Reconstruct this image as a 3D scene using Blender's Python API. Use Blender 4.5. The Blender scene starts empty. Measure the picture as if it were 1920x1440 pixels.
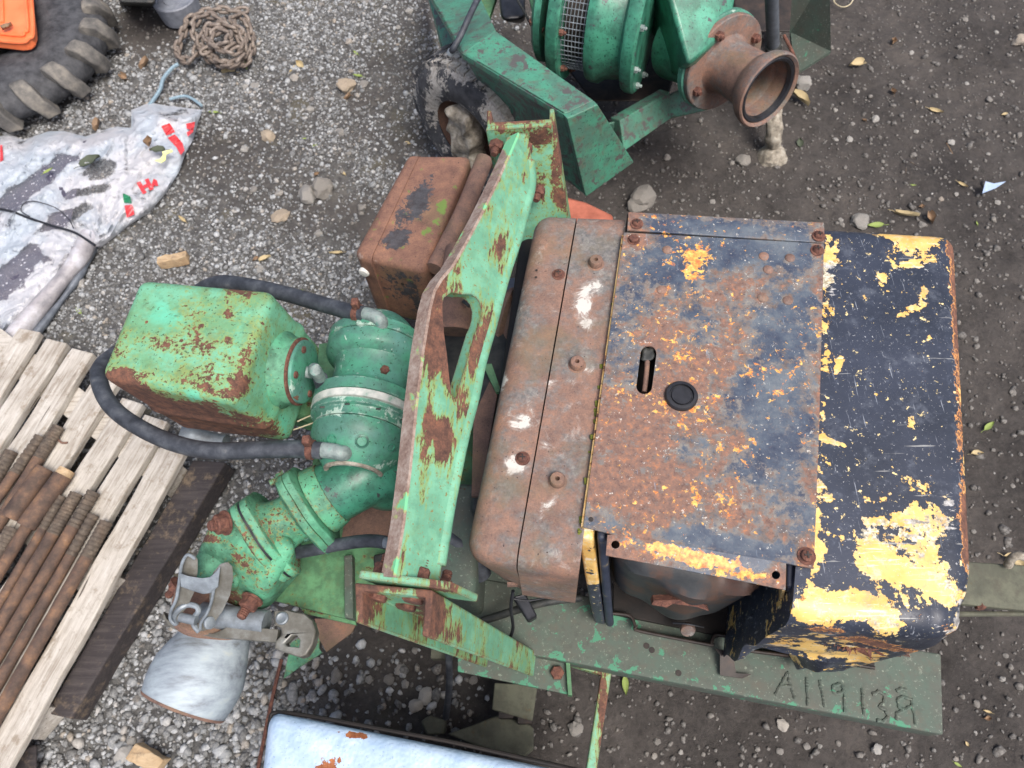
import bpy, bmesh, math, random
import numpy as np
from mathutils import Vector, Matrix, noise as mnoise
from mathutils.geometry import tessellate_polygon

random.seed(7)
RNG = np.random.default_rng(11)
scene = bpy.context.scene
COL = scene.collection

# ------------------------------------------------------------------ camera
IMG_W, IMG_H, FOCAL, CAM_Z = 1920.0, 1440.0, 1400.0, 2.10
NADIR = (1040.0, 1450.0)                       # where a plumb line vanishes in the photograph
down_c = Vector(((NADIR[0] - 960) / FOCAL, (720 - NADIR[1]) / FOCAL, -1.0)).normalized()
zc = -down_c
xc = (Vector((1, 0, 0)) - zc * zc.x).normalized()
yc = zc.cross(xc)
CAM_R = Matrix((xc, yc, zc))
CAM_P = Vector((0, 0, CAM_Z))
cam_data = bpy.data.cameras.new('camera')
cam_data.sensor_width = 36.0
cam_data.lens = FOCAL / IMG_W * 36.0
cam_data.clip_start = 0.02
cam_data.clip_end = 400.0
cam_data.dof.use_dof = True
cam_data.dof.focus_distance = 1.30
cam_data.dof.aperture_fstop = 7.0
cam = bpy.data.objects.new('camera', cam_data)
COL.objects.link(cam)
cam.matrix_world = Matrix.Translation(CAM_P) @ CAM_R.to_4x4()
scene.camera = cam

# ------------------------------------------------------------------ light
SUN_ELEV, SUN_AZ = math.radians(62), math.radians(140)
world = bpy.data.worlds.new('World')
scene.world = world
world.use_nodes = True
wnt = world.node_tree
wnt.nodes.clear()
w_out = wnt.nodes.new('ShaderNodeOutputWorld')
w_bg = wnt.nodes.new('ShaderNodeBackground')
w_sky = wnt.nodes.new('ShaderNodeTexSky')
w_sky.sky_type = 'NISHITA'
w_sky.sun_disc = False
w_sky.sun_elevation = SUN_ELEV
w_sky.sun_rotation = SUN_AZ
w_sky.air_density = 0.7
w_sky.dust_density = 5.0
w_sky.ozone_density = 0.6
w_bg.inputs['Strength'].default_value = 0.13
wnt.links.new(w_sky.outputs[0], w_bg.inputs['Color'])
wnt.links.new(w_bg.outputs[0], w_out.inputs['Surface'])
sun_d = bpy.data.lights.new('sun', 'SUN')
sun_d.energy = 1.7
sun_d.angle = math.radians(26)
sun_d.color = (1.0, 0.98, 0.95)
sun = bpy.data.objects.new('sun', sun_d)
COL.objects.link(sun)
sdir = Vector((math.sin(SUN_AZ) * math.cos(SUN_ELEV), math.cos(SUN_AZ) * math.cos(SUN_ELEV), math.sin(SUN_ELEV)))
sun.rotation_euler = (-sdir).to_track_quat('-Z', 'Y').to_euler()
vs = scene.view_settings
vs.view_transform = 'Standard'
vs.look = 'None'
vs.gamma = 1.0
vs.exposure = 0.66
vs.use_curve_mapping = False

# ------------------------------------------------------------------ measuring helpers
def ray(px, py):
    c = Vector(((px - 960) / FOCAL, (720 - py) / FOCAL, -1.0))
    return Vector((c.dot(xc), c.dot(yc), c.dot(zc)))

def P(px, py, z=0.0):
    """the point of height z that the photograph shows at a pixel"""
    d = ray(px, py)
    return CAM_P + d * ((z - CAM_Z) / d.z)

def PP(px, py, p0, n):
    """the point of a plane that the photograph shows at a pixel"""
    d = ray(px, py)
    return CAM_P + d * ((p0 - CAM_P).dot(n) / d.dot(n))

XC, YC, ZC = np.array(xc), np.array(yc), np.array(zc)
def proj(co):
    q = np.asarray(co, float) - np.array(CAM_P)
    R = np.array(CAM_R)
    c = np.stack([q[:, 0] * R[0, i] + q[:, 1] * R[1, i] + q[:, 2] * R[2, i] for i in range(3)], 1)
    dep = np.maximum(-c[:, 2], 1e-4)
    return 960 + FOCAL * c[:, 0] / dep, 720 - FOCAL * c[:, 1] / dep

def blobs(*bl):
    """soft spots of wear: (x, y, rx, ry, angle, amount) over the measured surface"""
    def f(X, Y):
        v = np.zeros_like(X)
        for (x, y, rx, ry, a, amt) in bl:
            c, s = math.cos(math.radians(a)), math.sin(math.radians(a))
            dx, dy = X - x, Y - y
            u, w = (dx * c + dy * s) / rx, (-dx * s + dy * c) / ry
            v = v + amt * np.exp(-(u * u + w * w) ** 1.5)
        return v
    return f

def lin(r, g, b, k=1.0):
    def c(v):
        v /= 255.0
        return (v / 12.92 if v <= 0.04045 else ((v + 0.055) / 1.055) ** 2.4) * k
    return (min(c(r), .9), min(c(g), .9), min(c(b), .9), 1.0)

# ------------------------------------------------------------------ objects
def thing(name, label, cat, loc=(0, 0, 0), group=None):
    o = bpy.data.objects.new(name, None)
    o.empty_display_size = 0.1
    COL.objects.link(o)
    o.location = loc
    o['label'] = label
    o['category'] = cat
    if group:
        o['group'] = group
    return o

def tag(o, label, cat, group=None):
    o['label'] = label
    o['category'] = cat
    if group:
        o['group'] = group
    return o

def world_loc(o):
    v = Vector((0, 0, 0))
    while o is not None:
        v += o.location
        o = o.parent
    return v

class MB:
    def __init__(s):
        s.v, s.f = [], []
    def add(s, vs_, fs_):
        n = len(s.v)
        s.v.extend([Vector(p) for p in vs_])
        s.f.extend([tuple(i + n for i in f) for f in fs_])
        return s
    # eight-cornered solid with rounded edges, finely gridded
    def rbox(s, top, bot, n=(8, 8, 5), r=0.01, deform=None, sq=()):
        top = [Vector(p) for p in top]; bot = [Vector(p) for p in bot]
        L = (((top[1] - top[0]).length + (top[2] - top[3]).length) / 2,
             ((top[3] - top[0]).length + (top[2] - top[1]).length) / 2,
             sum((top[i] - bot[i]).length for i in range(4)) / 4)
        r = min(r, min(L) * 0.49)
        def samp(l, k):
            if r <= 1e-6:
                return [l * i / k for i in range(k + 1)]
            e = [0, r * .35, r * .7, r]
            mid = [r + (l - 2 * r) * i / k for i in range(1, k)]
            return e + mid + [l - q for q in reversed(e)]
        S = [samp(L[i], n[i]) for i in range(3)]
        N = [len(q) for q in S]
        idx, vs2 = {}, []
        def vert(i, j, k):
            key = (i, j, k)
            if key in idx:
                return idx[key]
            p = Vector((S[0][i], S[1][j], S[2][k]))
            if r > 1e-6:
                q = Vector([min(max(p[a], 0 if (a, 0) in sq else r), L[a] if (a, 1) in sq else L[a] - r) for a in range(3)])
                d = p - q
                if d.length > 1e-9:
                    p = q + d.normalized() * r
            u, v, w = p.x / L[0], p.y / L[1], p.z / L[2]
            T = (top[0] * (1 - u) + top[1] * u) * (1 - v) + (top[3] * (1 - u) + top[2] * u) * v
            B = (bot[0] * (1 - u) + bot[1] * u) * (1 - v) + (bot[3] * (1 - u) + bot[2] * u) * v
            co = B * (1 - w) + T * w
            if deform:
                co = deform(u, v, w, co)
            idx[key] = len(vs2)
            vs2.append(co)
            return idx[key]
        fs = []
        a, b, c = N[0] - 1, N[1] - 1, N[2] - 1
        for i in range(a):
            for j in range(b):
                fs.append((vert(i, j, c), vert(i, j + 1, c), vert(i + 1, j + 1, c), vert(i + 1, j, c)))
                fs.append((vert(i, j, 0), vert(i + 1, j, 0), vert(i + 1, j + 1, 0), vert(i, j + 1, 0)))
        for i in range(a):
            for k in range(c):
                fs.append((vert(i, 0, k), vert(i, 0, k + 1), vert(i + 1, 0, k + 1), vert(i + 1, 0, k)))
                fs.append((vert(i, b, k), vert(i + 1, b, k), vert(i + 1, b, k + 1), vert(i, b, k + 1)))
        for j in range(b):
            for k in range(c):
                fs.append((vert(0, j, k), vert(0, j + 1, k), vert(0, j + 1, k + 1), vert(0, j, k + 1)))
                fs.append((vert(a, j, k), vert(a, j, k + 1), vert(a, j + 1, k + 1), vert(a, j + 1, k)))
        return s.add(vs2, fs)
    # turned solid: profile of (distance along the axis, radius)
    def lathe(s, p0, axis, prof, seg=40, rfun=None, up=None, close=True, arc=None):
        a = Vector(axis).normalized()
        u = Vector(up) if up else (Vector((0, 0, 1)) if abs(a.z) < .9 else Vector((1, 0, 0)))
        u = (u - a * u.dot(a)).normalized()
        w = a.cross(u)
        p0 = Vector(p0)
        vs2, fs = [], []
        m = len(prof)
        for (h, r) in prof:
            for k in range(seg):
                t = 2 * math.pi * k / seg
                rr = r * (rfun(t, h) if rfun else 1)
                vs2.append(p0 + a * h + (u * math.cos(t) + w * math.sin(t)) * rr)
        for i in range(m - 1):
            for k in range(seg):
                k2 = (k + 1) % seg
                fs.append((i * seg + k, i * seg + k2, (i + 1) * seg + k2, (i + 1) * seg + k))
        if close:
            if prof[0][1] > 1e-5:
                fs.append(tuple(reversed(range(seg))))
            if prof[-1][1] > 1e-5:
                fs.append(tuple(range((m - 1) * seg, m * seg)))
        return s.add(vs2, fs)
    def tube(s, pts, r, seg=12, caps=True, smooth=6, closed=False):
        pts = [Vector(p) for p in pts]
        if smooth > 1 and len(pts) > 2:
            q = []
            n = len(pts)
            rng = range(n) if closed else range(n - 1)
            for i in rng:
                if closed:
                    p0, p1, p2, p3 = pts[i - 1], pts[i], pts[(i + 1) % n], pts[(i + 2) % n]
                else:
                    p0, p1, p2, p3 = pts[max(i - 1, 0)], pts[i], pts[i + 1], pts[min(i + 2, n - 1)]
                for k in range(smooth):
                    t = k / smooth
                    q.append(0.5 * ((2 * p1) + (p2 - p0) * t + (2 * p0 - 5 * p1 + 4 * p2 - p3) * t * t + (3 * p1 - p0 - 3 * p2 + p3) * t ** 3))
            if not closed:
                q.append(pts[-1])
            pts = q
        n = len(pts)
        vs2, fs = [], []
        ref = None
        for i, p in enumerate(pts):
            if closed:
                t = (pts[(i + 1) % n] - pts[i - 1]).normalized()
            else:
                t = (pts[min(i + 1, n - 1)] - pts[max(i - 1, 0)]).normalized()
            if ref is None:
                ref = Vector((0, 0, 1)) if abs(t.z) < .9 else Vector((1, 0, 0))
            u = (ref - t * ref.dot(t)).normalized()
            ref = u
            w = t.cross(u)
            rr = r(i / (n - 1)) if callable(r) else r
            for k in range(seg):
                a = 2 * math.pi * k / seg
                vs2.append(p + (u * math.cos(a) + w * math.sin(a)) * rr)
        m = n if closed else n - 1
        for i in range(m):
            i2 = (i + 1) % n
            for k in range(seg):
                k2 = (k + 1) % seg
                fs.append((i * seg + k, i * seg + k2, i2 * seg + k2, i2 * seg + k))
        if caps and not closed:
            fs.append(tuple(reversed(range(seg))))
            fs.append(tuple(range((n - 1) * seg, n * seg)))
        return s.add(vs2, fs)
    # flat outline given depth, with holes
    def prism(s, outline, off, holes=()):
        loops = [[Vector(p) for p in outline]] + [[Vector(p) for p in h] for h in holes]
        off = Vector(off)
        flat = [p for l in loops for p in l]
        n = len(flat)
        tris = tessellate_polygon(loops)
        fs = [tuple(t) for t in tris] + [tuple(i + n for i in reversed(t)) for t in tris]
        k = 0
        for l in loops:
            m = len(l)
            for i in range(m):
                a, b = k + i, k + (i + 1) % m
                fs.append((a, b, b + n, a + n))
            k += m
        return s.add(flat + [p + off for p in flat], fs)
    def box(s, c, sx, sy, sz, ax=None):
        ax = ax or (Vector((1, 0, 0)), Vector((0, 1, 0)), Vector((0, 0, 1)))
        c = Vector(c)
        vs2 = [c + ax[0] * (sx / 2 * i) + ax[1] * (sy / 2 * j) + ax[2] * (sz / 2 * k) for i in (-1, 1) for j in (-1, 1) for k in (-1, 1)]
        return s.add(vs2, [(0, 1, 3, 2), (4, 6, 7, 5), (0, 4, 5, 1), (2, 3, 7, 6), (0, 2, 6, 4), (1, 5, 7, 3)])
    def hexbolt(s, p, d, r, h, stub=0.0, washer=0.0):
        d = Vector(d).normalized()
        p = Vector(p)
        if washer:
            s.lathe(p, d, [(0, washer), (h * .22, washer)], 20)
            p = p + d * h * .22
        s.lathe(p, d, [(0, r), (h * .85, r), (h, r * .85)], 6)
        if stub:
            prof = []
            k = max(2, int(stub / .004))
            for i in range(k):
                z = h + stub * i / k
                prof += [(z, r * .56), (z + stub / k * .5, r * .48)]
            prof += [(h + stub, r * .42)]
            s.lathe(p, d, prof, 14)
        return s
    def build(s, name, mat, parent=None, bevel=0.0, sharp=38, dice=0.0, attrs=None, kind=None, recalc=True, flat=False, seg=2):
        me = bpy.data.meshes.new(name)
        bm = bmesh.new()
        vv = [bm.verts.new(p) for p in s.v]
        for f in s.f:
            try:
                bm.faces.new([vv[i] for i in f])
            except ValueError:
                pass
        if recalc:
            bmesh.ops.recalc_face_normals(bm, faces=bm.faces)
        if dice:
            for _ in range(9):
                es = [e for e in bm.edges if e.calc_length() > dice]
                if not es:
                    break
                bmesh.ops.subdivide_edges(bm, edges=es, cuts=1)
                bmesh.ops.triangulate(bm, faces=[f for f in bm.faces if len(f.verts) > 4])
        bm.to_mesh(me)
        bm.free()
        if attrs:
            co = np.empty(len(me.vertices) * 3)
            me.vertices.foreach_get('co', co)
            X, Y = proj(co.reshape(-1, 3))
            for an, fn in attrs.items():
                at = me.attributes.new(an, 'FLOAT', 'POINT')
                at.data.foreach_set('value', fn(X, Y).astype(np.float32))
        if not flat:
            me.polygons.foreach_set('use_smooth', [True] * len(me.polygons))
            me.set_sharp_from_angle(angle=math.radians(sharp))
        o = bpy.data.objects.new(name, me)
        COL.objects.link(o)
        if mat:
            me.materials.append(mat)
        if parent is not None:
            o.parent = parent
            off = world_loc(parent)
            if off.length > 0:
                me.transform(Matrix.Translation(-off))
        elif kind is None or True:
            if len(me.vertices) and parent is None:
                cs = [Vector(c) for c in o.bound_box]
                base = Vector(((cs[0].x + cs[6].x) / 2, (cs[0].y + cs[6].y) / 2, cs[0].z))
                me.transform(Matrix.Translation(-base))
                o.location = base
        if bevel:
            md = o.modifiers.new('edge', 'BEVEL')
            md.width = bevel
            md.segments = seg
            md.limit_method = 'ANGLE'
            md.angle_limit = math.radians(40)
            md.harden_normals = False
        if kind:
            o['kind'] = kind
        return o

def copy_part(o, parent, loc=None):
    c = o.copy()
    COL.objects.link(c)
    c.parent = parent
    if loc is not None:
        c.location = loc
    return c
# ------------------------------------------------------------------ materials
class G:
    """small wrapper that wires up a node material"""
    def __init__(s, name):
        s.m = bpy.data.materials.new(name)
        s.m.use_nodes = True
        s.nt = s.m.node_tree
        s.nt.nodes.clear()
        s.out = s.nt.nodes.new('ShaderNodeOutputMaterial')
        s.b = s.nt.nodes.new('ShaderNodeBsdfPrincipled')
        s.nt.links.new(s.b.outputs[0], s.out.inputs['Surface'])
        s.co = s.nt.nodes.new('ShaderNodeTexCoord').outputs['Object']
    def link(s, a, b):
        if isinstance(a, (int, float)):
            b.default_value = a
        elif isinstance(a, tuple):
            b.default_value = a
        else:
            s.nt.links.new(a, b)
    def math(s, op, a, b=0.0, clamp=False):
        n = s.nt.nodes.new('ShaderNodeMath')
        n.operation = op
        n.use_clamp = clamp
        s.link(a, n.inputs[0]); s.link(b, n.inputs[1])
        return n.outputs[0]
    def map(s, scale=(1, 1, 1), loc=(0, 0, 0), rot=(0, 0, 0), vec=None):
        n = s.nt.nodes.new('ShaderNodeMapping')
        s.link(vec or s.co, n.inputs['Vector'])
        n.inputs['Scale'].default_value = scale
        n.inputs['Location'].default_value = loc
        n.inputs['Rotation'].default_value = rot
        return n.outputs[0]
    def noise(s, scale, detail=5, rough=.6, vec=None, dist=0.0, seed=0.0):
        n = s.nt.nodes.new('ShaderNodeTexNoise')
        v = vec or s.co
        if seed:
            v = s.map(loc=(seed * 3.1, seed * 1.7, seed * 2.3), vec=v)
        s.link(v, n.inputs['Vector'])
        n.inputs['Scale'].default_value = scale
        n.inputs['Detail'].default_value = detail
        n.inputs['Roughness'].default_value = rough
        n.inputs['Distortion'].default_value = dist
        return n.outputs['Fac']
    def voro(s, scale, feature='F1', vec=None, out='Distance', rand=1.0):
        n = s.nt.nodes.new('ShaderNodeTexVoronoi')
        n.feature = feature
        s.link(vec or s.co, n.inputs['Vector'])
        n.inputs['Scale'].default_value = scale
        n.inputs['Randomness'].default_value = rand
        return n.outputs[out]
    def thr(s, v, lo, hi, a=0.0, b=1.0):
        n = s.nt.nodes.new('ShaderNodeMapRange')
        n.interpolation_type = 'SMOOTHSTEP'
        s.link(v, n.inputs['Value'])
        n.inputs['From Min'].default_value = lo
        n.inputs['From Max'].default_value = hi
        n.inputs['To Min'].default_value = a
        n.inputs['To Max'].default_value = b
        return n.outputs['Result']
    def mix(s, f, a, b, mode='MIX'):
        n = s.nt.nodes.new('ShaderNodeMix')
        n.data_type = 'RGBA'
        n.blend_type = mode
        s.link(f, n.inputs[0]); s.link(a, n.inputs[6]); s.link(b, n.inputs[7])
        return n.outputs[2]
    def ramp(s, f, stops):
        n = s.nt.nodes.new('ShaderNodeValToRGB')
        e = n.color_ramp.elements
        while len(e) < len(stops):
            e.new(0.5)
        for k, (p, c) in enumerate(stops):
            e[k].position = p; e[k].color = c
        s.link(f, n.inputs[0])
        return n.outputs[0]
    def attr(s, name):
        n = s.nt.nodes.new('ShaderNodeAttribute')
        n.attribute_name = name
        return n.outputs['Fac']
    def island(s):
        return s.nt.nodes.new('ShaderNodeNewGeometry').outputs['Random Per Island']
    def objrand(s):
        return s.nt.nodes.new('ShaderNodeObjectInfo').outputs['Random']
    def edge(s, rad=.006):
        """0..1 where the surface turns a corner"""
        bv = s.nt.nodes.new('ShaderNodeBevel')
        bv.samples = 3
        bv.inputs['Radius'].default_value = rad
        ge = s.nt.nodes.new('ShaderNodeNewGeometry')
        dt = s.nt.nodes.new('ShaderNodeVectorMath'); dt.operation = 'DOT_PRODUCT'
        s.nt.links.new(bv.outputs[0], dt.inputs[0]); s.nt.links.new(ge.outputs['Normal'], dt.inputs[1])
        return s.thr(dt.outputs['Value'], .995, .80, 0, 1) if False else s.math('SUBTRACT', 1.0, s.thr(dt.outputs['Value'], .80, .995))
    def bump(s, h, strength=.3, dist=.003, normal=None):
        n = s.nt.nodes.new('ShaderNodeBump')
        n.inputs['Strength'].default_value = strength
        n.inputs['Distance'].default_value = dist
        s.link(h, n.inputs['Height'])
        if normal is not None:
            s.nt.links.new(normal, n.inputs['Normal'])
        return n.outputs[0]
    def done(s, color, rough=.6, normal=None, metal=0.0, spec=None):
        s.link(color, s.b.inputs['Base Color'])
        s.link(rough, s.b.inputs['Roughness'])
        s.link(metal, s.b.inputs['Metallic'])
        if spec is not None:
            s.link(spec, s.b.inputs['Specular IOR Level'])
        if normal is not None:
            s.nt.links.new(normal, s.b.inputs['Normal'])
        return s.m

def rust_color(g, k=1.0, orange=.3):
    a = g.noise(55, 6, .7, seed=1.3)
    b = g.noise(260, 4, .7, seed=2.1)
    c = g.ramp(g.math('ADD', g.math('MULTIPLY', a, .7), g.math('MULTIPLY', b, .3)),
               [(.30, lin(58, 42, 38, k)), (.45, lin(88, 62, 52, k)), (.56, lin(116, 80, 64, k)), (.72, lin(156, 100, 68, k))])
    return c

def paint(name, c1, c2, amt=.5, scale=9, stretch=(1, 1, 1), halo=lin(140, 150, 70), dirt=lin(80, 70, 55), dirt_amt=.35,
          chip=None, chip_amt=.70, edge=.0, fine=.35, rough=.5, speck=None, rk=1.0, seed=0.0, halo_w=.07, chip_edge=0.0, pits=0.0, fade=None):
    g = G(name)
    def dull(c, k):
        m_ = (c[0] + c[1] + c[2]) / 3
        return tuple((v * .80 + m_ * .20) * k for v in c[:3]) + (1,)
    c1, c2 = dull(c1, .80), dull(c2, .72)
    st = g.map(scale=stretch)
    n1 = g.noise(scale, 7, .62, vec=st, dist=.25, seed=1 + seed)
    n2 = g.noise(scale * 9, 5, .65, vec=st, seed=4 + seed)
    v = g.math('ADD', g.math('MULTIPLY', n1, 1 - fine), g.math('MULTIPLY', n2, fine))
    v = g.math('ADD', v, g.attr('rust'))
    if edge:
        v = g.math('ADD', v, g.math('MULTIPLY', g.edge(.007), edge))
    if pits:
        pv = g.voro(42, vec=g.map(loc=(seed, 3.3, 1.1)))
        pr = g.noise(26, 3, .5, seed=18 + seed)
        v = g.math('ADD', v, g.math('MULTIPLY', g.math('MULTIPLY', g.thr(pv, .26, .08), g.thr(pr, .46, .60)), pits))
    t = 1 - amt
    m = g.thr(v, t - .012, t + .012)
    h = g.thr(v, t - halo_w, t)
    base = g.mix(g.thr(g.noise(14, 6, .68, seed=7 + seed), .40, .60), c1, c2)
    base = g.mix(g.thr(g.noise(48, 6, .75, seed=33 + seed), .50, .66, 0, .35), base, tuple(v * .5 for v in c2[:3]) + (1,))
    base = g.mix(g.math('MULTIPLY', g.thr(g.noise(30, 6, .7, seed=9 + seed), .48, .75), dirt_amt), base, dirt)
    if fade:
        base = g.mix(g.thr(g.noise(7, 5, .6, seed=27 + seed), .50, .68, 0, .6), base, fade)
    base = g.mix(g.math('MULTIPLY', h, .75), base, halo)
    ck = g.thr(g.noise(120, 6, .75, dist=1.0, seed=21 + seed), .60, .68, 0, .35)
    base = g.mix(ck, base, dirt)
    if speck:
        sp = g.thr(g.noise(150, 4, .6, seed=12 + seed), .62, .66)
        base = g.mix(sp, base, speck)
        sp2 = g.thr(g.noise(70, 6, .75, seed=14 + seed), .60, .67, 0, .7)
        base = g.mix(sp2, base, speck)
    if chip:
        cv = g.math('ADD', g.noise(scale * 3.3, 6, .68, dist=.3, seed=15 + seed), g.attr('chip'))
        if chip_edge:
            cv = g.math('ADD', cv, g.math('MULTIPLY', g.edge(.006), chip_edge))
        base = g.mix(g.thr(cv, chip_amt - .01, chip_amt + .015), base, chip)
    col = g.mix(m, base, rust_color(g, rk))
    fineb = g.noise(320, 3, .6, seed=3)
    hgt = g.math('SUBTRACT', g.math('ADD', g.math('MULTIPLY', fineb, .25), g.math('MULTIPLY', n2, .35)), g.math('MULTIPLY', m, .9))
    rg = g.mix(m, (rough, rough, rough, 1), (.88, .88, .88, 1))
    return g.done(col, rg, g.bump(hgt, .55, .0022))

M = {}
MINT, MINT2 = lin(108, 196, 140), lin(86, 172, 128)
YG = lin(150, 176, 96)
M['lift'] = paint('mint_paint_peeling_to_rust', lin(116, 200, 158), lin(104, 186, 146), amt=.425, scale=12, stretch=(2.1, .42, 1.5),
                  halo=lin(140, 150, 66), dirt=lin(120, 130, 72), dirt_amt=.30, edge=.17, fine=.36, rough=.58, halo_w=.085, speck=lin(126, 116, 70))
M['lift_edge_old'] = paint('rusty_cut_edge', lin(120, 176, 128), lin(150, 150, 120), amt=.66, scale=10, halo=lin(160, 140, 110), dirt=lin(170, 140, 120), dirt_amt=.5, fine=.35, rk=1.25, chip=lin(190, 180, 168), chip_amt=.60)
M['tank'] = paint('mint_tank_paint_pitted', lin(112, 204, 158), lin(116, 184, 124), amt=.405, scale=15, halo=lin(142, 158, 88), dirt=lin(124, 128, 72), dirt_amt=.7,
                  chip=lin(215, 225, 200), chip_amt=.79, edge=.16, fine=.42, rough=.62, speck=lin(64, 84, 52), halo_w=.10, seed=2, pits=.16, fade=lin(100, 204, 172))
M['valve'] = paint('sea_green_gloss_paint', lin(70, 170, 132), lin(84, 150, 130), amt=.31, scale=10, halo=lin(70, 110, 80), dirt=lin(64, 104, 86), dirt_amt=.8,
                   chip=lin(168, 190, 176), chip_amt=.645, speck=lin(40, 84, 62), edge=.0, fine=.4, rough=.46, seed=3, halo_w=.03, chip_edge=.10, pits=.08, fade=lin(104, 158, 148))
M['discharge'] = paint('green_cast_paint_rusting', lin(94, 176, 134), lin(66, 134, 100), amt=.41, scale=15, halo=lin(136, 142, 78), dirt=lin(46, 92, 66), dirt_amt=.75,
                       edge=.08, fine=.5, rough=.66, speck=lin(50, 60, 38), seed=4, pits=.1, fade=lin(104, 192, 148))
M['frame'] = paint('grimy_dark_green_paint', lin(88, 108, 94), lin(98, 106, 94), amt=.33, scale=9, halo=lin(84, 88, 74), dirt=lin(90, 88, 78), dirt_amt=1.0,
                   chip=lin(74, 132, 104), chip_amt=.645, speck=lin(120, 130, 116), edge=.0, fine=.5, rough=.75, seed=5)
M['deck'] = paint('mint_deck_paint_worn', lin(100, 172, 112), lin(82, 140, 92), amt=.37, scale=8, halo=lin(120, 130, 76), dirt=lin(96, 104, 66), dirt_amt=.6, edge=.04, fine=.5, rough=.6, seed=6)
M['trailer'] = paint('teal_green_paint_scuffed', lin(66, 162, 128), lin(82, 138, 116), amt=.31, scale=9, halo=lin(72, 104, 82), dirt=lin(96, 92, 80), dirt_amt=1.0,
                     chip=lin(84, 82, 80), chip_amt=.575, edge=.05, fine=.5, rough=.45, speck=lin(22, 60, 48), seed=8)
M['volute'] = paint('teal_green_gloss_paint', lin(58, 162, 126), lin(54, 130, 104), amt=.28, scale=10, halo=lin(60, 100, 78), dirt=lin(38, 80, 62), dirt_amt=.85,
                    chip=lin(70, 74, 74), chip_amt=.63, edge=.03, fine=.4, rough=.33, speck=lin(16, 44, 38), seed=9, chip_edge=.04, fade=lin(84, 168, 140))
M['olive'] = paint('olive_drab_dirty_paint', lin(112, 114, 92), lin(98, 100, 82), amt=.32, scale=10, halo=lin(90, 84, 62), dirt=lin(74, 70, 60), dirt_amt=.7, rough=.8, seed=10)

def rust_mat(name, amt_blue=.45, k=1.0, white=.70, moss=False, warm=False):
    g = G(name)
    n = g.noise(9, 7, .65, seed=2)
    n2 = g.noise(70, 6, .7, seed=5)
    v = g.math('ADD', g.math('ADD', g.math('MULTIPLY', n, .65), g.math('MULTIPLY', n2, .35)), g.attr('blue'))
    rc = g.ramp(g.math('ADD', g.math('MULTIPLY', g.noise(24, 7, .7, seed=8), .6), g.math('MULTIPLY', g.noise(300, 4, .7, seed=9), .4)),
                [(.30, lin(84, 66, 60, k)), (.44, lin(118, 94, 84, k)), (.56, lin(144, 112, 96, k)), (.70, lin(172, 122, 94, k))])
    if warm:
        rc = g.ramp(g.math('ADD', g.math('MULTIPLY', g.noise(20, 7, .7, seed=8), .65), g.math('MULTIPLY', g.noise(300, 4, .7, seed=9), .35)),
                    [(.32, lin(80, 58, 50)), (.44, lin(112, 82, 70)), (.55, lin(136, 100, 82)), (.68, lin(164, 120, 90))])
    bl = g.ramp(g.noise(120, 5, .7, seed=3), [(.3, lin(84, 84, 86, k)), (.5, lin(112, 110, 108, k)), (.7, lin(140, 138, 132, k))])
    c = g.mix(g.thr(v, 1 - amt_blue - .08, 1 - amt_blue + .08), rc, bl)
    wv = g.math('ADD', g.noise(24, 9, .76, dist=.5, seed=21), g.attr('white'))
    c = g.mix(g.thr(wv, white - .10, white + .02, 0, .42), c, lin(176, 170, 162))
    c = g.mix(g.thr(wv, white, white + .05, 0, .8), c, lin(210, 206, 198))
    olive = g.thr(g.noise(7, 6, .65, seed=41), .50, .66, 0, .45)
    c = g.mix(olive, c, lin(112, 100, 74, k))
    dk = g.thr(g.noise(95, 6, .75, seed=43), .58, .70, 0, .55)
    c = g.mix(dk, c, lin(78, 62, 56, k))
    sp = g.thr(g.noise(190, 2, .5, seed=30), .71, .74)
    c = g.mix(sp, c, lin(60, 46, 42))
    if moss:
        mv = g.math('ADD', g.noise(40, 5, .6, seed=33), g.attr('moss'))
        c = g.mix(g.thr(mv, .62, .72), c, lin(104, 128, 62))
    pv = g.math('ADD', g.math('ADD', g.math('MULTIPLY', g.noise(20, 7, .68, seed=37, dist=.3), .8), g.math('MULTIPLY', g.noise(110, 6, .75, seed=38), .5)), g.math('SUBTRACT', g.attr('dark'), .15))
    c = g.mix(g.thr(pv, .72, .78, 0, .92), c, g.ramp(g.noise(60, 5, .7, seed=39), [(.35, lin(40, 44, 50)), (.65, lin(70, 74, 80))]))
    return g.done(c, .8, g.bump(g.math('ADD', g.math('MULTIPLY', n2, .5), g.math('MULTIPLY', g.noise(400, 3, .6), .5)), .45, .0016))
M['rust_cowl'] = rust_mat('brown_rusted_sheet_steel', .46, k=.96, white=.65)
M['rust_box'] = rust_mat('orange_brown_rusted_box_steel', .30, k=.92, white=.80, moss=True, warm=True)
M['rust'] = rust_mat('plain_rusted_steel', .12, k=.85, white=.86)

def bolt_rust():
    g = G('flaky_bolt_rust')
    c = g.ramp(g.noise(90, 6, .7), [(.3, lin(66, 44, 40)), (.5, lin(104, 68, 57)), (.7, lin(138, 96, 78))])
    return g.done(c, .85, g.bump(g.noise(220, 5, .7), .9, .003))
M['bolt'] = bolt_rust()

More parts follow.
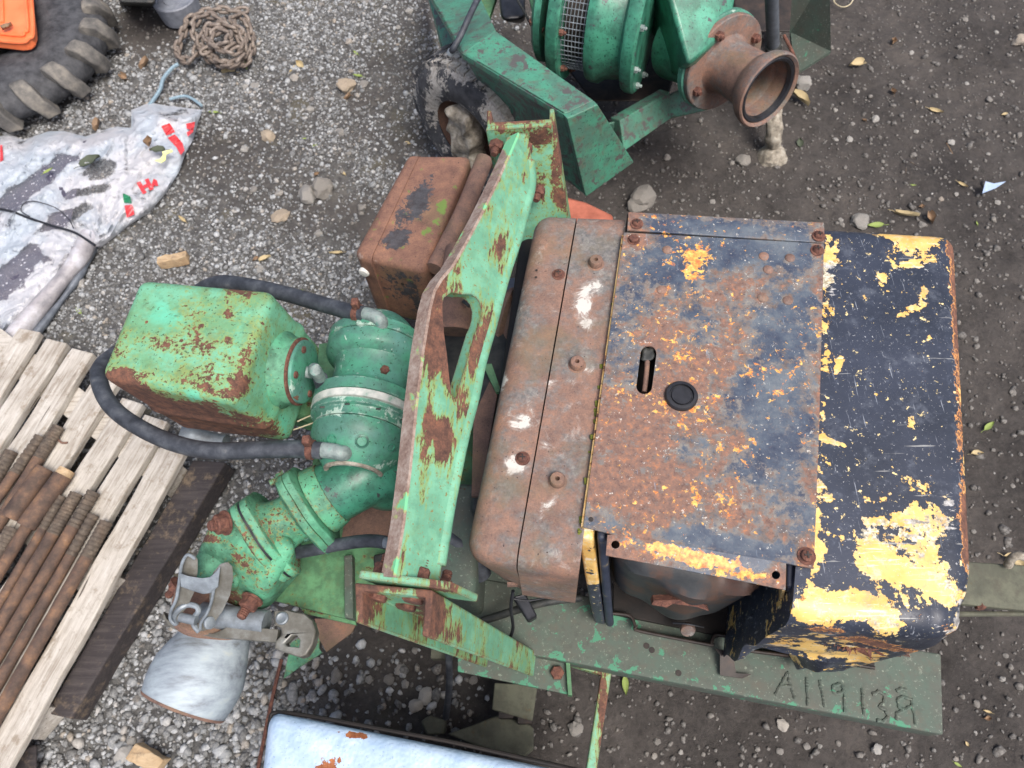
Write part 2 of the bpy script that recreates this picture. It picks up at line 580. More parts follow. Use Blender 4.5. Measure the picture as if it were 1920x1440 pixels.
def panel_mat():
    g = G('navy_panel_rusting_through')
    big = g.noise(8, 7, .62, seed=1)
    fine = g.noise(60, 7, .72, seed=2)
    mid = g.noise(26, 6, .7, seed=6)
    v = g.math('ADD', g.math('ADD', g.math('MULTIPLY', big, .40), g.math('MULTIPLY', fine, .38)), g.math('MULTIPLY', mid, .22))
    v = g.math('ADD', v, g.attr('rust'))
    navy = g.ramp(g.noise(18, 7, .7, seed=3), [(.32, lin(46, 54, 74)), (.5, lin(74, 84, 98)), (.66, lin(104, 112, 118))])
    gry = g.ramp(g.noise(45, 6, .7, seed=4), [(.35, lin(96, 84, 78)), (.5, lin(116, 108, 102)), (.66, lin(134, 130, 122))])
    c = g.mix(g.thr(v, .46, .52), navy, gry)
    rc = g.ramp(g.noise(80, 7, .75, seed=5), [(.32, lin(92, 70, 63)), (.47, lin(122, 96, 85)), (.57, lin(142, 106, 88)), (.68, lin(184, 120, 80))])
    c = g.mix(g.thr(v, .522, .555), c, rc)
    gs = g.noise(150, 7, .78, seed=44)
    c = g.mix(g.thr(gs, .56, .62, 0, .55), c, lin(118, 112, 110))
    c = g.mix(g.thr(g.noise(110, 6, .75, seed=45), .60, .66, 0, .6), c, lin(62, 56, 60))
    # orange to yellow paint left standing round the rust
    yv = g.math('ADD', g.math('MULTIPLY', g.noise(75, 7, .72, seed=9, dist=.3), .72), g.math('MULTIPLY', g.noise(14, 4, .6, seed=10), .28))
    yv = g.math('ADD', yv, g.attr('yellow'))
    c = g.mix(g.thr(yv, .585, .605), c, g.ramp(g.noise(120, 4, .6, seed=14), [(.36, lin(196, 112, 66)), (.52, lin(224, 162, 82)), (.66, lin(240, 200, 110))]))
    wv = g.noise(120, 6, .75, seed=17)
    c = g.mix(g.thr(wv, .625, .65, 0, .9), c, lin(204, 200, 190))
    scr = g.noise(60, 3, .6, vec=g.map(scale=(4, .25, 1), rot=(0, 0, .25)), seed=19)
    c = g.mix(g.thr(scr, .70, .73, 0, .5), c, lin(150, 164, 180))
    return g.done(c, g.thr(v, .46, .56, .45, .85), g.bump(g.math('ADD', v, g.math('MULTIPLY', fine, .4)), .6, .002))
M['panel'] = panel_mat()

def hood_mat():
    g = G('navy_over_yellow_hood_paint')
    navy = g.ramp(g.noise(6, 6, .6, seed=2), [(.35, lin(36, 42, 54)), (.65, lin(54, 60, 74))])
    navy = g.mix(g.thr(g.noise(90, 6, .7, seed=4), .55, .75, 0, .5), navy, lin(100, 108, 122))
    yv = g.math('ADD', g.math('ADD', g.math('MULTIPLY', g.noise(17, 6, .62, seed=11, dist=.3), 1.1), g.math('MULTIPLY', g.noise(75, 5, .65, seed=12), .55)), g.math('SUBTRACT', g.attr('yellow'), .325))
    yel = g.ramp(g.noise(22, 5, .6, seed=13), [(.35, lin(222, 172, 86)), (.6, lin(236, 198, 118))])
    yel = g.mix(g.thr(g.noise(46, 7, .75, seed=61), .52, .66, 0, .6), yel, lin(232, 220, 186))
    yel = g.mix(g.thr(g.noise(110, 6, .75, dist=.8, seed=62), .60, .68, 0, .6), yel, lin(176, 128, 72))
    ym = g.thr(yv, .655, .662)
    # pale scoured primer inside the yellow
    pv = g.math('ADD', g.noise(60, 6, .75, seed=14), g.attr('pale'))
    yel = g.mix(g.thr(pv, .60, .68), yel, g.ramp(g.noise(170, 4, .7, seed=15), [(.4, lin(150, 140, 112)), (.6, lin(222, 216, 196))]))
    rim = g.math('SUBTRACT', g.thr(yv, .640, .652), ym)
    c = g.mix(g.math('MULTIPLY', rim, .55), navy, lin(28, 32, 46))
    ysc = g.noise(50, 4, .7, vec=g.map(scale=(.3, 4, 1), rot=(0, 0, .25)), seed=63)
    yel = g.mix(g.thr(ysc, .58, .66, 0, .7), yel, lin(238, 232, 214))
    yel = g.mix(g.thr(g.noise(60, 4, .7, vec=g.map(scale=(.25, 4, 1), rot=(0, 0, .15)), seed=64), .66, .70, 0, .8), yel, lin(150, 100, 62))
    c = g.mix(ym, c, yel)
    sp = g.noise(70, 5, .7, seed=18)
    c = g.mix(g.thr(sp, .640, .650), c, lin(232, 210, 150))
    c = g.mix(g.thr(g.noise(170, 5, .75, seed=51), .635, .65, 0, .9), c, lin(190, 192, 192))
    c = g.mix(g.thr(g.noise(22, 7, .75, seed=52), .52, .68, 0, .40), c, lin(108, 114, 124))
    sc1 = g.noise(40, 4, .65, vec=g.map(scale=(5, .3, 1), rot=(0, 0, .5)), seed=19)
    sc2 = g.noise(30, 3, .6, vec=g.map(scale=(.25, 5, 1), rot=(0, 0, .22)), seed=23)
    c = g.mix(g.thr(sc1, .65, .69, 0, .5), c, lin(176, 182, 190))
    c = g.mix(g.thr(sc2, .67, .70, 0, .5), c, lin(190, 190, 184))
    rv = g.math('ADD', g.math('ADD', g.math('MULTIPLY', g.noise(20, 6, .65, seed=31), .6), g.math('MULTIPLY', g.noise(110, 5, .7, seed=32), .4)), g.attr('rust'))
    c = g.mix(g.thr(rv, .66, .70), c, lin(214, 150, 84))
    c = g.mix(g.thr(rv, .70, .715), c, rust_color(g, 1.1))
    gv = g.math('ADD', g.noise(50, 6, .7, vec=g.map(scale=(.5, 1.5, 1), rot=(0, 0, .6)), seed=35), g.attr('bare'))
    c = g.mix(g.thr(gv, .72, .76, 0, .9), c, g.ramp(g.noise(90, 5, .7, seed=36), [(.4, lin(120, 118, 114)), (.62, lin(206, 204, 200))]))
    bh = g.math('ADD', g.math('SUBTRACT', g.math('MULTIPLY', g.noise(220, 3, .6), .2), g.math('MULTIPLY', ym, .9)), g.math('MULTIPLY', g.noise(9, 3, .5, seed=5), .3))
    return g.done(c, g.thr(rv, .6, .7, .42, .8), g.bump(bh, .4, .003))
M['hood'] = hood_mat()

def simple(name, stops, scale=20, rough=.6, bump=.3, dist=.002, bscale=120, metal=0.0, detail=6, stretch=None, spec=None, island=False):
    g = G(name)
    vec = g.map(scale=stretch) if stretch else None
    f = g.noise(scale, detail, .65, vec=vec, seed=1)
    c = g.ramp(f, stops)
    return g.done(c, rough, g.bump(g.noise(bscale, 5, .65, vec=vec, seed=3), bump, dist), metal, spec)
M['galv'] = simple('dull_galvanised_steel', [(.3, lin(104, 110, 114)), (.5, lin(132, 140, 146)), (.7, lin(160, 170, 176))], 28, .48, .15, .001, metal=.35)
M['galv_brown'] = simple('stained_galvanised_steel', [(.3, lin(84, 82, 74)), (.5, lin(112, 110, 102)), (.7, lin(142, 144, 140))], 22, .5, .15, .001, metal=.3)
M['pipe'] = simple('chalky_grey_pipe', [(.30, lin(104, 108, 110)), (.44, lin(146, 156, 164)), (.58, lin(168, 180, 186)), (.74, lin(186, 192, 184))], 18, .6, .35, .0015, stretch=(.35, 1.6, 1.2), metal=.1)
M['rubber'] = simple('weathered_black_rubber', [(.32, lin(40, 43, 49)), (.5, lin(60, 64, 71)), (.64, lin(80, 84, 90)), (.78, lin(112, 112, 110))], 34, .55, .25, .001)
M['black'] = simple('black_plastic', [(.35, lin(26, 27, 30)), (.7, lin(44, 45, 50))], 60, .4, .2, .001)
M['dark'] = simple('oily_dark_metal', [(.35, lin(30, 26, 24)), (.6, lin(54, 44, 38)), (.8, lin(80, 58, 44))], 30, .6, .3, .002)
M['darkpart'] = simple('dark_engine_casting', [(.35, lin(36, 40, 40)), (.6, lin(66, 66, 62)), (.8, lin(96, 88, 78))], 26, .6, .3, .002)
M['steelgrey'] = simple('blue_grey_tube', [(.35, lin(84, 90, 98)), (.65, lin(112, 118, 126))], 30, .45, .2, .001, metal=.2)
M['brass'] = simple('tarnished_fitting', [(.35, lin(104, 118, 116)), (.55, lin(140, 152, 148)), (.75, lin(84, 140, 128))], 60, .5, .3, .001)
M['white_gasket'] = simple('pale_gasket', [(.34, lin(110, 156, 132)), (.42, lin(168, 176, 168)), (.55, lin(196, 198, 190)), (.7, lin(212, 212, 204))], 30, .7, .3, .001)
M['silencer'] = simple('grey_black_tin', [(.30, lin(32, 34, 37)), (.46, lin(54, 57, 59)), (.56, lin(78, 62, 54)), (.72, lin(96, 64, 52))], 11, .5, .25, .0015)
M['yellow'] = paint('old_yellow_paint', lin(232, 190, 110), lin(222, 182, 100), amt=.44, scale=16, halo=lin(190, 140, 70), dirt=lin(120, 96, 60), dirt_amt=.35, speck=lin(40, 38, 36), rough=.55, seed=13)
M['navy'] = simple('chipped_navy_paint', [(.35, lin(36, 42, 58)), (.6, lin(52, 60, 78)), (.74, lin(170, 150, 100))], 24, .5, .3, .001)
M['mud'] = simple('dried_pale_mud', [(.3, lin(96, 90, 80)), (.5, lin(150, 142, 128)), (.7, lin(190, 184, 170))], 40, .95, 1.0, .006, bscale=70)
M['redguard'] = simple('faded_red_guard', [(.35, lin(150, 84, 64)), (.65, lin(190, 112, 88))], 20, .6, .2, .001)
M['cream'] = simple('cream_plastic', [(.3, lin(206, 206, 198)), (.7, lin(228, 228, 222))], 20, .4, .1, .001)
M['orange'] = simple('orange_plastic', [(.3, lin(238, 112, 64)), (.7, lin(255, 138, 88))], 10, .38, .1, .001)

def wood(name, stops, gr=(1, 1, 1), rough=.85):
    g = G(name)
    # grain runs along local x of each plank
    gv = g.map(scale=(.12, 1.3, 1.3))
    shift = g.math('MULTIPLY', g.objrand(), 30.0)
    cb = g.nt.nodes.new('ShaderNodeCombineXYZ'); g.link(shift, cb.inputs[0]); g.link(shift, cb.inputs[1])
    ad = g.nt.nodes.new('ShaderNodeVectorMath'); ad.operation = 'ADD'
    g.link(gv, ad.inputs[0]); g.link(cb.outputs[0], ad.inputs[1])
    ad2 = g.nt.nodes.new('ShaderNodeVectorMath'); ad2.operation = 'ADD'
    g.link(g.co, ad2.inputs[0]); g.link(cb.outputs[0], ad2.inputs[1])
    f = g.noise(70, 7, .7, vec=ad.outputs[0], dist=.6)
    b = g.noise(8, 5, .6, vec=ad2.outputs[0])
    kn = g.noise(22, 5, .7, vec=ad2.outputs[0], seed=3)
    v = g.math('ADD', g.math('MULTIPLY', f, .6), g.math('MULTIPLY', b, .4))
    c = g.ramp(v, stops)
    c = g.mix(g.thr(kn, .52, .70, 0, .65), c, lin(126, 110, 90))
    c = g.mix(g.thr(g.noise(90, 6, .75, vec=ad2.outputs[0], seed=6), .58, .70, 0, .5), c, lin(96, 86, 74))
    crack = g.thr(g.noise(48, 3, .5, vec=g.map(scale=(.05, 1.6, 1.6), vec=ad2.outputs[0]), seed=8), .685, .71)
    c = g.mix(g.math('MULTIPLY', crack, .8), c, lin(56, 46, 38))
    return g.done(c, rough, g.bump(g.math('SUBTRACT', f, g.math('MULTIPLY', crack, .8)), .7, .003))
M['plank'] = wood('weathered_grey_timber', [(.28, lin(108, 98, 86)), (.40, lin(152, 143, 131)), (.54, lin(188, 182, 172)), (.72, lin(214, 210, 203))])
M['tarred'] = wood('tarred_dark_timber', [(.30, lin(36, 33, 34)), (.5, lin(56, 51, 52)), (.7, lin(80, 74, 72))])

def rod_mat():
    g = G('rusted_bar_steel')
    rnd = g.objrand()
    sh = g.math('MULTIPLY', rnd, 9.0)
    cb = g.nt.nodes.new('ShaderNodeCombineXYZ'); g.link(sh, cb.inputs[0])
    ad = g.nt.nodes.new('ShaderNodeVectorMath'); ad.operation = 'ADD'
    g.link(g.co, ad.inputs[0]); g.link(cb.outputs[0], ad.inputs[1])
    v = g.noise(22, 7, .68, vec=ad.outputs[0])
    c = g.ramp(v, [(.30, lin(60, 50, 45)), (.44, lin(86, 70, 61)), (.56, lin(108, 85, 70)), (.66, lin(134, 103, 78)), (.78, lin(146, 134, 119))])
    dk = g.attr('thread')
    c = g.mix(g.math('MULTIPLY', dk, .8), c, g.ramp(g.noise(60, 5, .7, vec=ad.outputs[0], seed=4), [(.35, lin(66, 60, 54)), (.55, lin(92, 84, 74)), (.74, lin(136, 124, 108))]))
    return g.done(c, .8, g.bump(g.noise(180, 5, .7, vec=ad.outputs[0], seed=2), .6, .002))
M['rod'] = rod_mat()

def tyre_mat(name, mud_amt, k=1.0):
    g = G(name)
    c = g.ramp(g.noise(26, 6, .65), [(.35, lin(46, 47, 50, k)), (.65, lin(82, 83, 86, k))])
    mv = g.math('ADD', g.math('ADD', g.math('MULTIPLY', g.noise(13, 6, .65, seed=3), .65), g.math('MULTIPLY', g.noise(100, 5, .7, seed=4), .35)), g.attr('mud'))
    c = g.mix(g.thr(mv, 1 - mud_amt - .03, 1 - mud_amt + .03), c, g.ramp(g.noise(90, 5, .7, seed=5), [(.35, lin(150, 143, 132)), (.65, lin(206, 201, 192))]))
    return g.done(c, .72, g.bump(g.math('ADD', g.noise(110, 5, .65), g.math('MULTIPLY', mv, 1.0)), .5, .004))
M['tyre'] = tyre_mat('muddy_road_tyre', .455)
M['tractor_tyre'] = tyre_mat('worn_tractor_tyre', .20, .95)
M['lug'] = simple('scuffed_tyre_lug', [(.32, lin(70, 69, 68)), (.5, lin(104, 101, 96)), (.66, lin(136, 130, 120))], 16, .8, .4, .002)

def soil_mat():
    g = G('damp_gritty_soil')
    gr = g.attr('gravel')
    n = g.noise(7, 8, .65)
    n2 = g.noise(60, 7, .72, seed=2)
    n3 = g.noise(420, 4, .7, seed=5)
    n0 = g.noise(2.2, 5, .6, seed=14)
    c = g.ramp(g.math('ADD', g.math('MULTIPLY', n0, .35), g.math('ADD', g.math('MULTIPLY', n, .30), g.math('MULTIPLY', n2, .35))),
               [(.34, lin(40, 36, 35)), (.45, lin(62, 58, 55)), (.55, lin(80, 75, 71)), (.70, lin(106, 98, 90))])
    dust = g.ramp(g.noise(34, 7, .7, seed=7), [(.34, lin(64, 63, 62)), (.5, lin(96, 96, 95)), (.66, lin(124, 123, 118))])
    c = g.mix(g.math('MULTIPLY', gr, .85), c, dust)
    gs = g.thr(g.noise(5, 6, .62, seed=11), .55, .66)
    c = g.mix(g.math('MULTIPLY', g.math('MULTIPLY', gs, gr), .7), c, lin(104, 98, 78))
    grit = g.thr(n3, .64, .69)
    c = g.mix(g.math('MULTIPLY', grit, .55), c, lin(150, 147, 142))
    b = g.math('ADD', g.math('MULTIPLY', n2, .7), g.math('MULTIPLY', n3, .3))
    return g.done(c, .92, g.bump(b, .9, .014))
M['soil'] = soil_mat()

def stone_mat(name, stops):
    g = G(name)
    r = g.island()
    c = g.ramp(r, stops)
    c = g.mix(.35, c, g.ramp(g.noise(160, 4, .7), [(.35, lin(80, 78, 74)), (.65, lin(190, 188, 182))]))
    return g.done(c, .88, g.bump(g.noise(260, 4, .7), .5, .002))
M['pebble'] = stone_mat('mixed_grey_gravel', [(.0, lin(66, 68, 70)), (.3, lin(98, 101, 104)), (.62, lin(136, 140, 143)), (.90, lin(190, 194, 197)), (1.0, lin(150, 138, 122))])
M['grit'] = stone_mat('dull_soil_grit', [(.0, lin(62, 58, 56)), (.5, lin(90, 87, 84)), (.85, lin(124, 121, 117)), (.97, lin(180, 178, 174))])
M['clod'] = stone_mat('soil_crumbs', [(.0, lin(52, 47, 45)), (.5, lin(74, 69, 65)), (.85, lin(92, 86, 80)), (1.0, lin(112, 106, 98))])
def stone_obj(name, stops):
    g = G(name)
    c = g.ramp(g.objrand(), stops)
    c = g.mix(.45, c, g.ramp(g.noise(70, 6, .7), [(.35, lin(96, 92, 86)), (.65, lin(206, 202, 194))]))
    return g.done(c, .9, g.bump(g.noise(120, 6, .7), .7, .005))
M['stone'] = stone_obj('loose_stone', [(.0, lin(128, 124, 118)), (.5, lin(168, 165, 160)), (.8, lin(206, 204, 198)), (1.0, lin(176, 156, 130))])
M['tanstone'] = stone_obj('tan_stone', [(0, lin(168, 142, 110)), (1, lin(190, 168, 136))])
M['greystone'] = stone_obj('grey_brown_stone', [(0, lin(104, 98, 90)), (1, lin(126, 120, 112))])

def leaf_mat(name, a, b):
    g = G(name)
    c = g.mix(g.noise(60, 5, .7), a, b)
    return g.done(c, .7, g.bump(g.noise(150, 3, .6), .4, .001))
M['leaf_brown'] = leaf_mat('dry_brown_leaf', lin(104, 82, 64), lin(156, 130, 102))
M['leaf_tan'] = leaf_mat('dry_tan_leaf', lin(150, 132, 96), lin(204, 188, 148))
M['leaf_green'] = leaf_mat('fallen_green_leaf', lin(104, 128, 60), lin(156, 168, 96))
M['leaf_dark'] = leaf_mat('dark_wet_leaf', lin(58, 66, 52), lin(84, 92, 74))

def blue_mat():
    g = G('pale_blue_hammered_paint')
    v = g.math('ADD', g.math('ADD', g.math('MULTIPLY', g.noise(10, 6, .62, seed=3), .6), g.math('MULTIPLY', g.noise(80, 5, .65, seed=4), .4)), g.attr('rust'))
    c = g.ramp(g.noise(24, 5, .6), [(.35, lin(158, 182, 206)), (.65, lin(186, 206, 226))])
    c = g.mix(g.thr(g.noise(220, 4, .7, seed=8), .60, .68, 0, .6), c, lin(104, 120, 144))
    m = g.thr(v, .655, .67)
    c = g.mix(m, c, g.ramp(g.noise(80, 5, .7, seed=6), [(.35, lin(124, 70, 42)), (.65, lin(172, 108, 66))]))
    return g.done(c, g.thr(v, .6, .67, .35, .85), g.bump(g.math('SUBTRACT', g.voro(150, 'SMOOTH_F1'), g.math('MULTIPLY', m, .5)), .35, .003))
M['blue'] = blue_mat()

def film_mat():
    g = G('cloudy_polythene_film')
    cl = g.math('ADD', g.noise(10, 5, .6, seed=2), g.attr('clear'))
    a = g.thr(cl, .58, .70, .86, .16)
    c = g.mix(g.thr(g.noise(6, 4, .5), .35, .65), lin(184, 194, 204), lin(204, 204, 208))
    g.done(c, .28, g.bump(g.math('ADD', g.math('MULTIPLY', g.math('ABSOLUTE', g.math('SUBTRACT', g.noise(13, 5, .6, dist=.9), .5)), 3.0), g.math('MULTIPLY', g.math('ABSOLUTE', g.math('SUBTRACT', g.noise(40, 3, .6, dist=.6, seed=4), .5)), .8)), .85, .009))
    g.link(a, g.b.inputs['Alpha'])
    g.b.inputs['Subsurface Weight'].default_value = 0.0
    return g.m
M['film'] = film_mat()
def speck_mat():
    g = G('dark_slab_with_pale_flecks')
    v = g.voro(52)
    c = g.mix(g.math('SUBTRACT', 1.0, g.thr(v, .16, .22)), lin(78, 74, 88), lin(196, 194, 200))
    v2 = g.voro(120)
    c = g.mix(g.math('SUBTRACT', 1.0, g.thr(v2, .13, .18)), c, lin(180, 178, 186))
    return g.done(c, .3)
M['flecked'] = speck_mat()
M['sheet'] = simple('grey_vinyl_edge', [(.3, lin(120, 118, 122)), (.5, lin(164, 160, 162)), (.7, lin(200, 200, 206))], 12, .35, .5, .006, bscale=40)
M['print_red'] = simple('red_print', [(.3, lin(206, 52, 58)), (.7, lin(222, 78, 82))], 30, .35, .1, .001)
M['print_green'] = simple('green_print', [(.3, lin(30, 112, 76)), (.7, lin(46, 132, 92))], 30, .35, .1, .001)
M['paper_yellow'] = simple('yellow_scrap', [(.3, lin(236, 236, 130)), (.7, lin(246, 246, 170))], 30, .5, .1, .001)
M['rope'] = simple('faded_blue_cord', [(.3, lin(112, 136, 148)), (.7, lin(150, 172, 184))], 90, .8, .6, .002)
M['chain'] = simple('dull_brown_chain', [(.3, lin(88, 78, 70)), (.5, lin(124, 112, 102)), (.7, lin(152, 142, 132))], 40, .6, .5, .001)
M['lid'] = simple('scuffed_grey_plastic', [(.3, lin(106, 110, 118)), (.7, lin(136, 140, 148))], 40, .5, .3, .001)
M['shard'] = simple('pale_blue_shard', [(.3, lin(136, 158, 190)), (.7, lin(170, 188, 214))], 40, .4, .3, .001)
M['straw'] = simple('pale_straw', [(.3, lin(190, 176, 140)), (.7, lin(214, 204, 176))], 40, .8, .3, .001)

def edge_mat():
    g = G('bare_pale_rust_edge')
    a = g.math('ADD', g.math('MULTIPLY', g.noise(34, 7, .7, seed=1), .6), g.math('MULTIPLY', g.noise(160, 4, .7, seed=2), .4))
    c = g.ramp(a, [(.32, lin(104, 80, 70)), (.46, lin(142, 120, 108)), (.58, lin(168, 152, 140)), (.72, lin(194, 184, 172))])
    v = g.math('ADD', g.noise(18, 6, .65, dist=.3, seed=5), g.math('MULTIPLY', g.attr('rust'), -.5))
    c = g.mix(g.thr(v, .60, .64), c, lin(160, 170, 110))
    c = g.mix(g.thr(v, .64, .66), c, lin(118, 196, 146))
    return g.done(c, .8, g.bump(g.noise(150, 5, .7), .5, .002))
M['lift_edge'] = edge_mat()

M['black_and_shade'] = simple('black_with_recess_shade', [(.35, lin(16, 13, 12)), (.65, lin(34, 26, 22)), (.85, lin(60, 40, 30))], 26, .7, .3, .002)  # near-black stands in for shade in recesses; the edge seal is plainly black

M['soilstone'] = stone_obj('soil_dusted_stone', [(.0, lin(92, 87, 82)), (.5, lin(126, 122, 117)), (.85, lin(168, 166, 161)), (1.0, lin(140, 122, 102))])
# ------------------------------------------------------------------ ground
def vnoise(X, Y, cell, seed):
    r = np.random.default_rng(seed).random((64, 64))
    x, y = X / cell, Y / cell
    i, j = np.floor(x).astype(int), np.floor(y).astype(int)
    u, v = x - i, y - j
    u, v = u * u * (3 - 2 * u), v * v * (3 - 2 * v)
    a, b = r[i % 64, j % 64], r[(i + 1) % 64, j % 64]
    c, d = r[i % 64, (j + 1) % 64], r[(i + 1) % 64, (j + 1) % 64]
    return (a * (1 - u) + b * u) * (1 - v) + (c * (1 - u) + d * u) * v - .5

def sstep(x, a, b):
    t = np.clip((x - a) / (b - a), 0, 1)
    return t * t * (3 - 2 * t)

def gravel_mask(X, Y, wx, wy):
    n = vnoise(wx, wy, .35, 5) * 260 + vnoise(wx, wy, .11, 6) * 160
    edge = np.interp(Y, [-400, 0, 300, 500, 800, 1050, 1250, 1500], [840, 800, 760, 700, 640, 600, 600, 560])
    g = 1 - sstep(X + n, edge - 150, edge + 110)
    moss_and_shade = blobs((470, 330, 150, 90, 20, .62), (330, 270, 120, 60, 0, .4), (560, 210, 90, 80, 0, .3), (720, 120, 120, 90, 0, .3), (330, 20, 90, 60, 0, .7), (265, 60, 80, 60, 0, .9))(X, Y)  # mossy soil; spots beside the tyre put its dark shadow into the ground
    extra = blobs((760, 1330, 90, 60, 0, .28), (690, 1260, 60, 50, 0, .12), (880, 1300, 50, 40, 0, .1))(X, Y)
    return np.clip(g - moss_and_shade + extra, 0, 1)

def ground_z(wx, wy):
    return (vnoise(wx, wy, .55, 1) * .022 + vnoise(wx, wy, .16, 2) * .012 + vnoise(wx, wy, .05, 3) * .012 + vnoise(wx, wy, .023, 4) * .007 - .013)

def build_ground():
    xs = np.concatenate([[-80, -25, -9, -4], np.linspace(-2.2, 2.2, 401), [4, 9, 25, 80]])
    ys = np.concatenate([[-80, -25, -8, -3], np.linspace(-.8, 3.9, 428), [5, 10, 25, 80]])
    gx, gy = np.meshgrid(xs, ys)
    wx, wy = gx.ravel(), gy.ravel()
    z = ground_z(wx, wy)
    far = (np.abs(wx) > 2.3) | (wy > 4) | (wy < -.9)
    z[far] = -.012
    co = np.stack([wx, wy, z], 1)
    nx, ny = len(xs), len(ys)
    idx = np.arange(nx * ny).reshape(ny, nx)
    f = np.stack([idx[:-1, :-1].ravel(), idx[:-1, 1:].ravel(), idx[1:, 1:].ravel(), idx[1:, :-1].ravel()], 1)
    me = bpy.data.meshes.new('ground')
    me.from_pydata(co.tolist(), [], f.tolist())
    X, Y = proj(co)
    g = gravel_mask(X, Y, wx, wy)
    g[far] = .4
    at = me.attributes.new('gravel', 'FLOAT', 'POINT')
    at.data.foreach_set('value', g.astype(np.float32))
    me.polygons.foreach_set('use_smooth', [True] * len(me.polygons))
    me.materials.append(M['soil'])
    o = bpy.data.objects.new('ground', me)
    COL.objects.link(o)
    o['kind'] = 'structure'
    return o
build_ground()

def ico():
    bm = bmesh.new()
    bmesh.ops.create_icosphere(bm, subdivisions=1, radius=1)
    v = np.array([p.co[:] for p in bm.verts]); f = np.array([[q.index for q in p.verts] for p in bm.faces])
    bm.free()
    return v, f
ICO_V, ICO_F = ico()

def scatter(name, mat, pos, size, flatness=(.5, .9), sink=.15):
    n = len(pos)
    V = ICO_V[None] * (1 + RNG.normal(0, .16, (n, len(ICO_V), 1)))
    sc = np.stack([size * RNG.uniform(.75, 1.25, n), size * RNG.uniform(.6, 1.0, n), size * RNG.uniform(*flatness, n)], 1)
    V = V * sc[:, None, :]
    a, b = RNG.uniform(0, 6.283, n), RNG.normal(0, .35, n)
    ca, sa, cb, sb = np.cos(a)[:, None], np.sin(a)[:, None], np.cos(b)[:, None], np.sin(b)[:, None]
    x, y, z = V[..., 0], V[..., 1], V[..., 2]
    y, z = y * cb - z * sb, y * sb + z * cb
    x, y = x * ca - y * sa, x * sa + y * ca
    V = np.stack([x, y, z], 2) + pos[:, None, :]
    V[..., 2] += (sc[:, 2] * (.5 - sink))[:, None]
    F = ICO_F[None] + (np.arange(n) * len(ICO_V))[:, None, None]
    me = bpy.data.meshes.new(name)
    V, F = V.reshape(-1, 3), F.reshape(-1, 3)
    me.vertices.add(len(V)); me.vertices.foreach_set('co', V.ravel())
    me.loops.add(F.size); me.loops.foreach_set('vertex_index', F.ravel())
    me.polygons.add(len(F)); me.polygons.foreach_set('loop_start', np.arange(0, F.size, 3)); me.polygons.foreach_set('loop_total', np.full(len(F), 3))
    me.update(calc_edges=True)
    me.materials.append(mat)
    o = bpy.data.objects.new(name, me)
    COL.objects.link(o)
    o['kind'] = 'stuff'
    return o

def sample_ground(n):
    wx, wy = RNG.uniform(-2.2, 2.2, n), RNG.uniform(-.8, 3.9, n)
    co = np.stack([wx, wy, ground_z(wx, wy)], 1)
    X, Y = proj(co)
    k = (X > -120) & (X < 2040) & (Y > -150) & (Y < 1540)
    return co[k], X[k], Y[k]

co, X, Y = sample_ground(330000)
g = gravel_mask(X, Y, co[:, 0], co[:, 1])
rich = vnoise(co[:, 0], co[:, 1], .2, 8) + .5
keep = RNG.random(len(X)) < np.clip(g * (.40 + .6 * rich), 0, 1) * .95
co1, Y1, X1 = co[keep], Y[keep], X[keep]
sz = np.exp(RNG.normal(math.log(.0048), .40, len(co1)))
sz = sz * np.where((Y1 > 1050), 1.3, 1.0) * np.where((Y1 > 1130) & (X1 > 400), 1.3, 1.0) * np.where((X1 < 420) & (Y1 < 260), 1.15, 1.0)
g_obj = scatter('gravel', M['pebble'], co1, np.clip(sz, .0028, .019))
co, X, Y = sample_ground(52000)
g = gravel_mask(X, Y, co[:, 0], co[:, 1])
keep = RNG.random(len(X)) < .05 + .13 * sstep(vnoise(co[:, 0], co[:, 1], .5, 18), -.1, .4)
co2 = co[keep]
scatter('grit', M['grit'], co2, np.clip(np.exp(RNG.normal(math.log(.0026), .42, len(co2))), .0012, .007))
co, X, Y = sample_ground(60000)
g = gravel_mask(X, Y, co[:, 0], co[:, 1])
keep = (RNG.random(len(X)) < .42 * (1 - .5 * g))
co3 = co[keep]
scatter('soil_crumbs', M['clod'], co3, np.clip(np.exp(RNG.normal(math.log(.0046), .45, len(co3))), .002, .015), (.5, .9), .25)

def gz(p):
    return float(ground_z(np.array([p.x]), np.array([p.y]))[0])

# ------------------------------------------------------------------ loose stones, chips and leaves
def stone_mesh(name, mat, seed, flat=.6, jag=.28, sub=3):
    bm = bmesh.new()
    bmesh.ops.create_icosphere(bm, subdivisions=sub, radius=1)
    for v in bm.verts:
        d = mnoise.noise(v.co * 1.1 + Vector((seed * 7.3, seed, 2))) * jag * 1.6 + mnoise.noise(v.co * 3 + Vector((seed, 5, 1))) * jag * .5 + mnoise.noise(v.co * 8 + Vector((seed, 5, 1))) * jag * .2
        v.co *= 1 + d
        v.co.x *= 1.15; v.co.z *= flat
    me = bpy.data.meshes.new(name)
    bm.to_mesh(me); bm.free()
    me.materials.append(mat)
    me.polygons.foreach_set('use_smooth', [True] * len(me.polygons))
    me.set_sharp_from_angle(angle=math.radians(26))
    return me

def put(me, name, px, py, size, label, cat, group=None, rz=None, lift=.35, z=0.0, tilt=0.0):
    o = bpy.data.objects.new(name, me)
    COL.objects.link(o)
    p = P(px, py, z)
    o.location = (p.x, p.y, (gz(p) if z == 0 else z) + size * lift)
    o.scale = (size, size, size)
    o.rotation_euler = (tilt, tilt * .5, random.uniform(0, 6.28) if rz is None else rz)
    return tag(o, label, cat, group)

def pxsize(px_w, px, py, z=0.02):
    d = ray(px, py)
    return px_w * abs((P(px + 1, py, z) - P(px, py, z)).length) / 2

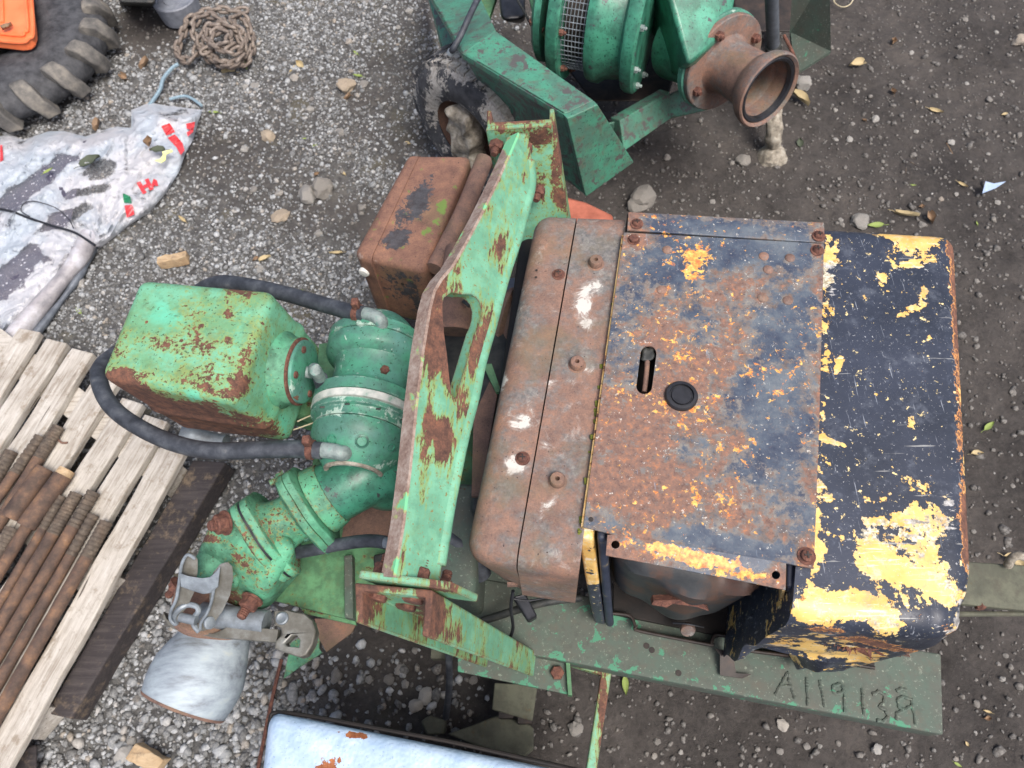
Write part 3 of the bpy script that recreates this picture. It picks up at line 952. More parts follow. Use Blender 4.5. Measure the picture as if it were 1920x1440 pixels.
named_stones = [
    (575, 362, 32, 'stone', 'white angular stone touching a grey one on the gravel', .9),
    (603, 352, 38, 'greystone', 'grey angular stone touching a white one on the gravel', .9),
    (1200, 378, 46, 'greystone', 'large grey brown stone on dark soil behind the engine cover', .8),
    (650, 160, 28, 'tanstone', 'round tan crumbly lump beside the muddy trailer tyre', .8),
    (525, 404, 30, 'tanstone', 'flat tan stone on gravel above the rust coloured box', .5),
    (503, 253, 26, 'tanstone', 'tan pebble on the gravel between bag and trailer tyre', .7),
    (1614, 412, 34, 'stone', 'white stone tucked against the far edge of the navy hood', .6),
    (1503, 158, 34, 'stone', 'pale stone behind the rusty pipe mouth', .9),
    (1642, 222, 14, 'stone', 'small round white stone alone on dark soil', .7),
    (1912, 76, 28, 'stone', 'white stone at the right hand edge of the picture', .7),
    (225, 1414, 30, 'stone', 'white stone on gravel below the dark timber', .7),
    (148, 532, 22, 'stone', 'pale stone by the grey vinyl edge', .9),
    (560, 1200, 30, 'stone', 'long pale stone beside the green torn plate', .8),
    (1467, 1360, 20, 'stone', 'white chip lying below the welded number', .4),
    (1645, 1405, 18, 'stone', 'pale stone near the bottom edge under the welded number', .7),
    (797, 1305, 28, 'stone', 'grey stone under the leg of the lifting frame', .7),
    (778, 1322, 24, 'stone', 'pale stone beside the upright black hose', .7),
    (1078, 1365, 24, 'stone', 'pale stone left of the green bar at the bottom', .7),
    (1393, 302, 26, 'greystone', 'brown clod left of the muddy jack foot', .7),
    (700, 345, 5, 'stone', 'tiny white chip above the rusted box', .4),
]
for k, (x, y, w, mt, lab, fl) in enumerate(named_stones):
    put(stone_mesh('stone', M[mt], k * 3 + 1, fl), 'stone', x, y, pxsize(w, x, y), lab, 'stone', tilt=.15)

fills = [stone_mesh('stone', M['soilstone'], 100 + k, random.uniform(.5, .9), .3) for k in range(7)]
spots = []
tries = 0
while len(spots) < 135 and tries < 9000:
    tries += 1
    x, y = random.uniform(0, 1920), random.uniform(0, 1440)
    in_soil = (x > 1200 and y < 470 and not (1270 < x < 1560 and y < 340)) or (x > 1815) or (y > 1300 and x > 1180) or (610 < x < 900 and 1215 < y < 1350)
    on_gravel = (430 < x < 800 and y < 520) or (200 < x < 620 and y > 1130)
    if not (in_soil or (on_gravel and random.random() < .45)):
        continue
    if in_soil and 1450 < x < 1830 and y > 1200 and y < 1385:
        continue
    if any((x - a) ** 2 + (y - b) ** 2 < 18 ** 2 for a, b, _ in spots):
        continue
    spots.append((x, y, in_soil))
for x, y, s_ in spots:
    w = (random.choice((11, 14, 17, 20)) if (610 < x < 900 and y > 1200) else random.choice((6, 6, 7, 7, 8, 9, 10, 12))) if s_ else random.choice((9, 10, 12, 14))
    if s_:
        place = 'right of the navy hood' if x > 1815 and y > 430 else ('beyond the far edge of the hood' if y < 470 else ('below the rail with the welded number' if x > 1180 else 'in the shade under the lifting frame leg'))
        sizew = 'tiny' if w < 8 else ('small' if w < 11 else 'thumb sized')
        put(random.choice(fills), 'stone', x, y, pxsize(w, x, y), f'{sizew} grey stone on the soil {place}', 'stone', f'{sizew} stones {place}', lift=.3)
    else:
        place = 'between pallet and blue tank' if y > 1100 else ('above the rusted exhaust box' if x > 640 else 'between plastic bag and rusted box')
        put(random.choice(fills), 'stone', x, y, pxsize(w, x, y), f'larger stone among the gravel {place}', 'stone', f'bigger stones {place}', lift=.4)

def leaf_mesh(name, mat, L, W, curl, lobes=0, seed=0):
    rnd = random.Random(seed)
    mb = MB()
    n, m = 9, 5
    vs_, fs = [], []
    for i in range(n):
        t = i / (n - 1)
        w = W * math.sin(math.pi * min(1, .04 + t * .96) ** .8) * (1 + (lobes * math.sin(t * 14)))
        for j in range(m):
            s_ = j / (m - 1) - .5
            x = (t - .5) * L
            y = s_ * w
            z = curl * (abs(s_) * 2) ** 2 * W * .8 + math.sin(t * 3 + seed) * curl * L * .12 + rnd.uniform(-1, 1) * .012 * L
            vs_.append((x, y, z))
    for i in range(n - 1):
        for j in range(m - 1):
            a = i * m + j
            fs.append((a, a + m, a + m + 1, a + 1))
    mb.add(vs_, fs)
    mb.tube([(-.5 * L, 0, 0), (-.62 * L, .03 * L, .02 * L), (-.8 * L, .02 * L, .01 * L)], L * .016, 5, smooth=3)
    me = bpy.data.meshes.new(name)
    me.from_pydata([tuple(v) for v in mb.v], [], mb.f)
    me.polygons.foreach_set('use_smooth', [True] * len(me.polygons))
    me.materials.append(mat)
    return me

leaf_src = [leaf_mesh('leaf', M['leaf_tan'], 2.4, 1.3, .55, .05, 1), leaf_mesh('leaf', M['leaf_brown'], 2.2, 1.4, .8, .10, 2),
            leaf_mesh('leaf', M['leaf_green'], 2.5, .9, .3, 0, 3), leaf_mesh('leaf', M['leaf_tan'], 2.6, .8, .7, .03, 4), leaf_mesh('leaf', M['leaf_dark'], 2.4, 1.5, .3, .10, 5)]
named_leaves = [
    (562, 118, 24, 0, 'tan curled leaf on gravel right of the chain heap'),
    (428, 134, 28, 0, 'tan leaf poking out below the chain heap'),
    (232, 142, 22, 1, 'orange brown leaf beside the tractor tyre'),
    (270, 118, 26, 1, 'brown crumpled leaf between tractor tyre and chain'),
    (184, 236, 26, 1, 'brown leaf on gravel between tyre and plastic bag'),
    (567, 545, 20, 2, 'green leaf lying beside the far hose'),
    (495, 481, 24, 0, 'pale tan leaf on gravel above the green tank'),
    (628, 470, 24, 3, 'pale folded leaf left of the rusted box'),
    (1498, 196, 44, 0, 'yellow tan leaf beside the rusty pipe mouth'),
    (1500, 268, 22, 4, 'dark green leaf right of the muddy jack foot'),
    (1675, 78, 22, 1, 'tan brown leaf on soil right of the green mudguard'),
    (1756, 205, 26, 3, 'narrow tan leaf on soil at the upper right'),
    (1604, 122, 34, 0, 'folded pale leaf on soil below the mudguard edge'),
    (1700, 402, 42, 3, 'pale twisted leaf on soil beyond the navy hood'),
    (1642, 420, 34, 2, 'yellow green leaf leaning on the navy hood'),
    (1746, 408, 28, 1, 'dull brown leaf furthest right beyond the navy hood'),
    (1858, 796, 30, 2, 'grey green leaf on bare soil right of the hood'),
    (1836, 848, 24, 0, 'pale leaf on soil close to the right of the hood'),
    (1172, 1286, 36, 2, 'long green blade leaf beside the green bar'),
    (670, 140, 20, 2, 'green leaf above the tan crumbly lump'),
    (400, 210, 20, 2, 'small green leaf on bare ground right of the plastic bag'),
    (340, 408, 20, 3, 'thin tan leaf on ground below the plastic bag'),
    (150, 585, 20, 2, 'yellow green leaf between pallet and vinyl edge'),
    (460, 122, 22, 2, 'green leaf strip touching the chain heap'),
    (1806, 345, 20, 3, 'faint brown leaf on the far soil'),
    (1905, 1052, 44, 0, 'pale curled leaf by the olive drawbar'),
]
for x, y, w, k, lab in named_leaves:
    put(leaf_src[k], 'leaf', x, y, pxsize(w, x, y) * .8, lab, 'leaf', lift=.35, tilt=random.uniform(-.3, .3))
leafspots = 0
while leafspots < 20:
    x, y = random.uniform(430, 1920), random.uniform(0, 1440)
    if not ((430 < x < 780 and y < 500) or (x > 1560 and y < 400) or (x > 1825) or (y > 1385 and x > 1180)):
        continue
    leafspots += 1
    put(random.choice(leaf_src[:4]), 'leaf', x, y, pxsize(random.uniform(10, 18), x, y) * .8, 'small dry leaf scrap on ' + ('the gravel left of the trailer tyre' if x < 800 else ('the far soil beyond the hood' if y < 400 else ('the soil right of the hood' if x > 1825 else 'the soil along the bottom edge'))), 'leaf', 'leaf scraps on the ' + ('gravel' if x < 800 else ('far soil' if y < 400 else ('right hand soil' if x > 1825 else 'near soil'))), lift=.3, tilt=random.uniform(-.4, .4))

# wood chips
def chip(x0, y0, x1, y1, w, h, label):
    a, b = P(x0, y0, .012), P(x1, y1, .012)
    d = (b - a).normalized(); s_ = d.cross(Vector((0, 0, 1)))
    mb = MB()
    mb.rbox([a + s_ * w + Vector((0, 0, h)), b + s_ * w * .8 + Vector((0, 0, h)), b - s_ * w + Vector((0, 0, h * .8)), a - s_ * w * .7 + Vector((0, 0, h))],
            [a + s_ * w * 1.1 - Vector((0, 0, .02)), b + s_ * w - Vector((0, 0, .02)), b - s_ * w * 1.1 - Vector((0, 0, .02)), a - s_ * w - Vector((0, 0, .02))], (7, 3, 2), .003,
            lambda u, v, t, c: c + Vector((0, 0, 1)) * (mnoise.noise(c * 60) * .006) + s_ * mnoise.noise(c * 40) * .008)
    return tag(mb.build('wood_chip', M['wchip']), label, 'wood chip')
M['wchip'] = wood('splintered_tan_wood', [(.3, lin(128, 100, 72)), (.5, lin(180, 154, 120)), (.7, lin(206, 186, 154))])
chip(298, 492, 352, 482, .017, .018, 'short tan wood chip lying on the gravel above the tank')
chip(252, 1406, 302, 1440, .022, .02, 'splintered tan wood chip on gravel at the bottom edge')

# twigs, ring of twine and a shard of blue plastic
def strand(name, pts, r, mat, label, cat, z=.012, group=None):
    mb = MB().tube([P(x, y, z) for x, y in pts], r, 6)
    return tag(mb.build(name, mat), label, cat, group)
strand('twine_ring', [(1562, -8), (1566, 6), (1580, 13), (1594, 8), (1602, -6)], .0022, M['straw'], 'loop of pale twine at the top edge of the soil', 'twine')
strand('twig', [(1700, 300), (1715, 308), (1728, 316)], .0016, M['tarred'], 'thin dark twig pair on the open soil', 'twig')
strand('twig', [(1698, 300), (1699, 325)], .0016, M['tarred'], 'short upright dark twig next to a longer one', 'twig')
strand('twig', [(1775, 268), (1786, 288)], .0016, M['leaf_brown'], 'thin brown twig on soil right of centre', 'twig')
sh = MB().prism([P(1842, 362, .015), P(1848, 340, .03), P(1864, 344, .022), P(1886, 340, .02), P(1868, 352, .018)], (0, 0, -.003))
tag(sh.build('plastic_shard', M['shard']), 'pale blue plastic shard lying on the dark soil', 'shard')
# ------------------------------------------------------------------ tractor wheel lying on its side
ZT = .17
wc = P(-15, 58, ZT); wc.z = 0
RW = (P(188, 58, ZT) - P(-15, 58, ZT)).length
tw = thing('tractor_wheel_assembly', 'large chunky tractor tyre lying flat with an orange centre', 'tyre', wc)
mb = MB()
mb.lathe(wc, (0, 0, 1), [(.02, RW * .55), (.03, RW * .80), (.05, RW * .90), (.08, RW * .915), (.12, RW * .90), (ZT - .03, RW * .84), (ZT - .008, RW * .74), (ZT, RW * .58), (ZT - .008, RW * .40), (ZT - .03, RW * .26), (ZT - .06, RW * .24)], 72, close=False)
mb.build('tyre', M['tractor_tyre'], tw, sharp=60)
def lug_mesh(a0):
    # one bar of the tread: rises from the sidewall, over the shoulder and across
    mb = MB()
    path = [(.775, ZT - .012, -.035), (.815, ZT - .014, -.02), (.87, ZT - .026, .0), (.915, ZT - .06, .02), (.925, ZT * .5, .05), (.925, .03, .09)]
    wid = [.028, .036, .040, .040, .038, .036]
    hgt = [.014, .026, .030, .030, .028, .024]
    pr = []
    for (rr, z, da), w, h in zip(path, wid, hgt):
        a = a0 + da
        c = wc + Vector((math.cos(a), math.sin(a), 0)) * rr * RW + Vector((0, 0, z))
        t = Vector((-math.sin(a), math.cos(a), 0))
        o_ = Vector((math.cos(a), math.sin(a), 0)) * (.2 if z > ZT - .02 else .8) + Vector((0, 0, .9 if z > ZT - .02 else (.7 if z > ZT - .05 else .0)))
        o_.normalize()
        pr.append([c - t * w - o_ * .03, c - t * w * .8 + o_ * h, c + t * w * .8 + o_ * h, c + t * w - o_ * .03])
    vs_, fs = [q for p in pr for q in p], []
    for i in range(len(pr) - 1):
        for k in range(4):
            k2 = (k + 1) % 4
            fs.append((i * 4 + k, i * 4 + k2, (i + 1) * 4 + k2, (i + 1) * 4 + k))
    fs += [(0, 1, 2, 3), tuple(len(vs_) - 4 + k for k in (3, 2, 1, 0))]
    mb.add(vs_, fs)
    return mb
for k in range(18):
    lug_mesh(math.radians(20 * k + 4)).build('lug', M['lug'], tw, bevel=.007, seg=3, sharp=50)
mb = MB()
mb.lathe(wc, (0, 0, 1), [(ZT - .10, .02), (ZT - .10, RW * .30), (ZT - .06, RW * .44), (ZT - .045, RW * .50)], 48, close=False)
mb.build('rim', M['darkpart'], tw, sharp=50)
# orange moulded tray on top of the wheel
ot = [(-60, -60), (52, -60), (60, 60), (52, 76), (35, 80), (-60, 70)]
tr = thing('orange_tray', 'orange moulded plastic tray lying on the tractor tyre', 'tray', P(0, 0, ZT + .012))
mb = MB()
mb.prism([P(x, y, ZT + .05) for x, y in ((-90, -60), (46, -60), (60, 44), (61, 60), (57, 72), (48, 79), (34, 81), (-90, 66))], (0, 0, -.038))
mb.build('tray_base', M['orange'], tr, bevel=.006)
mb = MB()
zr = ZT + .056
mb.tube([P(-80, 52, zr), P(30, 66, zr), P(46, 60, zr), P(52, 44, zr), P(42, -60, zr)], .006, 8, smooth=8)
mb.tube([P(-80, 66, zr - .004), P(30, 79, zr - .004), P(54, 72, zr - .004), P(62, 52, zr - .004), P(54, -60, zr - .004)], .008, 8, smooth=8)
mb.tube([P(-20, 36, zr - .002), P(2, 40, zr - .002), P(5, 30, zr - .002), P(2, -60, zr - .002)], .005, 8, smooth=8)
mb.build('lip', M['orange'], tr)
put(leaf_mesh('leaf', M['leaf_brown'], 2.2, 1.5, .6, .16, 9), 'leaf', 17, 55, .020, 'dark brown leaf on the orange tray', 'leaf', z=ZT + .056, lift=.4)

# grey plastic lid beside the tyre
lp = P(325, -6, .09)
mb = MB()
rl = (P(365, -6, .09) - lp).length
mb.lathe((lp.x, lp.y, 0), (0, 0, 1), [(.0, rl * .9), (.06, rl * .97), (.085, rl), (.09, rl * .96), (.088, rl * .80), (.082, rl * .78), (.082, rl * .52), (.086, rl * .50), (.086, rl * .2), (.084, .0)], 48)
tag(mb.build('drum_lid', M['lid'], sharp=30), 'round grey plastic drum top above the chain heap', 'drum lid')
bw = thing('tractor_axle_end', 'dark blue grey casting in shadow at the top left edge', 'casting', P(250, -30, 0))
mb = MB().rbox([P(215, -60, .2), P(300, -60, .2), P(290, 6, .2), P(225, 4, .2)], [P(215, -60, 0), P(300, -60, 0), P(290, 14, 0), P(225, 12, 0)], (4, 4, 3), .02)
mb.build('casting', M['darkpart'], bw)

# ------------------------------------------------------------------ heap of chain
ch = thing('chain', 'heap of heavy dull brown steel chain on the gravel', 'chain', P(400, 80, 0))
def link_mesh():
    mb = MB()
    L, W, r = .0265, .0170, .0072
    pts = []
    for k in range(14):
        a = 2 * math.pi * k / 14
        pts.append((math.cos(a) * W + (0), math.sin(a) * W, 0))
    pts = [(x * .72, y + (L - W) * (1 if y > 1e-6 else -1 if y < -1e-6 else 0), 0) for x, y, _ in pts]
    mb.tube(pts, r, 6, smooth=1, closed=True)
    me = bpy.data.meshes.new('link')
    me.from_pydata([tuple(v) for v in mb.v], [], mb.f)
    me.polygons.foreach_set('use_smooth', [True] * len(me.polygons))
    me.materials.append(M['chain'])
    return me
LM = link_mesh()
def chain_path():
    pts = [(470, 18, .02)]
    t = 0
    main = [(440, 20, .03), (410, 18, .05), (380, 24, .05), (352, 40, .04), (342, 66, .03), (332, 96, .02), (345, 112, .02), (362, 108, .03), (370, 84, .04),
            (362, 56, .06), (374, 34, .07), (400, 30, .08), (420, 44, .07), (405, 62, .08), (380, 60, .08), (376, 84, .06), (392, 104, .05), (418, 116, .05), (444, 124, .03), (466, 110, .03), (474, 84, .03),
            (468, 56, .04), (456, 32, .05), (436, 36, .07), (444, 62, .08), (452, 86, .08), (434, 98, .09), (410, 88, .09), (396, 76, .10), (408, 58, .11), (430, 64, .11), (424, 80, .12), (400, 92, .07),
            (386, 96, .07), (394, 112, .03), (424, 122, .04), (448, 112, .06), (460, 92, .06), (452, 60, .09), (430, 50, .10), (410, 46, .10), (392, 50, .09), (386, 70, .09), (400, 84, .10), (422, 92, .10), (440, 82, .10)]
    return [P(x, y, z) for x, y, z in pts + main]
cp = chain_path()
dense = []
for i in range(len(cp) - 1):
    p0, p1, p2, p3 = cp[max(i - 1, 0)], cp[i], cp[i + 1], cp[min(i + 2, len(cp) - 1)]
    for k in range(20):
        t = k / 20
        dense.append(0.5 * ((2 * p1) + (p2 - p0) * t + (2 * p0 - 5 * p1 + 4 * p2 - p3) * t * t + (3 * p1 - p0 - 3 * p2 + p3) * t ** 3))
acc, last, links, flip = 0, dense[0], [], 0
for i in range(1, len(dense)):
    acc += (dense[i] - last).length
    last = dense[i]
    if acc >= .036:
        acc = 0
        tdir = (dense[min(i + 2, len(dense) - 1)] - dense[i - 2]).normalized()
        o = bpy.data.objects.new('link', LM)
        COL.objects.link(o)
        o.parent = ch
        o.location = dense[i] - ch.location
        q = tdir.to_track_quat('Y', 'Z')
        flip += 1
        roll = Matrix.Rotation(math.radians((90 if flip % 2 else 0) + 40 + random.uniform(-18, 18)), 4, 'Y')
        o.rotation_euler = (q.to_matrix().to_4x4() @ roll).to_euler()

# blue grey cord and a torn strip by the bag
strand('cord', [(334, 120), (322, 128), (306, 148), (300, 168), (284, 192), (278, 200)], .0075, M['rope'], 'thick pale blue cord running from the chain to the plastic bag', 'cord', z=.015)
strand('plastic_strip', [(318, 186), (345, 180), (362, 186), (378, 198)], .006, M['rope'], 'twisted grey plastic strip at the tip of the bag', 'strip', z=.02)

# ------------------------------------------------------------------ plastic bag over a flecked slab and vinyl
sl = MB().rbox([P(-80, 330, .05), P(165, 262, .05), P(120, 480, .05), P(-80, 700, .05)], [P(-80, 330, 0), P(165, 262, 0), P(120, 480, 0), P(-80, 700, 0)], (6, 6, 2), .01)
tag(sl.build('flecked_slab', M['flecked']), 'dark slab with pale flecks showing below the clear bag', 'slab')
vn = thing('vinyl_roll', 'grey vinyl sheet edge rolled beside the plastic bag', 'vinyl sheet', P(80, 560, 0))
mb = MB()
mb.tube([P(168, 440, .04), P(150, 480, .045), P(120, 520, .045), P(70, 580, .04), (P(-30, 700, .04))], lambda t: .030 + .004 * math.sin(t * 9), 14, smooth=10)
mb.build('rolled_edge', M['sheet'], vn)
mb = MB()
mb.tube([P(178, 452, .02), P(165, 490, .02), P(140, 530, .02), P(95, 590, .02), (P(10, 700, .02))], lambda t: .012 + .003 * math.sin(t * 17), 10, smooth=10)
mb.build('hem', M['steelgrey'], vn)

bag_out = [(-60, 262), (0, 256), (18, 252), (45, 262), (68, 254), (92, 246), (122, 246), (160, 256), (205, 240), (220, 237), (246, 240), (246, 206), (262, 200), (280, 192), (312, 198), (380, 206),
           (372, 228), (362, 262), (346, 292), (336, 322), (310, 364), (280, 398), (240, 424), (200, 456), (190, 464), (176, 464), (160, 470), (140, 492), (110, 528), (70, 570), (30, 620), (-60, 720)]
bag = thing('plastic_bag', 'torn clear white plastic bag with red print lying flat', 'plastic bag', P(150, 330, 0))
def bag_h(px, py):
    """height of the film: drapes over the slab, gathers to the knot at its lower corner"""
    p = P(px, py, .06)
    base = .058 + .014 * mnoise.noise(p * 6) + .008 * mnoise.noise(p * 16)
    d = math.hypot(px - 190, py - 462)
    a = math.atan2(py - 462, px - 190)
    fold = math.sin(a * 26 + mnoise.noise(p * 5) * 3) * .012 * math.exp(-d / 110)
    ridge = (1 - abs(mnoise.noise(p * 9 + Vector((3, 1, 0)))) * 2.4)
    ridge2 = (1 - abs(mnoise.noise(Vector((p.x * 6 + p.y * 9, p.x * 22 - p.y * 16, 4)))) * 2.2)
    crease = .016 * max(0, ridge) ** 4 + .011 * max(0, ridge2) ** 5
    if px > 235 and py < 330:
        base -= .02
    tip = max(0, (px - 230) / 160) * .02
    return base + fold + crease + tip * (0.5 + 0.5 * math.sin(py * .09))
def grid_sheet(outline, hfun, step, name, mat, parent, attrs=None, thick=.0, lift=0.0, dist_edge=True):
    """triangulated sheet inside a measured outline with its own relief"""
    from mathutils.geometry import delaunay_2d_cdt
    pts = [Vector((x, y)) for x, y in outline]
    n0 = len(pts)
    ring = []
    for i in range(n0):
        a, b = pts[i], pts[(i + 1) % n0]
        k = max(1, int((b - a).length / step))
        ring += [a + (b - a) * j / k for j in range(k)]
    xs = [p.x for p in pts]; ys = [p.y for p in pts]
    inner = []
    y = min(ys)
    row = 0
    while y < max(ys):
        x = min(xs) + (step / 2 if row % 2 else 0)
        while x < max(xs):
            inside = False
            for i in range(n0):
                a, b = pts[i], pts[(i + 1) % n0]
                if (a.y > y) != (b.y > y) and x < (b.x - a.x) * (y - a.y) / (b.y - a.y) + a.x:
                    inside = not inside
            if inside and min((Vector((x, y)) - q).length for q in ring) > step * .6:
                inner.append(Vector((x, y)))
            x += step
        y += step * .87
        row += 1
    allp = ring + inner
    res = delaunay_2d_cdt(allp, [], [list(range(len(ring)))], 1, 1e-4)
    v2, f2 = res[0], res[2]
    vs_ = []
    for q in v2:
        e = min((Vector(q) - r_).length for r_ in ring)
        h = hfun(q[0], q[1])
        if dist_edge:
            k = min(1.0, e / 22.0)
            h = .010 + (h - .010) * (k ** .6)
        vs_.append(P(q[0], q[1], h + lift))
    mb = MB().add(vs_, [tuple(f) for f in f2])
    o = mb.build(name, mat, parent, sharp=80, attrs=attrs, recalc=False)
    return o
clear = blobs((100, 316, 44, 20, -38, .36), (35, 370, 50, 18, -35, .36), (190, 318, 34, 20, -25, .36), (160, 358, 46, 10, -12, .34), (140, 398, 46, 10, -22, .34), (90, 424, 40, 8, -25, .3), (20, 520, 70, 24, -35, .4), (45, 480, 30, 14, -30, .36), (300, 282, 20, 18, 0, -.3), (250, 300, 40, 40, 0, -.2))
grid_sheet(bag_out, bag_h, 5.0, 'film', M['film'], bag, {'clear': clear})
def mark(outline, mat, name='print_mark'):
    return grid_sheet(outline, bag_h, 2.5, name, mat, bag, lift=.0055, dist_edge=False)
# the letters H and A, partly lost in a fold, and the coloured squares
mark([(256, 343), (263, 340), (268, 348), (275, 344), (271, 337), (278, 334), (288, 354), (281, 357), (277, 350), (270, 354), (275, 361), (268, 364)], M['print_red'], 'letter')
mark([(283, 350), (288, 335), (294, 338), (297, 348), (291, 349), (290, 345), (288, 351)], M['print_red'], 'letter')
mark([(302, 236), (318, 231), (328, 247), (312, 254)], M['print_red'])
mark([(314, 258), (328, 252), (342, 268), (346, 282), (339, 291), (331, 276)], M['print_red'])
mark([(349, 232), (366, 228), (362, 248), (352, 256), (350, 248), (358, 244), (350, 241)], M['print_red'], 'letter')
mark([(230, 362), (244, 368), (247, 381), (232, 380)], M['print_green'])
mark([(233, 385), (248, 384), (252, 402), (238, 408)], M['print_red'])
mark([(0, 272), (4, 272), (6, 300), (0, 304)], M['print_red'], 'letter')
strand('cable', [(-20, 388), (20, 396), (52, 408), (100, 424), (140, 436), (178, 460)], .0045, M['black'], 'black cable lying across the plastic bag', 'cable', z=.078)
strand('cable_tie', [(56, 406), (40, 396), (44, 382), (60, 377), (84, 382), (108, 392), (128, 410), (138, 428)], .0018, M['black'], 'thin looped black cable tie on the plastic bag', 'cable tie', z=.085)
put(leaf_src[4], 'leaf', 172, 306, .034, 'large dark green leaf lying on the plastic bag', 'leaf', z=.075, lift=.2, rz=.55)
put(leaf_src[2], 'leaf', 92, 322, .016, 'small yellow green leaf on the plastic bag', 'leaf', z=.075, lift=.3, rz=.8)
put(leaf_src[1], 'leaf', 283, 272, .024, 'brown curled leaf in the torn corner of the bag', 'leaf', z=.075, lift=.4)
put(leaf_src[4], 'leaf', 297, 284, .024, 'dark leaf under the yellow scrap in the bag corner', 'leaf', z=.072, lift=.2)
ys = MB().prism([P(288, 300, .082), P(300, 298, .084), P(306, 290, .084), P(304, 284, .086), P(322, 280, .086), P(324, 284, .086), P(311, 289, .085), P(310, 300, .084), P(302, 305, .083)], (0, 0, -.002))
tag(ys.build('paper_scrap', M['paper_yellow']), 'bright yellow paper scrap in the torn corner of the bag', 'paper')

# ------------------------------------------------------------------ pallet
ZP = .13
plank_lines = [  # near right-hand top corner line: (upper x, y) and (lower x, y), and width to the left in pixels at each
    ((75, 622), (-60, 845), 62, 62), ((125, 643), (-80, 963), 58, 60), ((175, 662), (-60, 1042), 60, 62),
    ((222, 716), (-40, 1130), 60, 66), ((268, 757), (-60, 1288), 60, 66), ((314, 790), (-50, 1400), 60, 66), ((356, 830), (-40, 1545), 62, 70)]
pal = thing('pallet', 'weathered grey timber pallet carrying rusty steel bars', 'pallet', P(140, 950, 0))
pdir = (P(-40, 1545, ZP) - P(356, 830, ZP)).normalized()
pside = Vector((pdir.y, -pdir.x, 0))
if pside.x > 0:
    pside = -pside
for k, (a, b, w0, w1) in enumerate(plank_lines):
    pa, pb = P(*a, ZP), P(*b, ZP)
    ax = (pb - pa); Ln = ax.length + .25
    ax.normalize()
    sd = Vector((ax.y, -ax.x, 0))
    if sd.x > 0:
        sd = -sd
    w = .078 + random.uniform(-.003, .004)
    th = .028 + random.uniform(-.002, .003)
    mb = MB()
    q0, q1 = Vector((0, 0, 0)), Vector((Ln, 0, 0))
    ly = Vector((0, 1, 0)); lz = Vector((0, 0, 1))
    mb.rbox([q0 + ly * w, q1 + ly * w, q1, q0], [q0 + ly * w - lz * th, q1 + ly * w - lz * th, q1 - lz * th, q0 - lz * th], (26, 4, 2), .004,
            lambda u, v, t, c, k=k: c + Vector((0, mnoise.noise(Vector((c.x * 5, k * 9, v * 2))) * .006, mnoise.noise(Vector((c.x * 4, k * 7 + 3, 0))) * .006 + mnoise.noise(c * 30 + Vector((k, 0, 0))) * .002)))
    o = mb.build('plank', M['plank'], pal)
    o.matrix_parent_inverse = Matrix.Identity(4)
    me = o.data
    me.transform(Matrix.Translation(world_loc(pal)))
    R3 = Matrix((ax, sd, Vector((0, 0, 1)))).transposed()
    if R3.determinant() < 0:
        R3 = Matrix((ax, sd, Vector((0, 0, 1)))).transposed()
    o.rotation_euler = (0, 0, math.atan2(ax.y, ax.x))
    # local y must run to the left of the direction of travel: mirror when needed
    left = Vector((-ax.y, ax.x, 0))
    if left.dot(sd) < 0:
        me.transform(Matrix.Scale(-1, 4, Vector((0, 1, 0))))
        me.flip_normals()
    o.location = pa - ax * 0.0 - world_loc(pal)
for k in range(3):
    t = .12 + k * .36
    a, b = P(75, 622, ZP - .03), P(356, 830, ZP - .03)
    a = a + pdir * (t * .95); b = b + pdir * (t * .95)
    d = (b - a).normalized()
    a = a - d * .25
    n_ = Vector((-d.y, d.x, 0)) * .045
    mb = MB().rbox([a + n_, b + n_, b - n_, a - n_], [q - Vector((0, 0, .1)) for q in (a + n_, b + n_, b - n_, a - n_)], (6, 2, 2), .003)
    mb.build('bearer', M['plank'], pal)

# dark timber beside the pallet
tb = MB()
ZB = .07
ta = [P(340, 850, ZB), P(446, 858, ZB), P(133, 1348, ZB), P(85, 1337, ZB)]
ta[0] = P(362, 862, ZB); ta[1] = P(424, 866, ZB)
tb.rbox([ta[0], ta[1], ta[2], ta[3]], [p - Vector((0, 0, .075)) for p in ta], (3, 26, 4), .005,
        lambda u, v, t, c: c + Vector((1, 0, .4)) * (mnoise.noise(c * 14) * .004))
tag(tb.build('timber', M['tarred']), 'dark tarred square timber lying right of the pallet', 'timber')
tb = MB().rbox([P(30, 1405, .05), P(70, 1395, .05), P(70, 1460, .05), P(20, 1460, .05)], [P(30, 1405, -.02), P(70, 1395, -.02), P(70, 1460, -.02), P(20, 1460, -.02)], (4, 4, 2), .008)
tag(tb.build('wood_block', M['tarred']), 'brown wood block under the near end of the pallet', 'wood block')

# rusty bars, threaded ends and couplings lying on the planks
def bar(x0, y0, x1, y1, dia, thread, pitch, z, label, group='rusty steel bars on the pallet', coil=False):
    a, b = P(x0, y0, z), P(x1, y1, z)
    d = (b - a).normalized()
    L = (b - a).length + .12
    r = dia / 2
    t = thing('threaded_bar', label, 'steel bar', (a.x, a.y, a.z - r), group)
    prof, k = [], 0
    if thread:
        h = 0
        mb = MB()
        pr = [(0, r * .7)]
        while h < thread:
            dp = .94 if pitch < .013 else .89
            pr += [(h + .001, r * 1.0), (h + pitch * .6, r * 1.0), (h + pitch * .74, r * dp), (h + pitch * .95, r * dp)]
            h += pitch
        pr.append((h, r * .9))
        mb.lathe(a, d, pr, 18)
        mb.build('thread', M['rod'], t, sharp=45, attrs={'thread': lambda X, Y: np.ones_like(X)})
    mb = MB()
    n = 16
    prof = [(thread + (L - thread) * i / n, r * (.96 + .05 * mnoise.noise(Vector((i * .9, x0, y0))))) for i in range(n + 1)]
    mb.lathe(a, d, prof, 18)
    mb.build('shaft', M['rod'], t, sharp=45)
    return t
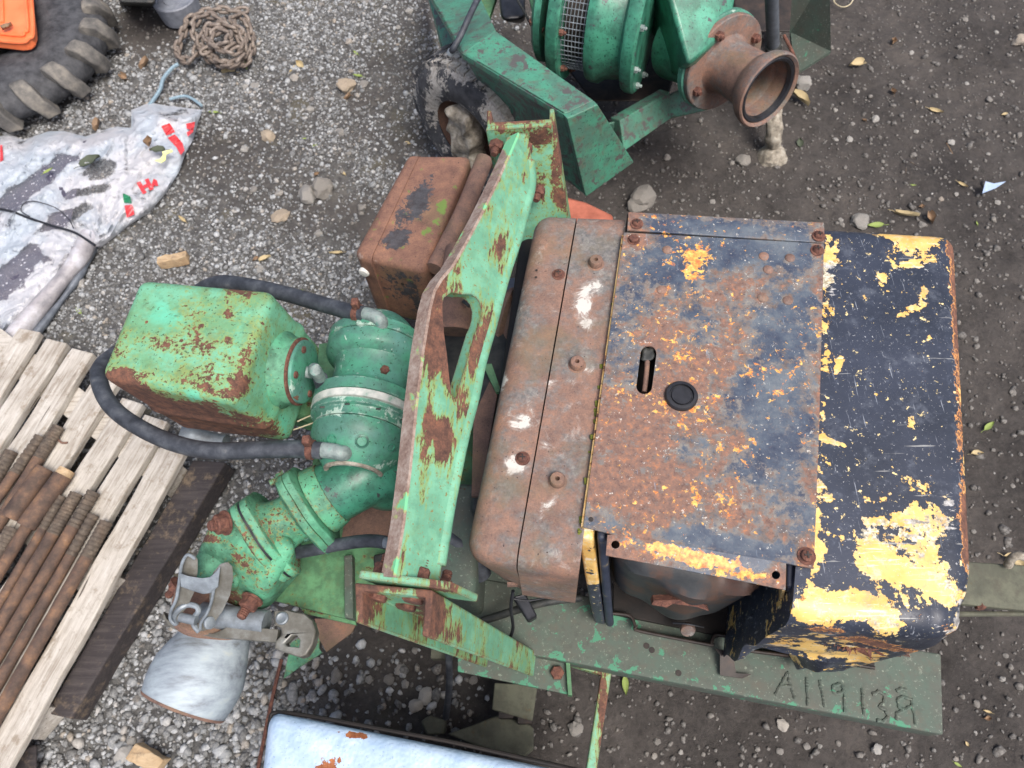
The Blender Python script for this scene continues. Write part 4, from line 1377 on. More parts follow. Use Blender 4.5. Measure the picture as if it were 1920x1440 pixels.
bar(22, 846, -60, 985, .036, .10, .012, ZP + .018, 'bar whose grey threaded tip is furthest left on the pallet', None)
bar(76, 818, -80, 1040, .032, .12, .016, ZP + .016, 'coarse threaded bar left of the topmost one', None)
bar(110, 800, -60, 1075, .036, .10, .009, ZP + .018, 'bar with the topmost threaded end on the pallet', None)
bar(24, 990, -70, 1150, .040, .09, .011, ZP + .02, 'dark threaded bar end below the orange sleeves', None)
bar(52, 985, -70, 1185, .034, 0, .01, ZP + .017, 'plain tan bar running out of the wooden tipped sleeve', None)
bar(116, 930, -70, 1250, .026, .10, .013, ZP + .013, 'thin bar with a rope like threaded end beside the sleeve', None)
bar(144, 925, -70, 1290, .036, .12, .009, ZP + .018, 'dark brown bar with finely threaded end', None)
bar(176, 922, -70, 1340, .036, .10, .014, ZP + .018, 'bar with the dark blunt threaded end right of the sleeves', None)
bar(176, 965, -70, 1400, .030, .12, .0155, ZP + .015, 'bar with bright coarse rings along its end', None)
bar(200, 978, -60, 1440, .036, .10, .012, ZP + .018, 'rightmost bar on the pallet with scaly threaded end', None)
def sleeve(x0, y0, x1, y1, dia, z, label, woody=False):
    a, b = P(x0, y0, z), P(x1, y1, z)
    d = (b - a).normalized(); L = (b - a).length; r = dia / 2
    t = thing('coupling_sleeve', label, 'sleeve', (a.x, a.y, a.z - r), 'coupling sleeves on the pallet')
    mb = MB().lathe(a, d, [(0, r * .7), (0, r * .95), (.004, r), (L - .004, r), (L, r * .95), (L, r * .6)], 28)
    mb.build('sleeve_body', M['rod'], t)
    if woody:
        mb = MB().lathe(a - d * .02, d, [(0, r * .4), (0, r * .88), (.018, r * .9), (.03, r * .9)], 24)
        mb.build('plug', M['wchip'], t)
    return t
sleeve(84, 878, 18, 972, .052, ZP + .028, 'smooth orange rust sleeve joining two bars')
sleeve(118, 892, 48, 988, .052, ZP + .028, 'rusty sleeve with a tan wooden plug in its end', True)
strand('screw', [(107, 823), (116, 830), (126, 830)], .0035, M['rust'], 'small rusty screw lying on the pallet planks', 'screw', z=ZP + .006)

# ------------------------------------------------------------------ pale blue tank at the bottom edge
bt = thing('blue_tank', 'pale blue hammered metal tank with rust patches at the bottom edge', 'tank', P(700, 1440, 0))
ZBT = .62
def bdef(u, v, t, c):
    return c + Vector((0, 0, -1)) * (.03 * max(0, u - .5) ** 2 * 4) + Vector((0, 0, mnoise.noise(c * 9) * .004))
mb = MB()
mb.rbox([P(506, 1334, ZBT), P(1090, 1452, ZBT), P(1080, 1700, ZBT), P(466, 1700, ZBT)], [P(506, 1334, .3), P(1090, 1452, .3), P(1080, 1700, .3), P(466, 1700, .3)], (50, 20, 6), .022, bdef)
mb.build('tank_shell', M['blue'], bt, attrs={'rust': blobs((668, 1378, 46, 9, 8, .22), (612, 1440, 40, 24, -20, .20), (596, 1362, 14, 5, 0, .16), (790, 1420, 20, 12, 0, .06))})
mb = MB()
zz = ZBT - .028
mb.tube([P(504, 1390, zz), P(506, 1352, zz), P(520, 1336, zz), P(600, 1346, zz), P(720, 1368, zz), P(840, 1390, zz), P(930, 1410, zz), P(1020, 1430, zz), P(1090, 1446, zz)], .004, 8, smooth=8)
mb.build('edge_seal', M['black_and_shade'], bt)
mb = MB().rbox([P(560, 1420, .31), P(1050, 1500, .31), P(1050, 1690, .31), P(520, 1690, .31)], [P(560, 1420, .0), P(1050, 1500, .0), P(1050, 1690, .0), P(520, 1690, .0)], (3, 3, 3), .01)
mb.build('tank_stand', M['dark'], bt)
strand('rusty_rod', [(528, 1236), (515, 1290), (500, 1360), (484, 1440), (470, 1500)], .005, M['bolt'], 'thin rusty rod lying on gravel beside the blue tank', 'rod', z=.02)

# ------------------------------------------------------------------ second pump trailer behind
tp = thing('pump_trailer', 'teal green pump trailer with muddy tyre and rusty pipe mouth', 'pump trailer', P(1150, 100, 0))
ZF = .66
# mudguard: flat top, sloping front and rear, open on the inside
ftop = [P(866, 100, ZF), P(930, 58, ZF), P(1113, 188, ZF), P(1056, 214, ZF)]
def slab(mb, q, th):
    n_ = (q[1] - q[0]).cross(q[2] - q[0]).normalized()
    if n_.z > 0:
        n_ = -n_
    return mb.prism(q, n_ * th)
def lip_board(q0, q1, q2, q3, n=(8, 14, 1), name='mudguard', mat='trailer', r=.003, th=.02, parent=None, attrs=None):
    nrm = (Vector(q1) - Vector(q0)).cross(Vector(q2) - Vector(q0)).normalized()
    if nrm.z < 0:
        nrm = -nrm
    qs = [Vector(q) for q in (q0, q1, q2, q3)]
    return MB().rbox(qs, [q - nrm * th for q in qs], n, r).build(name, M[mat], parent or tp, attrs=attrs)
lip_board(ftop[0], ftop[1], ftop[2], ftop[3], attrs={'chip': blobs((1090, 180, 30, 16, -20, .12), (960, 110, 30, 20, 30, .06)), 'rust': blobs((960, 90, 40, 20, 35, .05))})
ff = [ftop[3], ftop[2], P(1182, 297, .36), P(1092, 361, .36)]
lip_board(*ff, name='mudguard_front')
fr = [P(798, -20, .45), P(880, -50, .45), ftop[1], ftop[0]]
lip_board(*fr, name='mudguard_rear')
sdn = [ftop[0], ftop[3], ff[3], P(1010, 300, .36), P(940, 200, .40), P(905, 165, .44), P(840, 120, .40), fr[0]]
mb = MB().prism(sdn, (ftop[1] - ftop[0]).normalized() * .006)
mb.build('mudguard_side', M['trailer'], tp, attrs={'chip': lambda X, Y: np.full_like(X, .05)})
mb = MB().prism([fr[0], P(798, -20, .05), P(845, 160, .05), P(870, 118, .40), ftop[0]], (ftop[1] - ftop[0]).normalized() * .006)
mb.build('skirt', M['trailer'], tp)
# wheel
fd = (ftop[3] - ftop[0]); fd.z = 0; fd.normalize()
fx = Vector((fd.y, -fd.x, 0))
if fx.y > 0:
    fx = -fx
hub = P(868, 262, .24)
WR = .265
wheel = MB()
wheel.lathe(hub - fx * .18, fx, [(.02, .13), (.0, .17), (-.004 + .01, .21), (.02, WR - .018), (.035, WR - .006), (.09, WR), (.145, WR - .006), (.16, WR - .018), (.178, .215), (.185, .175), (.165, .135)], 72, close=False)
wo = wheel.build('tyre', M['tyre'], tp, sharp=60, attrs={'mud': blobs((880, 130, 45, 26, 0, .16), (930, 190, 30, 40, 0, .14), (812, 180, 14, 60, 0, .16), (950, 215, 25, 20, 0, .1), (860, 160, 20, 40, 0, -.1))})
tbm = MB()
NB = 44
for row, (h0, h1) in enumerate(((.024, .052), (.056, .088), (.092, .124), (.128, .156))):
    for k in range(NB):
        a0 = 2 * math.pi * (k + (.5 if row % 2 else 0)) / NB
        da = 2 * math.pi / NB * .82
        up_ = Vector((0, 0, 1)); w_ = fx.cross(up_)
        vs_ = []
        for rr in (WR - .02, WR + (.008 if row in (1, 2) else .002)):
            for h in (h0, h1):
                for a in (a0, a0 + da):
                    vs_.append(hub - fx * .18 + fx * h + (up_ * math.cos(a) + w_ * math.sin(a)) * rr)
        tbm.add(vs_, [(4, 5, 7, 6), (0, 2, 3, 1), (0, 1, 5, 4), (2, 6, 7, 3), (0, 4, 6, 2), (1, 3, 7, 5)])
tro = tbm.build('tread', M['tyre'], tp, flat=True, attrs={'mud': blobs((880, 130, 45, 26, 0, .12), (930, 190, 34, 40, 0, .16), (812, 180, 14, 60, 0, .16), (950, 230, 40, 40, 0, .12), (860, 160, 16, 40, 0, -.1))})
tro['kind'] = 'stuff'
rm = MB().lathe(hub - fx * .02, fx, [(-.15, .03), (-.13, .05), (-.13, .11), (-.02, .135), (.0, .14)], 40, close=False)
rm.lathe(hub - fx * .10, fx, [(0, .05), (.05, .05), (.06, .03), (.06, 0)], 24)
rm.build('rim', M['rust'], tp)
md = MB().rbox([hub + fx * .012 + Vector((0, 0, .12)) + fd * s_ for s_ in (-.06, .05)] + [hub + fx * .02 + Vector((0, 0, -.10)) + fd * s_ for s_ in (.06, -.07)],
               [hub - fx * .06 + Vector((0, 0, .12)) + fd * s_ for s_ in (-.06, .05)] + [hub - fx * .06 + Vector((0, 0, -.10)) + fd * s_ for s_ in (.06, -.07)], (8, 12, 4), .02,
               lambda u, v, t, c: c + fx * mnoise.noise(c * 30) * .02 + fd * mnoise.noise(c * 18) * .03)
md.build('mud_clump', M['mud'], tp)
# black hose tail over the mudguard, with a bright ferrule
hs = MB().tube([P(905, -20, .72), P(884, 22, .72), P(866, 62, .70), P(852, 88, .68), P(845, 98, .66)], .009, 10)
ho = hs.build('cable', M['rubber'], tp)
hf = MB().tube([P(847, 95, .665), P(843, 102, .655)], .011, 10)
hf.build('ferrule', M['galv'], ho)
# chassis rail between mudguard and pump foot
lip_board(P(1162, 226, .36), P(1256, 172, .36), P(1258, 222, .28), P(1170, 284, .28), name='chassis_rail', th=.05)
lip_board(P(1252, 180, .33), P(1330, 140, .33), P(1330, 205, .26), P(1256, 222, .26), name='chassis_rail', th=.04)
lip_board(P(1140, 232, .34), P(1160, 226, .34), P(1170, 280, .26), P(1150, 262, .26), name='bracket', th=.02)
mb = MB().rbox([P(1010, 60, .30), P(1290, 60, .30), P(1250, 190, .30), P(1110, 190, .30)], [P(1010, 60, .22), P(1290, 60, .22), P(1250, 190, .22), P(1110, 190, .22)], (3, 3, 2), .01)
mb.build('sump_tray', M['dark'], tp)
mb = MB().rbox([P(930, -60, .5), P(985, -60, .5), P(985, 36, .5), P(940, 40, .5)], [P(930, -60, .3), P(985, -60, .3), P(985, 46, .3), P(940, 40, .3)], (6, 6, 4), .03)
mb.build('air_filter', M['black'], tp)
mb = MB().prism([P(875, 60, .40), P(900, -20, .40), P(935, -20, .40), P(905, 70, .40)], (0, 0, -.02))
mb.build('side_plate', M['deck'], tp)
# engine end plate, housings and volute, on a nearly level shaft
ax = (P(1190, 62, .62) - P(1060, 40, .62)).normalized()
def disc(px, py, z, prof, name, mat, seg=56, parent=None):
    return MB().lathe(P(px, py, z), ax, prof, seg).build(name, M[mat], parent or tp)
disc(1040, 10, .58, [(-.03, .0), (-.03, .15), (-.02, .165), (.0, .165), (.0, .16)], 'engine_plate', 'volute')
fl = disc(1046, 10, .58, [(.02, .13), (.02, .205), (.03, .21), (.052, .21), (.058, .205), (.058, .1)], 'housing_flange', 'volute')
disc(1080, 14, .58, [(.0, .14), (.10, .14)], 'coupling_drum', 'dark')
mesh_guard = MB()
cpos = P(1046, 10, .58)
upv = Vector((0, 0, 1)); upv = (upv - ax * upv.dot(ax)).normalized(); wv_ = ax.cross(upv)
for k in range(60):
    a = 2 * math.pi * k / 60
    r_ = upv * math.cos(a) + wv_ * math.sin(a)
    mesh_guard.tube([cpos + ax * .055 + r_ * .172, cpos + ax * .135 + r_ * .172], .0013, 4, smooth=1)
for k in range(7):
    h = .06 + k * .011
    mesh_guard.tube([cpos + ax * h + (upv * math.cos(t) + wv_ * math.sin(t)) * .172 for t in [2 * math.pi * i / 60 for i in range(60)]], .0013, 4, smooth=1, closed=True)
mesh_guard.build('mesh_guard', M['galv'], tp)
disc(1046, 10, .58, [(.135, .1), (.135, .195), (.15, .20), (.17, .20), (.19, .185), (.24, .178), (.25, .205), (.262, .212), (.285, .212), (.292, .205), (.292, .12)], 'bearing_housing', 'volute')
def bolts_on(px, py, z, h, R, angs, r=.011, hh=.012, parent=tp, mat='bolt', axv=None):
    c = P(px, py, z); a_ = axv or ax
    u_ = Vector((0, 0, 1)); u_ = (u_ - a_ * u_.dot(a_)).normalized(); w2 = a_.cross(u_)
    for t in angs:
        t = math.radians(t)
        MB().hexbolt(c + a_ * h + (u_ * math.cos(t) + w2 * math.sin(t)) * R, a_, r, hh, stub=.008).build('bolt', M[mat], parent, flat=True)
bolts_on(1046, 10, .58, -.012 + .07 - .0, .185, (30, 75, 120, 160, 200, 240), r=.010, parent=tp)
bolts_on(1046, 10, .58, .29, .185, (60, 100, 140, 175, 215), r=.010, mat='brass')
bmv = bmesh.new()
for q in (P(1236, -70, .74), P(1290, 122, .60), P(1160, -70, .52), P(1262, 142, .46), P(1388, -70, .72), P(1368, 58, .60), P(1388, -70, .40), P(1340, 120, .42), P(1200, -70, .40), P(1290, 140, .42)):
    bmv.verts.new(q)
bmesh.ops.convex_hull(bmv, input=bmv.verts)
bmv.verts.index_update()
vb = MB().add([v.co.copy() for v in bmv.verts], [tuple(v.index for v in f.verts) for f in bmv.faces])
bmv.free()
vb.build('volute_casing', M['volute'], tp, bevel=.012, seg=3, attrs={'chip': blobs((1215, 40, 40, 90, -25, .14), (1300, 20, 30, 60, 0, .03))})
bolts_on(1046, 10, .58, .262, .16, (100, 140), r=.012, mat='brass')
# outlet: flange pair, spool and belled mouth with a rubber ring
f0, f1 = P(1346, 112, .50), P(1438, 190, .50)
oa = (f1 - f0).normalized(); oa = (oa + Vector((0, 0, .16))).normalized()
Lo = (f1 - f0).length
MB().lathe(f0 - oa * .16, oa, [(0, .13), (.08, .115), (.14, .10), (.16, .10)], 40).build('outlet_neck', M['volute'], tp)
MB().lathe(f0, oa, [(-.012, .06), (-.012, .146), (-.008, .150), (.010, .150), (.013, .146)], 56).build('outlet_flange', M['valve'], tp)
spool = MB().lathe(f0, oa, [(.0135, .07), (.0135, .142), (.016, .145), (.030, .145), (.033, .142), (.033, .090), (.040, .082), (.06, .078), (Lo * .62, .078), (Lo * .72, .082), (Lo * .78, .094), (Lo * .86, .106), (Lo * .95, .112), (Lo, .111), (Lo + .004, .107), (Lo - .002, .099), (Lo - .012, .097), (Lo - .02, .084), (.02, .074), (.018, .0)], 56, close=False)
so = spool.build('outlet_spool', M['rust_cowl'], tp, attrs={'white': lambda X, Y: np.full_like(X, -.3)})
MB().lathe(f0, oa, [(Lo - .004, .0985), (Lo - .001, .094), (Lo - .004, .086), (Lo - .016, .082), (Lo - .022, .087)], 48, close=False).build('seal_ring', M['black'], so)
bolts_on(1346, 112, .50, .033, .116, (20, 110, 200, 290), r=.015, hh=.014, parent=so, axv=oa)
# jack stand: tube, collar, handle and muddy foot
jt = P(1446, -30, .62); jm = P(1450, 92, .30); jf = P(1452, 290, .0)
jd = (jm - jt).normalized()
MB().tube([jt - jd * .3, jm], .021, 20, smooth=1).build('jack_tube', M['steelgrey'], tp)
jc = MB().tube([jm - jd * .03, jm + jd * .10], .027, 20, smooth=1).build('jack_collar', M['darkpart'], tp)
MB().tube([P(1466, 118, .28), P(1478, 122, .28), P(1490, 110, .29), P(1470, 66, .32)], .006, 8, smooth=4).build('clamp_handle', M['bolt'], jc)
def muddy(u, v, t, c):
    return c + Vector((mnoise.noise(c * 40) * .012, mnoise.noise(c * 40 + Vector((5, 0, 0))) * .012, mnoise.noise(c * 50) * .006))
fm = MB().tube([jm + jd * .06, P(1452, 240, .10), P(1449, 276, .02)], .028, 16, smooth=8)
fm.v = [muddy(0, 0, 0, v) for v in fm.v]
fm.build('jack_foot', M['mud'], tp)
fm = MB().lathe(P(1449, 292, .0), (0, 0, 1), [(-.01, .055), (.012, .05), (.03, .032), (.04, .0)], 24)
fm.v = [muddy(0, 0, 0, v) for v in fm.v]
fm.build('foot_pad', M['mud'], tp)
# far mudguard seen edge-on past the jack
mb = MB().prism([P(1490, -60, .55), P(1555, -60, .55), P(1558, 96, .30), P(1492, 138, .22), P(1482, 60, .30)], (0, 0, -.012))
mb.build('mudguard', M['frame'], tp, dice=.04)
mb = MB().rbox([P(1370, -60, .30), P(1500, -60, .30), P(1490, 60, .25), P(1380, 60, .25)], [P(1370, -60, .1), P(1500, -60, .1), P(1490, 60, .1), P(1380, 60, .1)], (3, 3, 2), .01)
mb.build('rear_sump', M['dark'], tp)
# small fittings on the engine end
MB().tube([P(958, -20, .56), P(982, 20, .54), P(1000, 52, .52), P(1030, 70, .50), P(1042, 88, .45)], .004, 8).build('fuel_pipe', M['darkpart'], tp)
lip_board(P(985, -40, .60), P(1016, -40, .60), P(1036, 70, .56), P(1008, 66, .56), name='mount_bracket', mat='deck', th=.02)
MB().hexbolt(P(1000, 44, .61), (0, 0, 1), .014, .012, stub=.01).build('bolt', M['bolt'], tp, flat=True)
MB().hexbolt(P(1012, 58, .58), (0, 0, 1), .014, .012, stub=.01).build('bolt', M['bolt'], tp, flat=True)
# ------------------------------------------------------------------ the pump unit itself
pu = thing('pump_unit', 'rusty engine driven pump with navy yellow hood and green lifting frame', 'pump', P(1040, 900, 0))
def V3(x, y, z):
    return Vector((x, y, z))
def drop(pts, z):
    return [Vector((p.x, p.y, z)) for p in pts]
ZTOP = .95

# --- near rail of the base frame with the welded number
ZR = .42
rail = [P(872, 1080, ZR), P(1765, 1226, ZR), P(1769, 1378, ZR), P(880, 1205, ZR)]
mb = MB().rbox(rail, [p - V3(0, 0, .07) for p in rail], (70, 12, 2), .004)
rail_o = mb.build('base_rail', M['frame'], pu, attrs={'chip': lambda X, Y: .10 * np.exp(-((Y - (1205 + (X - 880) * .1946) + 6) / 9.0) ** 2) + blobs((1180, 1190, 110, 60, 10, .05), (1420, 1180, 60, 30, 0, .07), (1130, 1160, 40, 30, 0, .06))(X, Y),
                                                     'rust': blobs((1352, 1255, 30, 10, 5, .1))})
def zz(X, Y, k=4.364, x0=1400, y0=1080, z=ZR + .0002):
    return P(x0 + X / k, y0 + Y / k, z)
glyphs = [('A', [[(235, 975), (335, 790), (395, 1010)], [(275, 905), (375, 900)]]), ('1', [[(490, 830), (503, 1060)]]), ('1', [[(600, 850), (640, 1070)]]),
          ('9', [[(800, 925), (770, 885), (715, 895), (700, 930), (730, 965), (780, 955), (800, 925), (806, 1115)]]), ('1', [[(945, 920), (960, 1142)]]),
          ('3', [[(1030, 970), (1075, 945), (1130, 970), (1125, 1040), (1080, 1070), (1135, 1090), (1155, 1150), (1115, 1195), (1060, 1180)]]),
          ('8', [[(1235, 1010), (1290, 988), (1350, 1010), (1352, 1065), (1290, 1100), (1225, 1130), (1230, 1180)], [(1352, 1065), (1372, 1130), (1382, 1215)], [(1225, 945), (1265, 920), (1310, 940)], [(1235, 1010), (1250, 1075), (1290, 1100)]])]
for ch_, strokes in glyphs:
    gb = MB()
    for st in strokes:
        pts = [zz(a, b) for a, b in st]
        q = []
        for i in range(len(pts) - 1):
            k = max(2, int((pts[i + 1] - pts[i]).length / .003))
            q += [pts[i] + (pts[i + 1] - pts[i]) * j / k for j in range(k)]
        q.append(pts[-1])
        q = [p + V3(mnoise.noise(p * 90) * .0016, mnoise.noise(p * 90 + V3(4, 0, 0)) * .0016, mnoise.noise(p * 160) * .0012) for p in q]
        gb.tube(q, lambda t: .0038 + .0008 * math.sin(t * 60), 7, smooth=1)
    gb.build('weld_number', M['frame'], rail_o)
# little hook of bent strip standing on the rail
hk = MB().prism([P(1340, 1216, ZR + .03), P(1374, 1222, ZR + .03), P(1380, 1262, ZR + .012), P(1410, 1264, ZR + .012), P(1392, 1272, ZR + .012), P(1350, 1266, ZR + .012), P(1350, 1228, ZR + .03)], (0, 0, -.004))
hk.build('latch_hook', M['dark'], pu)
for (x, y) in ((1212, 1211), (1222, 1219), (1272, 1262)):
    MB().lathe(P(x, y, ZR), (0, 0, 1), [(.0005, .0065), (.0012, .0065)], 14).build('rail_hole', M['dark'], rail_o)
# far rail, cross members and supporting legs
fr_ = [P(985, 470, ZR), P(1760, 520, ZR), P(1740, 600, ZR), P(960, 560, ZR)]
MB().rbox(fr_, [p - V3(0, 0, .07) for p in fr_], (8, 4, 2), .004).build('base_rail', M['frame'], pu)
for x0, x1 in ((.02, .10), (.80, .88)):
    a = [rail[0].lerp(rail[1], x0), rail[0].lerp(rail[1], x1), fr_[3].lerp(fr_[2], x1), fr_[3].lerp(fr_[2], x0)]
    a = [p - V3(0, 0, .004) for p in (a[3], a[2], a[1], a[0])]
    MB().rbox(a, [p - V3(0, 0, .06) for p in a], (2, 6, 2), .004).build('cross_member', M['frame'], pu)
for q in (rail[0].lerp(rail[1], .06), rail[0].lerp(rail[1], .84), fr_[0].lerp(fr_[1], .06), fr_[0].lerp(fr_[1], .84)):
    c = q + V3(0, -.03, 0)
    s_ = [c + V3(-.03, .03, -.071), c + V3(.03, .03, -.071), c + V3(.03, -.03, -.071), c + V3(-.03, -.03, -.071)]
    MB().rbox(s_, drop(s_, -.02), (2, 2, 2), .004).build('stand_leg', M['dark'], pu)

# foot plate of the lifting frame, its turned-up edge and the green bar
fpl = [P(858, 1222, .385), P(1063, 1230, .385), P(1070, 1303, .385), P(858, 1259, .385)]
MB().rbox(fpl, [p - V3(0, 0, .012) for p in fpl], (16, 6, 1), .002).build('foot_plate', M['frame'], pu, attrs={'chip': lambda X, Y: .07 * np.exp(-((Y - (1259 + (X - 858) * .207)) / 8.0) ** 2) + .03})
ed = [P(1060, 1230, .40), P(1068, 1231, .40), P(1073, 1304, .40), P(1065, 1303, .40)]
MB().rbox(ed, drop(ed, .36), (1, 6, 2), .001).build('plate_edge', M['deck'], pu)
MB().hexbolt(P(1045, 1262, .386), (0, 0, 1), .015, .012).build('bolt', M['bolt'], pu)
for pts, w in (([P(1070, 1240, .36), P(1105, 1247, .36), P(1140, 1262, .36)], .008), ([P(1138, 1256, .36), P(1130, 1300, .35), P(1114, 1400, .33), P(1100, 1500, .32)], .011)):
    d = (pts[-1] - pts[0]).normalized(); s_ = V3(-d.y, d.x, 0)
    if s_.y < 0 and abs(s_.y) > abs(s_.x):
        s_ = -s_
    tq = [pts[0] + s_ * w, pts[-1] + s_ * w, pts[-1] - s_ * w, pts[0] - s_ * w]
    MB().rbox(tq, [p - V3(0, 0, .03) for p in tq], (14, 3, 2), .003).build('side_bar', M['lift'], pu, attrs={'rust': lambda X, Y: np.full_like(X, .02)})
# stabiliser foot seen in the shade beneath, olive painted
a = [P(927, 1280, .13), P(1008, 1284, .13), P(998, 1352, .13), P(922, 1330, .13)]
MB().rbox(a, drop(a, .10), (5, 5, 2), .004).build('stabiliser_plate', M['olive'], pu)
a = [P(885, 1360, .07), P(935, 1340, .07), P(985, 1352, .07), P(1000, 1365, .07), P(1000, 1405, .07), P(985, 1418, .07), P(920, 1408, .07), P(838, 1376, .07)]
MB().prism(a, (0, 0, -.05)).build('stabiliser_foot', M['olive'], pu, bevel=.004)
a = [P(788, 1352, .05), P(805, 1340, .05), P(835, 1350, .05), P(832, 1376, .05), P(800, 1378, .05)]
MB().prism(a, (0, 0, -.04)).build('stabiliser_foot', M['olive'], pu, bevel=.006)
for (x, y) in ((950, 1335), (985, 1345)):
    MB().box(P(x, y, .10), .035, .03, .05).build('hinge_lug', M['dark'], pu)
MB().tube([P(838, 1195, .36), P(842, 1240, .28), P(842, 1290, .18), P(836, 1345, .07)], .0085, 10).build('hose', M['rubber'], pu)
MB().box(P(830, 1216, .20), .05, .05, .035).build('clamp_block', M['olive'], pu)
# drawbar on the right with its rod
a = [P(1560, 1036, .335), P(1990, 1064, .30), P(1990, 1152, .30), P(1560, 1106, .335)]
MB().rbox(a, [p - V3(0, 0, .02) for p in a], (12, 5, 1), .004).build('drawbar', M['olive'], pu)
MB().tube([P(1580, 1153, .31), P(1990, 1150, .27)], .006, 8, smooth=1).build('tie_rod', M['olive'], pu)
MB().hexbolt(P(1836, 1132, .30), (0, -1, .2), .012, .012).build('bolt', M['bolt'], pu)
MB().tube([P(1890, 1060, .32), P(1898, 1046, .35), P(1912, 1042, .36), P(1935, 1050, .35)], .010, 10).build('safety_chain_ring', M['mud'], pu)

# --- engine block and things seen in the gap beneath the cowl
eb = [P(975, 440, .80), P(1700, 470, .80), P(1430, 1085, .80), P(900, 985, .80)]
MB().rbox(eb, drop([eb[0] + V3(-.01, 0, 0), eb[1], eb[2] + V3(0, .02, 0), eb[3] + V3(-.01, 0.05, 0)], .425), (8, 8, 5), .02).build('engine_block', M['black_and_shade'], pu)
a = [P(905, 560, .70), P(990, 560, .70), P(930, 960, .70), P(880, 960, .70)]
MB().rbox(a, drop(a, .43), (4, 6, 3), .015).build('bell_housing', M['darkpart'], pu)
MB().lathe(P(945, 600, .66), (P(985, 610, .66) - P(945, 600, .66)), [(0, .02), (0, .075), (.012, .08), (.02, .07), (.03, .08), (.04, .075), (.04, .02)], 40).build('pulley', M['rust'], pu)
cz = MB().tube([P(905, 575, .70), P(918, 620, .69), P(930, 670, .66), P(938, 730, .62)], lambda t: .018 + .0025 * math.sin(t * 150), 14, smooth=26)
cz.build('corrugated_hose', M['black'], pu)
MB().prism([P(905, 682, .74), P(922, 682, .74), P(940, 735, .72), P(930, 735, .72)], (0, 0, -.01)).build('strap', M['deck'], pu)
MB().prism([P(888, 780, .71), P(925, 700, .71), P(932, 740, .71), P(900, 930, .71), P(884, 930, .71)], (0, 0, -.01)).build('shroud_plate', M['rust'], pu)
a = [P(930, 520, .55), P(990, 520, .55), P(985, 545, .55), P(925, 545, .55)]
MB().rbox(a, [p - V3(0, 0, .03) for p in a], (3, 2, 2), .004).build('cross_bar', M['steelgrey'], pu)
MB().prism([P(1030, 372, .55), P(1064, 368, .55), P(1100, 378, .55), P(1150, 402, .55), P(1150, 470, .55), P(1030, 470, .55)], (0, 0, -.03)).build('wheel_guard', M['redguard'], pu, bevel=.008)
a = [P(1090, 440, .54), P(1150, 470, .54), P(1150, 560, .54), P(1050, 540, .54)]
MB().rbox(a, drop(a, .43), (3, 3, 3), .01).build('guard_stay', M['dark'], pu)

# --- rusty cowl made of two overlapping sheets
def cowl_drop(top, z, push=0.0):
    return [Vector((p.x, p.y, z)) for p in top]
cl = [P(1005, 392, ZTOP), P(1082, 396, ZTOP), P(966, 1058, ZTOP), P(868, 1038, ZTOP)]
cr = [P(1085, 396, ZTOP - .003), P(1174, 399, ZTOP - .003), P(1085, 1075, ZTOP - .003), P(969, 1058, ZTOP - .003)]
wl = blobs((965, 872, 22, 14, 20, .32), (940, 715, 10, 22, 10, .26), (968, 795, 18, 14, 0, .2), (990, 795, 12, 14, 0, .22), (980, 1060, 8, 8, 0, .2), (1000, 440, 40, 30, 0, .04), (905, 985, 30, 40, 0, -.1))
wr = blobs((1096, 572, 16, 12, 0, .34), (1110, 540, 26, 24, 0, .16), (1098, 600, 18, 30, 0, .12), (1060, 765, 14, 10, 0, .22), (1095, 690, 20, 10, 0, .2), (1020, 830, 14, 22, 0, .12), (1062, 900, 22, 14, 0, .12), (1030, 720, 16, 16, 0, .1), (1020, 960, 30, 12, -60, .1))
def cut_corner(u, v, w, c):
    # the near lower corner of the cowl slants in
    if w < .8 and v > .6:
        return c + V3(.03, .028, 0) * (.8 - w) * (1 if True else 0) * (1.3 - u)
    return c
cowl_l = MB().rbox(cl, cowl_drop(cl, .70), (10, 60, 12), .034, cut_corner, sq=((0, 1),)).build('cowl_panel', M['rust_cowl'], pu, attrs={'white': wl, 'rust': wl, 'blue': blobs((1020, 420, 60, 40, 0, .05), (905, 800, 50, 140, 0, .03), (900, 1060, 90, 30, 0, -.06))})
cowl_r = MB().rbox(cr, cowl_drop(cr, .69), (12, 60, 12), .034, lambda u, v, w, c: c, sq=((0, 1), (0, 0))).build('cowl_panel', M['rust_cowl'], pu, attrs={'white': wr, 'blue': blobs((1090, 520, 50, 90, 0, .06), (1110, 440, 50, 30, 0, .04), (1060, 860, 40, 60, 0, .05))})
def phillips(px, py, z, r, parent, mat='bolt'):
    c = P(px, py, z)
    mb = MB().lathe(c, (0, 0, 1), [(0, r * 1.45), (.0015, r * 1.45), (.002, r), (.006, r * .92), (.0085, r * .6), (.009, 0)], 22)
    o = mb.build('screw', M[mat], parent)
    x = MB()
    x.box(c + V3(0, 0, .0092), r * 1.1, r * .26, .0012).box(c + V3(0, 0, .0094), r * .26, r * 1.1, .0012)
    x.build('cross_slot', M['dark'], o)
    return o
phillips(1047, 515, ZTOP, .0085, cowl_l); phillips(980, 860, ZTOP, .0085, cowl_l)
for (x, y) in ((1117, 495), (1082, 685), (1045, 903)):
    c = P(x, y, ZTOP - .003)
    MB().lathe(c, (0, 0, 1), [(0, .016), (.001, .0125), (.013, .0125), (.015, .011), (.015, .004), (.004, .0035), (.004, 0)], 26).build('bush', M['rust'], cowl_r)
for (x, y, o_) in ((1006, 507, cowl_l), (1005, 520, cowl_l)):
    MB().lathe(P(x, y, ZTOP), (0, 0, 1), [(.0004, .0024), (.001, .0024)], 10).build('hole', M['dark'], o_)
